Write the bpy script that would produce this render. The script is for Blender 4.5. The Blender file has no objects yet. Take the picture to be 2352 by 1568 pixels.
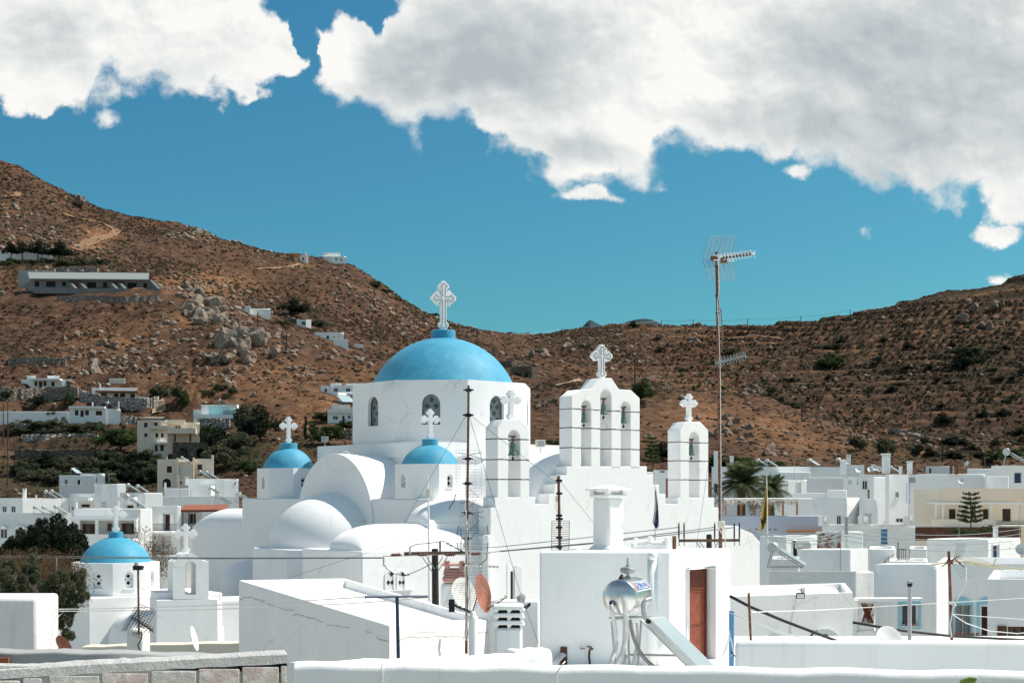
import bpy,bmesh,math,random
import numpy as np
from mathutils import Vector,Matrix
rnd=random.Random(11)
NR=np.random.RandomState(5)
scene=bpy.context.scene
COL=scene.collection
rad=math.radians
F,CX,HV,CZ=3267.0,1176.0,1140.0,10.0
def P(u,v,d):return Vector(((u-CX)*d/F,d,CZ+(HV-v)*d/F))
ZA=(0,.25632,344.5);ZB=(0,.25632,746.5);ZC=(0,.30434,1091.0);ZD=(516.8,.30434,1091.0)
ZE=(574.2,.29297,602.9);ZF=(574.2,.29297,947.5);ZG=(1148.4,.29297,516.8);ZH=(1148.4,.26856,947.5)
ZI=(1148.4,.24414,1205.9);ZJ=(1665.2,.29199,1205.9);ZK=(1607.8,.31641,1004.9);ZL=(1722.7,.29299,602.9)
ZU=(0,1,0)
def cv(z,x,y):return (z[0]+z[1]*x,z[2]+z[1]*y)
def PZ(z,x,y,d):return P(*cv(z,x,y),d)
UP=Vector((0,0,1))
class MB:
 def __init__(s):s.v=[];s.f=[]
 def add(s,vs,fs):
  n=len(s.v);s.v+=[tuple(x)for x in vs];s.f+=[tuple(i+n for i in f)for f in fs];return s
 def quad(s,a,b,c,d):return s.add((a,b,c,d),((0,1,2,3),))
 def fbox(s,o,ex,ey,ez):
  o,ex,ey,ez=Vector(o),Vector(ex),Vector(ey),Vector(ez)
  vs=[o,o+ex,o+ex+ey,o+ey,o+ez,o+ex+ez,o+ex+ey+ez,o+ey+ez]
  fs=((0,3,2,1),(4,5,6,7),(0,1,5,4),(1,2,6,5),(2,3,7,6),(3,0,4,7))
  if ex.cross(ey).dot(ez)<0:fs=[tuple(reversed(f))for f in fs]
  return s.add(vs,fs)
 def cbox(s,c,sx,sy,sz,yaw=0):
  ca,sa=math.cos(yaw),math.sin(yaw)
  ex,ey,ez=Vector((ca,sa,0))*sx,Vector((-sa,ca,0))*sy,UP*sz
  return s.fbox(Vector(c)-ex/2-ey/2-ez/2,ex,ey,ez)
 def prism(s,pts,ext):
  pts=[Vector(p)for p in pts];ext=Vector(ext);n=len(pts)
  nrm=Vector((0,0,0))
  for i in range(n):nrm+=pts[i].cross(pts[(i+1)%n])
  if nrm.dot(ext)>0:pts.reverse()
  fs=[tuple(range(n)),tuple(range(2*n-1,n-1,-1))]
  fs+=[((i+1)%n,i,n+i,n+(i+1)%n)for i in range(n)]
  return s.add(pts+[p+ext for p in pts],fs)
 def tube(s,path,r,n=6,cap=True):
  path=[Vector(p)for p in path];m=len(path);rs=r if isinstance(r,(list,tuple))else [r]*m
  base=len(s.v);ref=None
  for i,p in enumerate(path):
   t=(path[min(i+1,m-1)]-path[max(i-1,0)]).normalized()
   if ref is None or abs(ref.dot(t))>.95:ref=Vector((0,0,1))if abs(t.z)<.9 else Vector((1,0,0))
   a=(ref-t*ref.dot(t)).normalized();b=t.cross(a);ref=a
   for k in range(n):
    w=2*math.pi*k/n
    s.v.append(tuple(p+(a*math.cos(w)+b*math.sin(w))*rs[i]))
  for i in range(m-1):
   for k in range(n):
    k2=(k+1)%n
    s.f.append((base+i*n+k,base+i*n+k2,base+(i+1)*n+k2,base+(i+1)*n+k))
  if cap:
   s.f.append(tuple(base+k for k in reversed(range(n))));s.f.append(tuple(base+(m-1)*n+k for k in range(n)))
  return s
 def lathe(s,prof,c,n=24,ax=UP,a0=0,a1=2*math.pi):
  c=Vector(c);ax=Vector(ax).normalized()
  a=Vector((1,0,0))if abs(ax.x)<.9 else Vector((0,1,0))
  a=(a-ax*a.dot(ax)).normalized();b=ax.cross(a);base=len(s.v);full=abs(a1-a0-2*math.pi)<1e-6
  cols=n if full else n+1
  for r,h in prof:
   for k in range(cols):
    w=a0+(a1-a0)*k/n
    s.v.append(tuple(c+ax*h+(a*math.cos(w)+b*math.sin(w))*max(r,1e-4)))
  for i in range(len(prof)-1):
   for k in range(n):
    k2=(k+1)%cols
    s.f.append((base+i*cols+k,base+i*cols+k2,base+(i+1)*cols+k2,base+(i+1)*cols+k))
  return s
 def build(s,name,mat,parent=None,smooth=False,bevel=0,weld=False,seg=2,ang=40):
  me=bpy.data.meshes.new(name)
  off=ORG.get(parent.name,Vector((0,0,0)))if parent else Vector((0,0,0))
  me.from_pydata([(x-off.x,y-off.y,z-off.z)for x,y,z in s.v],[],s.f)
  if weld or bevel:
   bm=bmesh.new();bm.from_mesh(me);bmesh.ops.remove_doubles(bm,verts=bm.verts,dist=2e-4)
   bm.to_mesh(me);bm.free()
  me.materials.append(mat)
  if smooth:
   me.polygons.foreach_set('use_smooth',[True]*len(me.polygons))
   if smooth=='auto':
    try:me.set_sharp_from_angle(angle=rad(ang))
    except Exception:pass
  o=bpy.data.objects.new(name,me);COL.objects.link(o)
  if parent:o.parent=parent;ORG[o.name]=off
  else :ORG[o.name]=Vector((0,0,0))
  if bevel:
   b=o.modifiers.new('bevel','BEVEL');b.width=bevel;b.segments=seg;b.limit_method='ANGLE';b.angle_limit=rad(35)
   b.harden_normals=False
   me.polygons.foreach_set('use_smooth',[True]*len(me.polygons))
   try:me.set_sharp_from_angle(angle=rad(60))
   except Exception:pass
  return o
ORG={}
def tag(o,label,cat,group=None,kind=None):
 if label:o['label']=label
 if cat:o['category']=cat
 if group:o['group']=group
 if kind:o['kind']=kind
 return o
def thing(name,label,cat,loc,group=None):
 o=bpy.data.objects.new(name,None);COL.objects.link(o);o.location=loc
 o.empty_display_size=.2;ORG[o.name]=Vector(loc)
 return tag(o,label,cat,group)
def dup(o,parent=None,loc=None,rotz=None,scale=None,label=None,group=None):
 c=o.copy();COL.objects.link(c)
 if parent:c.parent=parent
 for ch in list(o.children):dup(ch,c)
 if loc is not None:c.location=loc
 if rotz is not None:c.rotation_euler=(0,0,rotz)
 if scale is not None:c.scale=(scale,)*3 if not hasattr(scale,'__len__')else scale
 if label:c['label']=label
 if group:c['group']=group
 return c
def structure(o):o['kind']='structure';return o
def npmesh(name,V,Fc,mat,smooth=False):
 me=bpy.data.meshes.new(name);V=np.asarray(V,np.float32);Fc=np.asarray(Fc,np.int32);k=Fc.shape[1]
 me.vertices.add(len(V));me.vertices.foreach_set('co',V.ravel())
 me.loops.add(Fc.size);me.loops.foreach_set('vertex_index',Fc.ravel())
 me.polygons.add(len(Fc));me.polygons.foreach_set('loop_start',np.arange(0,Fc.size,k,dtype=np.int32))
 try:me.polygons.foreach_set('loop_total',np.full(len(Fc),k,np.int32))
 except Exception:pass
 if smooth:me.polygons.foreach_set('use_smooth',np.ones(len(Fc),bool))
 me.update(calc_edges=True);me.validate()
 me.materials.append(mat)
 return me
def link(name,me,parent=None):
 o=bpy.data.objects.new(name,me);COL.objects.link(o);ORG[o.name]=Vector((0,0,0))
 if parent:o.parent=parent
 return o
def nodes(m):
 m.use_nodes=True;nt=m.node_tree;nt.nodes.clear();return nt
class NT:
 def __init__(s,nt):s.t=nt
 def n(s,typ,**kw):
  x=s.t.nodes.new(typ)
  for k,v in kw.items():
   if k=='i':
    for kk,vv in v.items():
     if hasattr(vv,'is_output')or isinstance(vv,bpy.types.NodeSocket):s.t.links.new(vv,x.inputs[kk])
     else :x.inputs[kk].default_value=vv
   else :setattr(x,k,v)
  return x
 def m(s,op,a,b=0.0,c=0.0,clamp=False):
  x=s.n('ShaderNodeMath',operation=op,use_clamp=clamp,i={0:a,1:b})
  if len(x.inputs)>2 and op in ('MULTIPLY_ADD','SMOOTH_MAX','SMOOTH_MIN','COMPARE'):
   if isinstance(c,bpy.types.NodeSocket):s.t.links.new(c,x.inputs[2])
   else :x.inputs[2].default_value=c
  return x.outputs[0]
 def noise(s,vec,scale,detail=4,rough=.55,dist=0):
  return s.n('ShaderNodeTexNoise',i={'Vector':vec,'Scale':scale,'Detail':detail,'Roughness':rough,'Distortion':dist})
 def ramp(s,fac,stops,interp='LINEAR'):
  x=s.n('ShaderNodeValToRGB',i={0:fac});cr=x.color_ramp;cr.interpolation=interp
  while len(cr.elements)<len(stops):cr.elements.new(.5)
  for e,(p,c)in zip(cr.elements,stops):
   e.position=p;e.color=(c,c,c,1)if not hasattr(c,'__len__')else tuple(c)+(1,)
  return x.outputs[0]
 def mix(s,fac,a,b,blend='MIX'):
  x=s.n('ShaderNodeMix',data_type='RGBA',blend_type=blend)
  for k,v in ((0,fac),(6,a),(7,b)):
   if isinstance(v,bpy.types.NodeSocket):s.t.links.new(v,x.inputs[k])
   else :x.inputs[k].default_value=v if k==0 else (tuple(v)+(1,)if len(v)==3 else v)
  return x.outputs[2]
 def mapr(s,v,a,b,c=0.,d=1.):
  x=s.n('ShaderNodeMapRange',i={0:v,1:a,2:b,3:c,4:d});x.clamp=True;return x.outputs[0]
 def vscale(s,vec,sc):
  return s.n('ShaderNodeVectorMath',operation='MULTIPLY',i={0:vec,1:sc}).outputs[0]
def M(name,col,rough=.85,var=.10,scale=1.5,bump=.12,bscale=18,metal=0,col2=None,thr=(.45,.62),streak=0,spec=.3,bdist=.02,space='world',crack=0):
 m=bpy.data.materials.new(name);nt=nodes(m);t=NT(nt)
 pos=t.n('ShaderNodeNewGeometry').outputs['Position']if space=='world' else t.n('ShaderNodeTexCoord').outputs['Object']
 n1=t.noise(pos,scale,5,.6).outputs[0]
 lo=tuple(max(0,c*(1-var))for c in col);hi=tuple(min(.95,c*(1+var*.6))for c in col)
 c=t.ramp(n1,[(.3,lo),(.7,hi)])
 if col2 is not None:
  n2=t.noise(pos,scale*2.3,7,.65,.4).outputs[0]
  c=t.mix(t.mapr(n2,*thr),c,col2)
 if streak:
  n3=t.noise(t.vscale(pos,(3.0,3.0,.25)),1.2,6,.7).outputs[0]
  c=t.mix(t.mapr(n3,.56,.80,0,streak),c,tuple(x*y for x,y in zip(col,(.70,.68,.62))))
 if crack:
  ww=t.noise(pos,.9,5,.6).outputs['Color'];vv=t.n('ShaderNodeVectorMath',operation='MULTIPLY_ADD',i={0:ww,1:(1.6,1.6,1.6),2:pos}).outputs[0]
  e=t.n('ShaderNodeTexVoronoi',feature='DISTANCE_TO_EDGE',i={'Vector':vv,'Scale':.30}).outputs[0]
  k=t.m('MULTIPLY',t.mapr(e,.004,.014,1,0),t.mapr(t.noise(pos,.45,3).outputs[0],.52,.62,0,crack));c=t.mix(k,c,tuple(x*y for x,y in zip(col,(.62,.60,.55))))
  n4=t.noise(pos,.25,6,.7,.6).outputs[0];c=t.mix(t.mapr(n4,.55,.66,0,.30),c,tuple(x*y for x,y in zip(col,(.90,.89,.84))))
 b=t.n('ShaderNodeBsdfPrincipled',i={'Base Color':c,'Roughness':rough,'Metallic':metal,'Specular IOR Level':spec})
 if bump:
  nb=t.m('ADD',t.noise(pos,bscale,6,.65).outputs[0],t.m('MULTIPLY',t.noise(pos,bscale*.14,4,.5).outputs[0],2.2))
  bp=t.n('ShaderNodeBump',i={'Height':nb,'Strength':bump,'Distance':bdist})
  nt.links.new(bp.outputs[0],b.inputs['Normal'])
 o=t.n('ShaderNodeOutputMaterial',i={0:b.outputs[0]})
 return m
MT={}
WH=(.86,.862,.85)
MT['white']=M('whitewash',WH,.9,.035,.7,.18,7,streak=.40,bdist=.03,crack=.35)
MT['church']=M('church_whitewash',(.83,.835,.835),.9,.03,.35,.30,2.2,streak=.26,bdist=.05,crack=.5)
MT['aged']=M('aged_whitewash',(.74,.74,.72),.95,.07,1.3,.35,9,streak=.7,col2=(.56,.52,.45),thr=(.60,.80),bdist=.03)
MT['cream']=M('cream_plaster',(.74,.66,.54),.9,.05,.8,.15,9,streak=.3)
MT['peach']=M('peach_plaster',(.76,.62,.49),.9,.04,.8,.15,9,streak=.2)
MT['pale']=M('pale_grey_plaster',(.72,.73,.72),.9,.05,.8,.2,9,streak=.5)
MT['lilac']=M('blue_grey_plaster',(.42,.45,.54),.9,.05,.8,.15,9)
MT['aqua']=M('aqua_plaster',(.40,.70,.72),.9,.05,.8,.15,9)
MT['concrete']=M('raw_concrete',(.34,.35,.35),.95,.14,1.2,.35,14,streak=.5)
MT['sheet']=M('pale_roof_sheet',(.24,.265,.26),.8,.12,1.5,.2,9,streak=.4)
MT['greyblock']=M('grey_block_render',(.19,.20,.20),.95,.16,.5,.3,9,streak=.5)
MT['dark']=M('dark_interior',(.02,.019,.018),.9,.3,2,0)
MT['brown']=M('brown_wood',(.12,.042,.024),.6,.25,4,.25,30)
MT['dkbrown']=M('dark_brown_wood',(.05,.022,.016),.6,.25,4,.25,30)
MT['bluewood']=M('blue_wood',(.09,.26,.42),.55,.15,4,.2,30)
MT['navywood']=M('navy_wood',(.03,.06,.14),.55,.15,4,.2,30)
MT['paleblue']=M('pale_blue_paint',(.30,.58,.68),.7,.06,3,.15,20)
MT['oldwood']=M('weathered_wood',(.18,.12,.085),.85,.35,6,.4,30)
MT['orangewood']=M('orange_wood',(.42,.2,.09),.75,.2,5,.3,30)
MT['polewood']=M('creosoted_pole_wood',(.05,.042,.038),.9,.3,5,.5,25)
MT['frame']=M('white_frame_paint',(.75,.76,.76),.5,.03,3,0)
MT['rust']=M('rusty_iron',(.15,.062,.038),.85,.35,9,.5,60,col2=(.25,.15,.105),thr=(.48,.62))
MT['rustsheet']=M('rusted_white_sheet',(.62,.60,.55),.8,.1,2,.2,20,col2=(.22,.065,.025),thr=(.46,.56))
MT['iron']=M('black_iron',(.02,.02,.022),.6,.2,4,.1,30)
MT['cable']=M('black_cable',(.02,.022,.024),.7,.2,4,0)
MT['greywire']=M('grey_wire',(.20,.25,.26),.6,.2,4,0)
MT['whitewire']=M('white_cable',(.70,.70,.67),.6,.1,4,0)
MT['alu']=M('dull_aluminium',(.55,.55,.53),.45,.1,6,.05,30,metal=.7)
MT['galv']=M('galvanised_steel',(.38,.40,.41),.5,.15,6,.1,30,metal=.55)
MT['steel']=M('polished_steel',(.60,.61,.61),.27,.04,3,.03,5,metal=1.0)
MT['dish']=M('white_dish_paint',(.72,.72,.69),.6,.06,3,.08,20)
MT['terra']=M('rusty_dish_paint',(.30,.115,.072),.75,.18,6,.25,30,col2=(.50,.27,.18),thr=(.55,.7))
MT['brickred']=M('pink_terracotta',(.50,.27,.235),.9,.15,9,.4,50)
MT['reddoor']=M('red_oxide_paint',(.26,.068,.036),.55,.16,3,.15,20,col2=(.20,.052,.03),thr=(.50,.62))
MT['dkred']=M('dark_red_slats',(.13,.036,.028),.6,.2,5,.1,20)
MT['tiles']=M('clay_tiles',(.25,.09,.055),.85,.25,6,.3,20)
MT['ceramic']=M('brown_ceramic',(.14,.030,.020),.3,.15,5,0,spec=.5)
MT['ceramicw']=M('pale_ceramic',(.48,.48,.45),.4,.1,5,0,spec=.5)
MT['navy']=M('navy_paint',(.035,.052,.10),.45,.25,5,.15,40,col2=(.17,.12,.10),thr=(.60,.72))
MT['bell']=M('green_bronze',(.085,.15,.12),.45,.25,5,.1,20,metal=.5,col2=(.20,.30,.25),thr=(.5,.7),space='obj')
MT['seam']=M('dark_joint',(.035,.028,.025),.95,.4,8,.4,30)
MT['foam']=M('silver_pipe_lagging',(.58,.58,.56),.55,.15,8,.5,30,metal=.1)
MT['dkfoam']=M('grey_pipe_lagging',(.26,.26,.26),.6,.2,8,.5,30,metal=.1)
MT['yellowflag']=M('yellow_cloth',(.70,.48,.08),.9,.1,5,.1,30)
MT['flagblue']=M('dark_blue_cloth',(.045,.05,.22),.9,.1,5,.1,30)
MT['flagwhite']=M('white_cloth',(.75,.75,.75),.9,.05,5,.1,30)
MT['black']=M('black_print',(.02,.02,.02),.9,.1,5,0)
MT['plastic']=M('cream_plastic',(.66,.63,.52),.5,.05,3,0)
MT['postblue']=M('sky_blue_post_paint',(.10,.28,.50),.6,.1,5,.1,20)
MT['shade']=M('shade_cloth',(.66,.62,.54),.95,.1,4,.3,30)
MT['pot']=M('clay_pot',(.32,.11,.05),.8,.15,6,.1,20)
MT['labelblue']=M('blue_print',(.06,.13,.32),.5,.05,3,0)
MT['labelred']=M('red_print',(.55,.10,.08),.5,.05,3,0)
MT['labelwhite']=M('white_print',(.8,.8,.8),.5,.02,3,0)
MT['carpaint']=M('silver_car_paint',(.45,.46,.47),.3,.03,3,0,metal=.5)
MT['rubber']=M('tyre_rubber',(.02,.02,.02),.8,.1,3,0)
MT['redplastic']=M('red_cap',(.4,.05,.03),.5,.05,3,0)
MT['cableblue']=M('blue_cap',(.03,.10,.25),.5,.05,3,0)
def glassmat(name,col,rough=.08):
 m=bpy.data.materials.new(name);nt=nodes(m);t=NT(nt)
 b=t.n('ShaderNodeBsdfPrincipled',i={'Base Color':col+(1,),'Roughness':rough,'Specular IOR Level':.6})
 t.n('ShaderNodeOutputMaterial',i={0:b.outputs[0]});return m
MT['glass']=glassmat('dark_window_glass',(.030,.036,.040))
MT['frost']=glassmat('grey_frosted_glass',(.17,.20,.195),.30)
MT['quatre']=glassmat('dark_quatrefoil_glass',(.045,.062,.068),.25)
MT['lens']=glassmat('lamp_glass',(.30,.32,.33),.2)
MT['collector']=M('collector_glass',(.36,.44,.47),.22,.06,2,.04,60,spec=.6)
def bluedome(name):
 m=bpy.data.materials.new(name);nt=nodes(m);t=NT(nt)
 pos=t.n('ShaderNodeNewGeometry').outputs['Position']
 n1=t.noise(pos,.55,6,.62,.3).outputs[0];n2=t.noise(t.vscale(pos,(2.0,2.0,.55)),1.6,6,.65).outputs[0]
 c=t.ramp(n1,[(.34,(.040,.27,.43)),(.52,(.058,.31,.46)),(.70,(.10,.38,.52))])
 c=t.mix(t.mapr(n2,.56,.78,0,.55),c,(.18,.46,.57))
 b=t.n('ShaderNodeBsdfPrincipled',i={'Base Color':c,'Roughness':.62,'Specular IOR Level':.3})
 bp=t.n('ShaderNodeBump',i={'Height':t.noise(pos,3,6,.6).outputs[0],'Strength':.18,'Distance':.05})
 nt.links.new(bp.outputs[0],b.inputs['Normal']);t.n('ShaderNodeOutputMaterial',i={0:b.outputs[0]});return m
MT['dome']=bluedome('blue_dome_paint')
def stonemat(name,cols,scale=1.2,mortar=(.10,.075,.055),zs=1.6):
 m=bpy.data.materials.new(name);nt=nodes(m);t=NT(nt)
 pos=t.n('ShaderNodeNewGeometry').outputs['Position']
 v=t.vscale(pos,(1,1,zs))
 w=t.noise(v,1.5,3).outputs['Color']
 vv=t.n('ShaderNodeVectorMath',operation='MULTIPLY_ADD',i={0:w,1:(.5,.5,.5),2:v}).outputs[0]
 a=t.n('ShaderNodeTexVoronoi',feature='F1',i={'Vector':vv,'Scale':scale});e=t.n('ShaderNodeTexVoronoi',feature='DISTANCE_TO_EDGE',i={'Vector':vv,'Scale':scale})
 g=t.n('ShaderNodeSeparateColor',i={0:a.outputs['Color']}).outputs[0]
 c=t.ramp(g,[(0,cols[0]),(.5,cols[1]),(1,cols[2])])
 c=t.mix(t.mapr(t.noise(pos,4,5).outputs[0],.4,.8,0,.4),c,cols[0])
 c=t.mix(t.mapr(e.outputs[0],.03,.09),mortar,c)
 b=t.n('ShaderNodeBsdfPrincipled',i={'Base Color':c,'Roughness':.95,'Specular IOR Level':.15})
 bp=t.n('ShaderNodeBump',i={'Height':t.mapr(e.outputs[0],0,.25),'Strength':.9,'Distance':.25})
 nt.links.new(bp.outputs[0],b.inputs['Normal']);t.n('ShaderNodeOutputMaterial',i={0:b.outputs[0]});return m
MT['drystone']=stonemat('dry_stone',((.24,.19,.15),(.36,.30,.25),(.46,.41,.36)),1.3)
MT['palestone']=stonemat('pale_dry_stone',((.30,.27,.23),(.45,.42,.38),(.60,.57,.53)),1.2,(.12,.09,.07))
MT['darkstone']=stonemat('dark_stone',((.15,.12,.095),(.22,.18,.14),(.30,.25,.2)),1.6)
def leafmat(name,c0,c1,c2):
 m=bpy.data.materials.new(name);nt=nodes(m);t=NT(nt)
 geo=t.n('ShaderNodeNewGeometry');oi=t.n('ShaderNodeObjectInfo')
 r=geo.outputs['Random Per Island']
 c=t.ramp(r,[(0,c0),(.55,c1),(1,c2)])
 nz=t.noise(geo.outputs['Position'],.9,3).outputs[0]
 c=t.mix(t.mapr(nz,.35,.7,0,.6),c,c0)
 b=t.n('ShaderNodeBsdfPrincipled',i={'Base Color':c,'Roughness':.7,'Specular IOR Level':.2})
 tr=t.n('ShaderNodeBsdfTranslucent',i={0:c})
 mx=t.n('ShaderNodeMixShader',i={0:.38,1:b.outputs[0],2:tr.outputs[0]})
 t.n('ShaderNodeOutputMaterial',i={0:mx.outputs[0]});return m
MT['leaf_dark']=leafmat('dark_conifer_needles',(.010,.017,.010),(.020,.032,.016),(.035,.048,.024))
MT['leaf_olive']=leafmat('olive_leaves',(.050,.060,.032),(.088,.098,.054),(.145,.148,.088))
MT['leaf_green']=leafmat('green_leaves',(.030,.052,.018),(.058,.088,.030),(.105,.13,.045))
MT['leaf_grey']=leafmat('grey_green_willow_leaves',(.060,.075,.040),(.11,.125,.070),(.19,.20,.125))
MT['leaf_palm']=leafmat('palm_fronds',(.036,.055,.022),(.075,.10,.042),(.15,.165,.08))
MT['leaf_dry']=leafmat('dry_scrub',(.075,.051,.034),(.125,.084,.054),(.19,.13,.082))
MT['leaf_reed']=leafmat('brown_reeds',(.085,.055,.030),(.14,.09,.05),(.21,.14,.08))
MT['bark']=M('bark',(.07,.05,.037),.95,.3,5,.6,20)
cam=bpy.data.cameras.new('camera');cam.sensor_width=36;cam.lens=36*F/2352;cam.shift_y=(HV-784)/2352
cam.clip_start=.5;cam.clip_end=20000
co=bpy.data.objects.new('camera',cam);COL.objects.link(co);co.location=(0,0,CZ);co.rotation_euler=(rad(90),0,0)
scene.camera=co
SAZ,SEL=rad(104),rad(53)
SUN=Vector((math.sin(SAZ)*math.cos(SEL),-math.cos(SAZ)*math.cos(SEL),math.sin(SEL)))
sl=bpy.data.lights.new('sun','SUN');sl.energy=4.3;sl.angle=rad(.55);sl.color=(1,.935,.84)
so=bpy.data.objects.new('sun',sl);COL.objects.link(so);so.rotation_euler=SUN.to_track_quat('Z','Y').to_euler();so.location=(40,60,80)
scene.view_settings.view_transform='Standard';scene.view_settings.look='None'
scene.view_settings.exposure=EXPO=.52;scene.view_settings.gamma=1
def make_sky():
 w=bpy.data.worlds.new('World');scene.world=w;w.use_nodes=True;nt=w.node_tree;nt.nodes.clear();t=NT(nt)
 sky=t.n('ShaderNodeTexSky',sky_type='NISHITA',sun_disc=False,sun_elevation=SEL,sun_rotation=math.atan2(SUN.x,SUN.y),altitude=50,air_density=1.0,dust_density=.5,ozone_density=1.6)
 d=t.n('ShaderNodeTexCoord').outputs['Generated'];s=t.n('ShaderNodeSeparateXYZ',i={0:d})
 y=t.m('MAXIMUM',t.m('ABSOLUTE',s.outputs[1]),.12)
 a=t.m('DIVIDE',s.outputs[0],y);b=t.m('DIVIDE',s.outputs[2],y)
 U0=t.m('MULTIPLY_ADD',a,F/1000,CX/1000);V0=t.m('MULTIPLY_ADD',b,-F/1000,HV/1000)
 base=t.n('ShaderNodeCombineXYZ',i={0:U0,1:V0,2:s.outputs[1]}).outputs[0]
 nA=t.noise(base,3.2,10,.62);nB=t.noise(base,11,9,.66)
 wrp=t.n('ShaderNodeVectorMath',operation='SUBTRACT',i={0:nA.outputs['Color'],1:(.5,.5,.5)}).outputs[0]
 wrp2=t.n('ShaderNodeVectorMath',operation='SUBTRACT',i={0:nB.outputs['Color'],1:(.5,.5,.5)}).outputs[0]
 v1=t.n('ShaderNodeVectorMath',operation='MULTIPLY_ADD',i={0:wrp,1:(.13,.11,0),2:base}).outputs[0]
 v2=t.n('ShaderNodeVectorMath',operation='MULTIPLY_ADD',i={0:wrp2,1:(.055,.050,0),2:v1}).outputs[0]
 sp=t.n('ShaderNodeSeparateXYZ',i={0:v2});U,V=sp.outputs[0],sp.outputs[1]
 edge=[(-.3,.25),(0,.252),(.10,.252),(.20,.235),(.25,.215),(.30,.235),(.42,.236),(.50,.262),(.565,.250),(.585,.200),(.66,.172),(.705,.150),(.722,.06),(.740,.215),(.80,.242),(.86,.278),(.92,.292),(1.07,.286),(1.13,.342),(1.25,.405),(1.30,.452),(1.42,.462),(1.50,.430),(1.53,.385),(1.63,.352),(1.76,.368),(1.86,.398),(1.95,.452),(2.05,.482),(2.24,.472),(2.28,.515),(2.45,.520),(2.8,.50)]
 fc=t.n('ShaderNodeFloatCurve');cm=fc.mapping;cm.use_clip=False;c0=cm.curves[0]
 pts=[((u+.3)/3.1,v)for u,v in edge]
 c0.points[0].location=pts[0];c0.points[1].location=pts[-1]
 for p in pts[1:-1]:c0.points.new(*p)
 for p in c0.points:p.handle_type='AUTO_CLAMPED'
 cm.update();nt.links.new(t.mapr(U,-.3,2.8),fc.inputs['Value'])
 f=t.m('MULTIPLY',t.m('SUBTRACT',fc.outputs[0],V),7.0)
 def ell(cu,cvv,ru,rv,uu=U,vv=V):
  x=t.m('DIVIDE',t.m('SUBTRACT',uu,cu),ru);z=t.m('DIVIDE',t.m('SUBTRACT',vv,cvv),rv)
  return t.m('SUBTRACT',1.0,t.m('SQRT',t.m('ADD',t.m('MULTIPLY',x,x),t.m('MULTIPLY',z,z))))
 for cu,cvv,ru,rv in ((.772,-.008,.128,.072),(.700,.02,.026,.13),(.866,.045,.024,.042)):
  f=t.m('MINIMUM',f,t.m('MULTIPLY',ell(cu,cvv,ru,rv),-1.1))
 for cu,cvv,ru,rv,k in ((.800,.15,.070,.115,1.3),(.275,.270,.034,.017,.22),(.955,.318,.016,.022,.2),(1.518,.437,.018,.014,.2),(1.978,.535,.032,.027,.3),(2.31,.638,.05,.018,.25),(1.822,.404,.040,.022,.8),(1.36,.463,.10,.018,.8),(2.29,.528,.06,.022,.5)):
  f=t.m('MAXIMUM',f,t.m('MULTIPLY',ell(cu,cvv,ru,rv),k))
 fb=t.noise(v1,5.0,13,.58).outputs[0];fc2=t.noise(base,26,8,.6).outputs[0]
 dens=t.m('ADD',f,t.m('ADD',t.m('MULTIPLY',t.m('SUBTRACT',fb,.5),1.25),t.m('ADD',t.m('MULTIPLY',t.m('SUBTRACT',fc2,.5),.42),t.m('MULTIPLY',t.m('SUBTRACT',.40,t.n('ShaderNodeTexVoronoi',feature='F1',i={'Vector':v2,'Scale':12}).outputs['Distance']),.55))))
 wisp=t.mapr(t.noise(base,2.2,3).outputs[0],.40,.62,.13,.55)
 alpha=t.n('ShaderNodeMapRange',interpolation_type='SMOOTHSTEP',i={0:dens,1:-.06,2:wisp,3:0,4:1}).outputs[0]
 s1=t.n('ShaderNodeSeparateXYZ',i={0:v1});gsum=None
 for cu,cvv,ru,rv,k in ((1.13,.120,.46,.21,.85),(1.02,.19,.24,.12,.25),(2.12,.20,.58,.38,.72),(1.26,.345,.26,.07,.45),(1.76,.280,.30,.12,.35),(.12,.100,.22,.13,.30),(.42,.185,.26,.08,.26),(1.90,.08,.28,.13,.2),(2.05,.43,.30,.07,.35),(.78,.13,.085,.14,-.40),(1.40,.42,.16,.06,-.20),(.52,.225,.14,.06,-.15),(1.58,.14,.16,.24,-.16),(2.28,.45,.12,.08,-.15)):
  e=t.m('MAXIMUM',ell(cu,cvv,ru,rv,s1.outputs[0],s1.outputs[1]),0);e=t.m('MULTIPLY',t.n('ShaderNodeMapRange',interpolation_type='SMOOTHSTEP',i={0:e,1:0,2:.9,3:0,4:1}).outputs[0],k)
  gsum=e if gsum is None else t.m('ADD',gsum,e)
 vs=t.n('ShaderNodeVectorMath',operation='MULTIPLY',i={0:base,1:(1,1.18,1)}).outputs[0]
 n5=t.noise(vs,4.2,6,.50,.25);off=t.n('ShaderNodeVectorMath',operation='ADD',i={0:vs,1:(.030,-.050,0)}).outputs[0]
 emb=t.m('SUBTRACT',n5.outputs[0],t.noise(off,4.2,6,.50,.25).outputs[0])
 n9=t.noise(vs,15,6,.55,.2).outputs[0];of9=t.n('ShaderNodeVectorMath',operation='ADD',i={0:vs,1:(.008,-.014,0)}).outputs[0];emb9=t.m('SUBTRACT',n9,t.noise(of9,15,6,.55,.2).outputs[0])
 shade=t.m('ADD',t.m('MULTIPLY',gsum,t.m('MULTIPLY_ADD',n5.outputs[0],.9,.50)),t.m('ADD',t.m('MULTIPLY',emb,1.6),t.m('ADD',t.m('MULTIPLY',emb9,.60),.10)))
 shade=t.m('MULTIPLY',shade,t.mapr(dens,.0,.8,.30,1.0))
 cc=t.ramp(shade,[(0,(.97,.96,.925)),(.18,(.84,.86,.845)),(.45,(.67,.71,.71)),(.8,(.53,.575,.60)),(1,(.47,.515,.55))])
 skc=t.mix(1.0,sky.outputs[0],(.50,1.08,1.06),'MULTIPLY')
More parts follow.
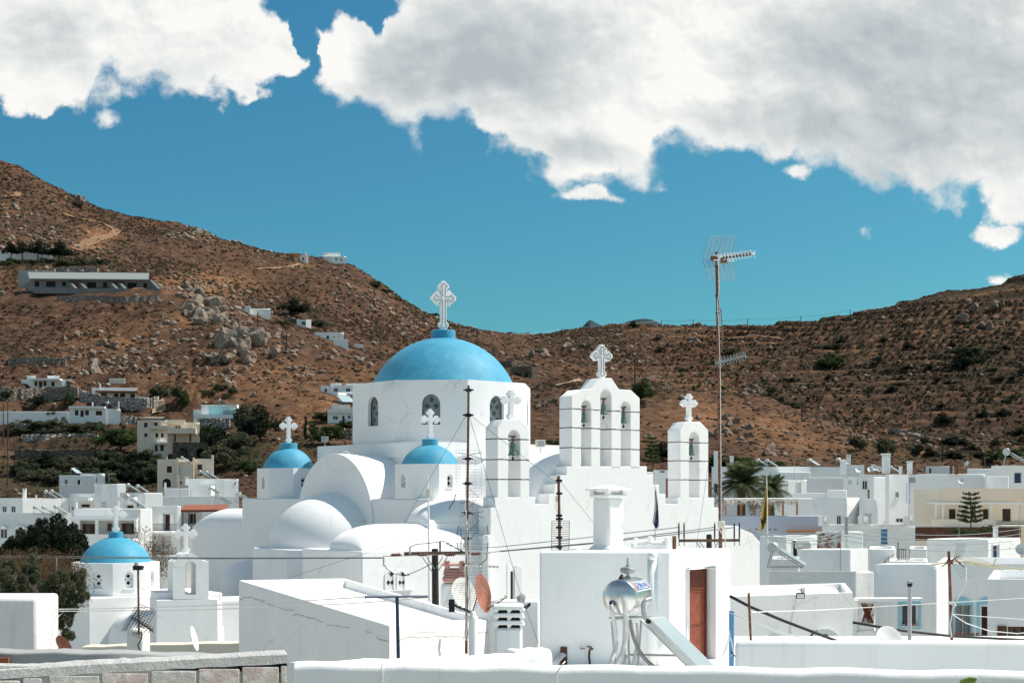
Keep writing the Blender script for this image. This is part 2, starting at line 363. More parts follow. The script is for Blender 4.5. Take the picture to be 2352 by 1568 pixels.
 ev=t.mapr(b,.10,.36);skc=t.mix(1.0,skc,t.mix(ev,(.60,.69,.715,1),(.58,.75,.83,1)),'MULTIPLY');skc=t.mix(1.0,skc,t.mix(t.mapr(U0,-.2,2.6),(.88,.93,.965,1),(1.06,1.04,1.0,1)),'MULTIPLY')
 front=t.mapr(s.outputs[1],.02,.12);am=t.m('MULTIPLY',t.m('MULTIPLY',alpha,t.m('MULTIPLY_ADD',front,.65,.35)),t.mapr(s.outputs[2],.36,.60,1.0,.30))
 bg1=t.n('ShaderNodeBackground',i={0:skc,1:SKYS});bg2=t.n('ShaderNodeBackground',i={0:cc,1:CLS})
 mx=t.n('ShaderNodeMixShader',i={0:am,1:bg1.outputs[0],2:bg2.outputs[0]})
 t.n('ShaderNodeOutputWorld',i={0:mx.outputs[0]})
 w.cycles.sampling_method='MANUAL';w.cycles.sample_map_resolution=512
SKYS,CLS=.078,.70
make_sky()
ROWS={20:[(-400,None,-9.5)],60:[(-400,None,-9.2)],125:[(-400,None,-9),(900,None,-8.5),(1700,None,-7.5),(2700,None,-7.2)],170:[(-400,1225),(600,1225),(900,1235),(1500,1235),(1700,1230),(2700,1225)],230:[(-400,1128),(500,1126),(700,1118),(900,1125),(1200,1148),(1600,1140),(1800,1122),(2700,1118)],290:[(-400,1046),(400,1044),(600,1008),(750,1000),(900,1015),(1150,1055),(1500,1062),(1700,1066),(2352,1074),(2700,1076)],330:[(-400,955),(300,957),(500,945),(750,925),(900,948),(1150,985),(1450,1004),(1600,1020),(1800,1042),(2052,1060),(2352,1065),(2700,1066)],365:[(-400,885),(0,888),(400,890),(800,890),(1000,905),(1150,918),(1450,945),(1600,962),(1750,990),(1900,1020),(2050,1045),(2352,1060),(2700,1062)],430:[(-400,775),(0,775),(400,770),(520,752),(600,762),(750,800),(870,832),(1150,838),(1300,850),(1450,866),(1600,890),(1750,915),(1900,970),(2050,1040),(2352,1056),(2700,1058)],455:[(-400,725),(0,725),(250,725),(400,712),(520,715),(640,745),(740,776),(870,822),(1150,832),(1300,848),(1450,868),(1600,893),(1750,918),(1900,975),(2050,1042),(2352,1052),(2700,1050)],480:[(-400,674),(0,674),(200,674),(380,676),(480,690),(640,742),(740,778),(870,826),(1150,838),(1300,860),(1450,885),(1600,915),(1750,945),(1900,985),(2050,1030),(2352,1040),(2700,1038)],560:[(-400,600),(0,602),(250,612),(400,640),(560,700),(660,738),(750,772),(870,812),(1000,838),(1150,850),(1300,880),(1450,905),(1600,930),(1750,950),(1900,962),(2050,972),(2352,980),(2700,975)],650:[(-400,500),(0,505),(250,560),(450,612),(650,675),(750,705),(900,760),(1050,800),(1150,830),(1300,850),(1450,862),(1600,880),(1750,895),(1900,900),(2050,900),(2352,890),(2700,870)],760:[(-400,295),(-60,372),(0,385),(50,397),(95,427),(160,460),(200,478),(260,496),(330,511),(400,523),(465,527),(500,545),(560,570),(620,588),(690,597),(780,605),(815,618),(870,656),(950,707),(1020,742),(1080,762),(1125,775),(1150,800),(1250,818),(1450,815),(1600,818),(1750,822),(1900,820),(2050,808),(2352,780),(2700,745)],920:[(-400,420),(0,500),(400,600),(700,700),(900,755),(1000,775),(1080,781),(1145,779),(1290,770),(1380,763),(1450,753),(1500,751),(1560,749),(1610,749),(1660,753),(1730,750),(1850,741),(1950,727),(2050,708),(2100,697),(2200,671),(2280,655),(2352,641),(2500,612),(2700,580)],1080:[(-400,600),(700,800),(1150,830),(1600,830),(1900,830),(2352,760),(2700,700)],}
DS=sorted(ROWS);UG=np.arange(-420,2720,4.5)
def pchip(xs,Y,xq):
 xs=np.asarray(xs,float);h=np.diff(xs);dl=np.diff(Y,axis=0)/h[:,None];m=np.zeros_like(Y)
 a,b=dl[:-1],dl[1:];w1=(2*h[1:]+h[:-1])[:,None];w2=(h[1:]+2*h[:-1])[:,None]
 with np.errstate(divide='ignore',invalid='ignore'):hm=(w1+w2)/(w1/a+w2/b)
 m[1:-1]=np.where(a*b>0,hm,0);m[0]=dl[0];m[-1]=dl[-1]
 k=np.clip(np.searchsorted(xs,xq)-1,0,len(xs)-2);t=((xq-xs[k])/h[k])[:,None];hh=h[k][:,None]
 return (2*t**3-3*t**2+1)*Y[k]+(t**3-2*t**2+t)*hh*m[k]+(-2*t**3+3*t**2)*Y[k+1]+(t**3-t**2)*hh*m[k+1]
_lat={}
def vnoise(x,y,seed=0):
 if seed not in _lat:_lat[seed]=np.random.RandomState(100+seed).rand(256,256)
 L=_lat[seed];xi=np.floor(x).astype(int);yi=np.floor(y).astype(int);fx=x-xi;fy=y-yi
 fx=fx*fx*(3-2*fx);fy=fy*fy*(3-2*fy);g=lambda i,j:L[i&255,j&255]
 return (g(xi,yi)*(1-fx)+g(xi+1,yi)*fx)*(1-fy)+(g(xi,yi+1)*(1-fx)+g(xi+1,yi+1)*fx)*fy-.5
def fbm(x,y,sc,oct=5,seed=0,gain=.5):
 o=0;a=1
 for k in range(oct):o=o+a*vnoise(x/sc+17.3*k,y/sc+5.1*k,seed+k);sc/=2.03;a*=gain
 return o
DG=np.unique(np.concatenate([np.arange(20,130,5.),np.arange(130,300,2.6),np.arange(300,940,2.1),np.arange(940,1081,8.)]))
def smooth(a,n):
 k=np.ones(2*n+1)/(2*n+1);return np.convolve(np.pad(a,n,'edge'),k,'valid')
Ys=[]
for d in DS:
 r=ROWS[d]
 if len(r[0])==3:Ys.append(np.interp(UG,[q[0]for q in r],[q[2]for q in r]))
 else :Ys.append((HV-smooth(np.interp(UG,[q[0]for q in r],[q[1]for q in r]),3))*d/F)
ZG0=pchip(DS,np.array(Ys),DG)
XG=(UG[None,:]-CX)/F*DG[:,None];YG=np.repeat(DG[:,None],len(UG),1)
def sstep(x,a,b):t=np.clip((x-a)/(b-a),0,1);return t*t*(3-2*t)
UU=np.repeat(UG[None,:],len(DG),0)
hill=sstep(YG,240,340)
tm=sstep(UU,1300,1620)*sstep(YG,450,530)*(1-sstep(fbm(XG,YG,130,3,30),.10,.40)*.75)
nz_=hill*fbm(XG,YG,60,6,1,.55)*5.0
ZG_=ZG0+nz_*(1-.45*tm)+hill*fbm(XG,YG,9,4,9,.6)*1.5*(1-.5*tm)
hs=4.6+1.6*fbm(XG,YG,260,2,33);q=(ZG0+nz_*.5)/hs+fbm(XG,YG,90,3,40)*.55;fr=q-np.floor(q)
ZG_=ZG_+tm*(sstep(fr,.70,.93)-fr)*hs*1.0;TREAD=tm*np.exp(-((fr-.97)/.11)**2);RISER=tm*np.exp(-((fr-.78)/.11)**2)
tm2=(1-sstep(UU,480,640))*sstep(YG,215,260)*(1-sstep(YG,380,430))
q=ZG_/3.2;fr=q-np.floor(q);ZG_=ZG_+tm2*(sstep(fr,.6,.95)-fr)*3.0
Z_T=ZG_+CZ
VP=HV-(ZG_)*F/YG
def gz(x,y):
 if y<21:return -.5+CZ-9
 u=min(max(x/y*F+CX,UG[0]),UG[-1]-1);d=min(max(y,DG[0]),DG[-1]-.1)
 i=int((u-UG[0])/4.5);j=int(np.searchsorted(DG,d)-1);j=max(j,0)
 a=(u-UG[i])/4.5;b=(d-DG[j])/(DG[j+1]-DG[j])
 return float((Z_T[j,i]*(1-a)+Z_T[j,i+1]*a)*(1-b)+(Z_T[j+1,i]*(1-a)+Z_T[j+1,i+1]*a)*b)
def hit(u,v,dmin=150,dmax=1080):
 i=int(min(max((u-UG[0])/4.5,0),len(UG)-1));c=VP[:,i]
 for j in range(1,len(DG)):
  if DG[j]<dmin:continue
  if c[j]<=v:
   t=0 if c[j-1]<=v else (c[j-1]-v)/max(c[j-1]-c[j],1e-6)
   d=DG[j-1]+(DG[j]-DG[j-1])*t
   x=(u-CX)*d/F;return Vector((x,d,gz(x,d)))
  if DG[j]>dmax:break
 j=int(np.argmin(np.where(DG>dmin,c,1e9)));d=DG[j];x=(u-CX)*d/F
 return Vector((x,d,gz(x,d)))
def blobmask(lst):
 o=np.zeros_like(UU)
 for u,v,ru,rv,k in lst:o=np.maximum(o,k*np.exp(-((UU-u)/ru)**2-((VP-v)/rv)**2))
 return o
green=blobmask([(150,1110,200,45,1),(320,1100,120,40,1),(560,1040,90,45,.9),(700,1030,60,40,.8),(160,1010,130,30,.6),(100,600,130,14,.7),(2250,850,90,60,.55),(2150,1050,230,22,.6),(1650,1060,60,15,.5),(1520,900,60,20,.3)])
bare=blobmask([(230,540,45,18,1),(205,565,40,14,1),(250,655,150,12,.8),(470,650,120,30,.8),(430,735,60,15,.8),(750,950,110,60,.75),(640,880,120,60,.5),(690,610,40,6,.7),(200,1075,120,10,.7),(1900,900,90,25,.5),(1600,960,110,40,.7),(2120,1045,60,14,.6),(1720,775,60,8,.5),(480,900,100,14,.6),(1850,1020,150,30,.5),(1400,1000,100,40,.45),(1440,850,100,10,.4),(800,860,60,20,.5),(1760,985,100,30,.7),(560,870,140,60,.45),(300,780,140,40,.35)])
bare=np.clip(np.maximum(bare,TREAD*(.75+1.2*fbm(XG,YG,70,3,91)))-RISER*.5,0,1);town=1-sstep(YG,120,215)
nJ,nI=UU.shape
idx=np.arange(nJ*nI).reshape(nJ,nI)
faces=np.stack([idx[:-1,:-1],idx[:-1,1:],idx[1:,1:],idx[1:,:-1]],-1).reshape(-1,4)
m=bpy.data.materials.new('hill_soil');nt=nodes(m);t=NT(nt)
pos=t.n('ShaderNodeNewGeometry').outputs['Position']
at=t.n('ShaderNodeAttribute',attribute_name='cover');ac=t.n('ShaderNodeSeparateColor',i={0:at.outputs['Color']})
n1=t.noise(pos,.035,8,.62).outputs[0];n2=t.noise(pos,.32,8,.70,.3).outputs[0];n3=t.noise(pos,1.1,6,.7).outputs[0]
c=t.ramp(n2,[(.32,(.042,.025,.017)),(.46,(.082,.046,.030)),(.58,(.135,.075,.046)),(.72,(.225,.135,.083))])
c=t.mix(t.mapr(n1,.40,.60,0,.9),c,t.ramp(n2,[(.3,(.038,.026,.019)),(.55,(.072,.046,.033)),(.75,(.14,.09,.06))]))
bc=t.ramp(n2,[(.3,(.125,.064,.033)),(.55,(.25,.130,.066)),(.75,(.37,.225,.13))])
c=t.mix(t.m('MULTIPLY',ac.outputs[1],t.mapr(n2,.28,.5,.3,1)),c,bc)
gc=t.ramp(n3,[(.3,(.022,.026,.014)),(.55,(.046,.048,.025)),(.75,(.10,.075,.04))])
c=t.mix(t.m('MULTIPLY',ac.outputs[0],t.mapr(n2,.35,.55,.5,1)),c,gc)
c=t.mix(ac.outputs[2],c,t.ramp(n2,[(.3,(.030,.023,.016)),(.55,(.058,.041,.028)),(.75,(.11,.075,.048))]))
c=t.mix(at.outputs['Alpha'],c,t.ramp(n3,[(.3,(.52,.50,.47)),(.7,(.68,.66,.62))]))  # hidden town ground made pale to bounce fill light onto the walls
bs=t.n('ShaderNodeBsdfPrincipled',i={'Base Color':c,'Roughness':1,'Specular IOR Level':.05})
bp=t.n('ShaderNodeBump',i={'Height':t.m('ADD',n2,t.m('MULTIPLY',n3,.4)),'Strength':.8,'Distance':1.1});nt.links.new(bp.outputs[0],bs.inputs['Normal'])
t.n('ShaderNodeOutputMaterial',i={0:bs.outputs[0]})
me=npmesh('hillside',np.stack([XG,YG,Z_T],-1).reshape(-1,3),faces,m,True)
far=sstep(UU,1550,1900)*sstep(YG,480,620)*.75+sstep(UU,1150,1500)*sstep(YG,600,760)*.2
ca=me.color_attributes.new('cover','FLOAT_COLOR','POINT')
ca.data.foreach_set('color',np.stack([green,bare,np.clip(far*(1-.85*TREAD),0,1),town],-1).astype(np.float32).ravel())
structure(link('hillside',me))
g=MB().quad((-9000,-3000,-3),(9000,-3000,-3),(9000,9000,-3),(-9000,9000,-3)).build('ground',M('dusty_ground',(.42,.38,.33),.95,.2,.05,0));structure(g)
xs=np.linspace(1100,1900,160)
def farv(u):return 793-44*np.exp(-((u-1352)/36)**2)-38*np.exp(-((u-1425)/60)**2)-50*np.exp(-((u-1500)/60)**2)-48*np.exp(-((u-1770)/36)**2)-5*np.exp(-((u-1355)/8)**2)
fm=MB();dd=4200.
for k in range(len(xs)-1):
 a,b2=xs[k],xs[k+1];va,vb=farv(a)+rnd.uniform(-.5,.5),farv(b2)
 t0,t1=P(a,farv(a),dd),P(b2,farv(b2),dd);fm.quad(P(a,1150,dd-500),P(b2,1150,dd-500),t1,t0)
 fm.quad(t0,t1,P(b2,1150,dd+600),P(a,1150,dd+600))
structure(fm.build('distant_hills',M('distant_haze_blue',(.035,.06,.072),1,.15,.01,0)))  # blue-grey of distant air painted into the base colour, no haze volume
def arcpts(x0,x1,zs,n=14):
 r=(x1-x0)/2;c=(x0+x1)/2
 return [(c-r*math.cos(math.pi*k/n),zs+r*math.sin(math.pi*k/n))for k in range(n+1)]
def wall_face(mb,o,ex,ez,n,Wd,H,ops,dep=.2):
 """wall of size Wd x H with real openings; ops = [(x0,z0,x1,z1,arch)], reveals go 'dep' inward"""
 o,ex,ez,n=Vector(o),Vector(ex),Vector(ez),Vector(n)
 pt=lambda x,z:o+ex*x+ez*z
 xs=sorted({0.,Wd}|{q[0]for q in ops}|{q[2]for q in ops});zs=sorted({0.,H}|{q[1]for q in ops}|{q[3]for q in ops})
 for i in range(len(xs)-1):
  for j in range(len(zs)-1):
   cx,cz=(xs[i]+xs[i+1])/2,(zs[j]+zs[j+1])/2
   if any(q[0]<cx<q[2]and q[1]<cz<q[3]for q in ops):continue
   mb.quad(pt(xs[i],zs[j]),pt(xs[i+1],zs[j]),pt(xs[i+1],zs[j+1]),pt(xs[i],zs[j+1]))
 for q in ops:
  x0,z0,x1,z1=q[:4];arch=len(q)>4 and q[4]
  if arch:
   r=(x1-x0)/2;sp=max(z0+.01,z1-r);a=[(x,sp+(z-sp)*(z1-sp)/r)for x,z in arcpts(x0,x1,sp)]
   loop=[(x0,z0)]+a+[(x1,z0)];mid=len(a)//2
   mb.add([pt(x0,z1)]+[pt(*p)for p in a[:mid+1]],[(0,)+tuple(range(1,mid+2))])
   mb.add([pt(x1,z1)]+[pt(*p)for p in a[mid:]],[(0,)+tuple(range(1,len(a)-mid+1))])
  else :loop=[(x0,z0),(x0,z1),(x1,z1),(x1,z0)]
  L=len(loop);f=[pt(*p)for p in loop];b=[p-n*dep for p in f]
  mb.add(f+b,[(k,(k+1)%L,L+(k+1)%L,L+k)for k in range(L)])
def panel_pts(o,ex,ez,x0,z0,x1,z1,arch):
 if not arch:l=[(x0,z0),(x1,z0),(x1,z1),(x0,z1)]
 else :
  r=(x1-x0)/2;sp=max(z0+.01,z1-r);l=[(x0,z0)]+[(x,sp+(z-sp)*(z1-sp)/r)for x,z in arcpts(x0,x1,sp)]+[(x1,z0)]
 return [o+ex*x+ez*z for x,z in l]
def quatrefoil(mb,c,ex,ez,n,r):
 for dx,dz in ((.55,0),(-.55,0),(0,.55),(0,-.55)):
  cc=c+ex*dx*r+ez*dz*r+n*(.002*(abs(dz)>0))
  mb.prism([cc+(ex*math.cos(w)+ez*math.sin(w))*r*.52 for w in [2*math.pi*k/12 for k in range(12)]],n*.012)
def cap_dome(mb,c,r,h,n=48,k=14):
 Rs=(r*r+h*h)/(2*h);a0=math.asin(min(1,r/Rs))if h<=r else math.pi-math.asin(r/Rs);prof=[]
 for i in range(k+1):
  a=a0*(1-i/k);prof.append((Rs*math.sin(a),Rs*math.cos(a)-(Rs-h)))
 return mb.lathe(prof,c,n)
def cross_mb(c,H,Wd,th,az,ornate=False):
 """budded cross standing on c; az = direction it faces, measured from the camera towards the right"""
 n=Vector((math.sin(az),-math.cos(az),0));ex=Vector((math.cos(az),math.sin(az),0));mb=MB();c=Vector(c)
 a=Wd*(.092 if not ornate else .105);zc=H*.655
 def disc(cx,cz,r,t):
  mb.prism([c-n*t/2+ex*(cx+r*math.cos(w))+UP*(cz+r*math.sin(w))for w in [2*math.pi*k/18 for k in range(18)]],n*t)
 def bar(x0,z0,x1,z1,t):mb.prism([c-n*t/2+ex*x+UP*z for x,z in ((x0,z0),(x1,z0),(x1,z1),(x0,z1))],n*t)
 bar(-a,0,a,H-a*1.2,th);bar(-Wd/2+a*1.2,zc-a,-a,zc+a,th*.985);bar(a,zc-a,Wd/2-a*1.2,zc+a,th*.985)
 for dx,dz,ux,uz in ((0,H-zc,0,1),(-Wd/2,0,-1,0),(Wd/2,0,1,0)):
  tx,tz=dx-ux*a*1.15,zc+dz-uz*a*1.15
  disc(tx,tz,a*1.15,th*.97);disc(tx-ux*a*.9+uz*a*1.05,tz-uz*a*.9+ux*a*1.05,a*1.0,th*.955);disc(tx-ux*a*.9-uz*a*1.05,tz-uz*a*.9-ux*a*1.05,a*1.0,th*.94)
 disc(-a*.75,H*.115,a*1.15,th*.97);disc(a*.75,H*.115,a*1.15,th*.955)
 return mb,n,ex,a,zc
def add_cross(root,c,H,Wd,th,az,ornate=0,mat='church'):
 mb,n,ex,a,zc=cross_mb(c,H,Wd,th,az,ornate)
 c=Vector(c)
 if ornate>1:
  for s1 in (1,-1):
   for s2 in (1,-1):
    p0=c+ex*s1*a*.4+UP*(zc+s2*a*.4);p1=c+ex*s1*Wd*.23+UP*(zc+s2*Wd*.23)
    mb.tube([p0,p1],th*.20,6);mb.prism([p1+ex*x*a*.62+UP*z*a*.62-n*th*.2 for x,z in ((-1,-1),(1,-1),(1,1),(-1,1))],n*th*.4)
  for k in range(4):
   w0=math.pi/2*k;mb.tube([c+ex*math.cos(w0+w)*Wd*.26+UP*(zc+math.sin(w0+w)*Wd*.26)for w in [math.pi/2*i/8 for i in range(9)]],th*.15,6)
 o=mb.build('cross',MT[mat],root,bevel=.012)
 if ornate:
  g=MB();f=n*(th/2)
  def ln(p):g.tube([c+f+n*.004+ex*x+UP*z for x,z in p],.013,4)
  b=a*.52;T=H-a*1.3;Wx=Wd/2-a*1.3;z0=H*.06
  ln([(-b,zc-b),(-b,z0+a*1.4),(-a*1.2,z0+a*1.2),(-a*1.2,z0+a*.6),(-b,z0+a*.5),(-b,z0),(b,z0),(b,z0+a*.5),(a*1.2,z0+a*.6),(a*1.2,z0+a*1.2),(b,z0+a*1.4),(b,zc-b)])
  ln([(b,zc-b),(Wx-a,zc-b),(Wx-a*.9,zc-a*1.2),(Wx-a*.3,zc-a*1.2),(Wx-a*.2,zc-b),(Wx+a*.3,zc-b),(Wx+a*.3,zc+b),(Wx-a*.2,zc+b),(Wx-a*.3,zc+a*1.2),(Wx-a*.9,zc+a*1.2),(Wx-a,zc+b),(b,zc+b)])
  ln([(-b,zc-b),(-Wx+a,zc-b),(-Wx+a*.9,zc-a*1.2),(-Wx+a*.3,zc-a*1.2),(-Wx+a*.2,zc-b),(-Wx-a*.3,zc-b),(-Wx-a*.3,zc+b),(-Wx+a*.2,zc+b),(-Wx+a*.3,zc+a*1.2),(-Wx+a*.9,zc+a*1.2),(-Wx+a,zc+b),(-b,zc+b)])
  ln([(-b,zc+b),(-b,T-a),(-a*1.2,T-a*.9),(-a*1.2,T-a*.3),(-b,T-a*.2),(-b,T+a*.3),(b,T+a*.3),(b,T-a*.2),(a*1.2,T-a*.3),(a*1.2,T-a*.9),(b,T-a),(b,zc+b)])
  g.build('inlay',MT['seam'],o)
 return o
def bell_at(root,c,h,r):
 c=Vector(c);prof=[(.12,1.0),(.40,.98),(.50,.90),(.55,.70),(.62,.40),(.78,.16),(1.0,.02),(1.0,0),(.90,.03)]
 b=MB().lathe([(r*x,h*y)for x,y in prof],c-UP*h,20).build('bell',MT['bell'],root,smooth='auto')
 y=MB().tube([c-UP*.05,c+UP*.38],.045,6);y.tube([c+Vector((-.12,-.05,.32)),c+Vector((.16,.1,.34))],.05,6);y.tube([c+Vector((-.07,0,.0)),c+Vector((-.09,0,.3))],.02,5);y.tube([c+Vector((.07,0,.0)),c+Vector((.09,0,.3))],.02,5)
 y.build('yoke',MT['rust'],b)
 k=MB().tube([c-UP*(h*.8),c-UP*(h+.16)],.025,6);k.lathe([(.02,.09),(.075,.05),(.08,0),(.06,-.06),(.02,-.12)],c-UP*(h+.2),8);k.build('clapper',MT['seam'],b)
 return b
def octdrum(root,c,ap,z0,z1,az0,wins,wall='church',dome_r=None,dome_h=None,ped_r=.5,ped_h=.3,dep=.22,wx=.9,wz=(.3,1.4),lattice='diamond',wname='drum'):
 """octagonal drum with arched windows on the faces listed in wins, a dome and a pedestal; az0 = azimuth of face 0"""
 H=z1-z0;wd=2*ap*math.tan(rad(22.5));mb=MB();c=Vector((c[0],c[1],z0));ring=[];fr=[]
 for i in range(8):
  a=az0+rad(45*i);n=Vector((math.sin(a),-math.cos(a),0));ex=Vector((math.cos(a),math.sin(a),0));o=c+n*ap-ex*wd/2
  ops=[(wd/2-wx/2,wz[0],wd/2+wx/2,wz[1],True)]if i in wins else []
  wall_face(mb,o,ex,UP,n,wd,H,ops,dep);ring.append(o+UP*H)
  if ops:fr.append((i,o,ex,n,ops[0]))
 mb.add(ring,[tuple(range(8))])
 dr=mb.build(wname,MT[wall],root,bevel=.05,weld=True)
 for i,o,ex,n,q in fr:
  wm=MB().prism([p-n*dep for p in panel_pts(o,ex,UP,q[0]-.03,q[1]-.03,q[2]+.03,q[3]+.03,True)],-n*.05)
  if lattice=='glass':
   f2=MB();pts=panel_pts(o,ex,UP,*q[:4],True)
   f2.tube([p-n*(dep-.05)for p in pts+pts[:1]],.045,4);fo=f2.build('window',MT['darkframe'],root)
   wm.build('pane',MT['frost'],fo);qm=MB();cx=(q[0]+q[2])/2
   for k in range(6):
    zc=q[3]-.36-k*.40
    for sx in ((0,)if k%2==0 else (-.30,.30)):
     if zc>q[1]+.1:quatrefoil(qm,o+ex*(cx+sx*wx/1.25)+UP*zc-n*(dep-.003),ex,UP,n,.17 if k<3 else .13)
   qm.build('pattern',MT['quatre'],fo)
  else :
   fo=wm.build('window',MT[wall],root);qm=MB();cx=(q[0]+q[2])/2;hh=q[3]-q[1]
   if lattice=='diamond':
    for zf in (.30,.72):qm.prism([o+ex*(cx+x)+UP*(q[1]+hh*zf+z)-n*(dep-.004)for x,z in ((-wx*.24,0),(0,-hh*.13),(wx*.24,0),(0,hh*.13))],n*.01)
    for sx in (-.3,.3):qm.prism([o+ex*(cx+x+sx*wx)+UP*(q[1]+hh*.51+z)-n*(dep-.004)for x,z in ((-wx*.09,0),(0,-hh*.05),(wx*.09,0),(0,hh*.05))],n*.01)
   else :
    for zf in (.30,.70):quatrefoil(qm,o+ex*(cx+.0)+UP*(q[1]+hh*zf)-n*(dep-.004),ex,UP,n,wx*.30)
   qm.build('lattice',MT['seam'],fo)
  MB().fbox(o+ex*(q[0]-.08)+UP*(q[1]-.07)+n*.05,ex*(q[2]-q[0]+.16),-n*(dep+.03),UP*.065).build('sill',MT[wall],fo)
 top=Vector((c.x,c.y,z1))
 dm=cap_dome(MB(),top,dome_r,dome_h,72,18).build('dome',MT['dome'],root,smooth=True)
 MB().lathe([(ped_r,-.25),(ped_r*1.0,ped_h*.92),(ped_r*.94,ped_h),(.001,ped_h)],top+UP*dome_h,28).build('pedestal',MT['dome'],dm,smooth='auto')
 return top+UP*(dome_h+ped_h)
MT['darkframe']=M('dark_window_frame',(.10,.10,.095),.6,.1,3,0)
AZB=rad(40);C4,S4=math.cos(AZB),math.sin(AZB);OX,OY=-4.84,100.0
E1=Vector((C4,S4,0));E2=Vector((-S4,C4,0));NA,NB=-E1,-E2
def W(p,q,z):return Vector((OX+p*C4-q*S4,OY+p*S4+q*C4,z))
def onq(u,v,q):
 k=(u-CX)/F;t=(q-OX*S4+OY*C4)/(C4-k*S4);x=t*k
 return ((x-OX)*C4+(t-OY)*S4,CZ+(HV-v)*t/F)
def onp(u,v,p):
 k=(u-CX)/F;t=(p+OX*C4+OY*S4)/(k*C4+S4);x=t*k
 return (-(x-OX)*S4+(t-OY)*C4,CZ+(HV-v)*t/F)
church=thing('church','large whitewashed church with a great blue dome, stepped bell gables and barrel vaults','church',(OX,OY,1.0))
CH=MT['church'];BASE=.2
def pq(us,q):return [W(p,q,z)for p,z in (onq(u,v,q)for u,v in us)]
def boxpq(p0,p1,q0,q1,z0,z1):return MB().fbox(W(p0,q0,z0),E1*(p1-p0),E2*(q1-q0),UP*(z1-z0))
PA,QF=-9.5,-15.0
ztop=CZ-.12
core=boxpq(-9.5,10,-11.5,11.5,BASE,ztop);core.build('corner_block',CH,church,bevel=.10)
zs_=CZ+3.55
slab=boxpq(-6.2,6.2,-6.2,6.2,ztop-.5,zs_-.35)
slab.build('crossing_block',CH,church,bevel=.08)
sl_=MB()
for a0,a1,b0,b1 in ((-6.35,6.35,-6.35,-6.0),(-6.35,6.35,6.0,6.35),(-6.35,-6.0,-6.0,6.0),(6.0,6.35,-6.0,6.0)):sl_.fbox(W(a0,b0,zs_-1.0),E1*(a1-a0),E2*(b1-b0),UP*1.0)
sl_.build('crossing_parapet',CH,church,bevel=.05)
def barrel(o,ax,lat,R,L,zsp,name,zb=None,n=40):
 mb=MB();A=[o+lat*(R*math.cos(math.pi*k/n))+UP*(zsp-o.z+R*math.sin(math.pi*k/n))for k in range(n+1)]
 pts=[o+lat*R+UP*(zb-o.z)]+A+[o-lat*R+UP*(zb-o.z)]
 mb.prism(pts,ax*L);return mb.build(name,CH,church,smooth='auto',bevel=.05)
RB=4.5;zsp=CZ+2.83-RB
barrel(W(PA-.12,-.75,0),E1,E2,RB,6.5,zsp,'barrel_vault',BASE)
barrel(W(.6,-14.0,0),E2,E1,RB,9,zsp,'barrel_vault',BASE)
mb=MB();ca=W(PA+.02,-.75,0);R2,HZ=4.3,3.55;zl=CZ-3.3;nb_,na_=28,16
for j in range(na_+1):
 b=math.pi/2*j/na_
 for i in range(nb_+1):
  a=math.pi*i/nb_;r=R2*math.cos(b);mb.v.append(tuple(ca+NA*(r*math.sin(a))+E2*(r*math.cos(a))+UP*(zl-ca.z+HZ*math.sin(b))))
for j in range(na_):
 for i in range(nb_):k=j*(nb_+1)+i;mb.f.append((k,k+1,k+nb_+2,k+nb_+1))
mb.build('apse_half_dome',CH,church,smooth=True)
pts=[W(PA+.05,-.75+5.0,BASE),W(PA-2.6,-.75+5.0,BASE),W(PA-4.9,-.75+2.1,BASE),W(PA-4.9,-.75-2.1,BASE),W(PA-2.6,-.75-5.0,BASE),W(PA+.05,-.75-5.0,BASE)]
MB().prism(pts,UP*(zl-BASE)).build('apse_wall',CH,church,bevel=.08)
q9,z9=onp(566,1286,PA);mb=MB();c9=W(PA+.02,q9-.4,BASE)
mb.lathe([(2.0,0),(2.0,z9-1.6-BASE)]+[(2.0*math.cos(a),z9-1.6-BASE+1.6*math.sin(a))for a in [math.pi/2*k/10 for k in range(1,11)]],c9,36)
mb.build('small_apse',CH,church,smooth='auto')
cD=W(0,0,0);zd0,zd1=zs_-.4,CZ+7.72
topz=octdrum(church,cD,5.95,zd0,zd1,AZB,(0,1,7,6,2),dome_r=5.0,dome_h=3.42,ped_r=.86,ped_h=.52,wx=1.22,wz=(1.62,3.62),dep=.32,lattice='glass')
add_cross(church,topz-UP*.02,3.5,1.86,.36,rad(24),2)
lm=MB();prev=[]
for k in range(15):
 t_=k/14;a=rad(-34)-t_*rad(6);Rs=(25+3.42**2)/(2*3.42);th_=math.asin(5.0/Rs)*(.12+.88*t_);prev.append(Vector((cD.x+Rs*1.004*math.sin(th_)*math.sin(a),cD.y-Rs*1.004*math.sin(th_)*math.cos(a),zd1-(Rs-3.42)+Rs*1.004*math.cos(th_))))
lm.tube(prev,.022,5);a=rad(-31);e=Vector((math.sin(a),-math.cos(a),0))*6.22
lm.tube([Vector((cD.x,cD.y,0))+e+UP*z for z in (zd1+.02,zd1-1.5,zd0+.6)],.02,5);lm.build('lightning_conductor',MT['bluewood'],church)
for p_,q_,face,nmz in ((-7.45,8.45,(0,2,4,6),0),(-7.45,-8.45,(0,2,4,6),1),(7.2,-8.45,(0,6),2),(7.2,8.45,(0,),3)):
 c=W(p_,q_,0)
 tz=octdrum(church,c,2.06,ztop-.02,ztop+2.12,AZB,face,dome_r=1.80,dome_h=1.26 if nmz else 1.5,ped_r=.50 if nmz else .62,ped_h=.32,wx=.42,wz=(.72,1.5),dep=.2,lattice='quatre',wname='small_drum')
 add_cross(church,tz-UP*.02,1.9,1.32,.26,rad(27),0)
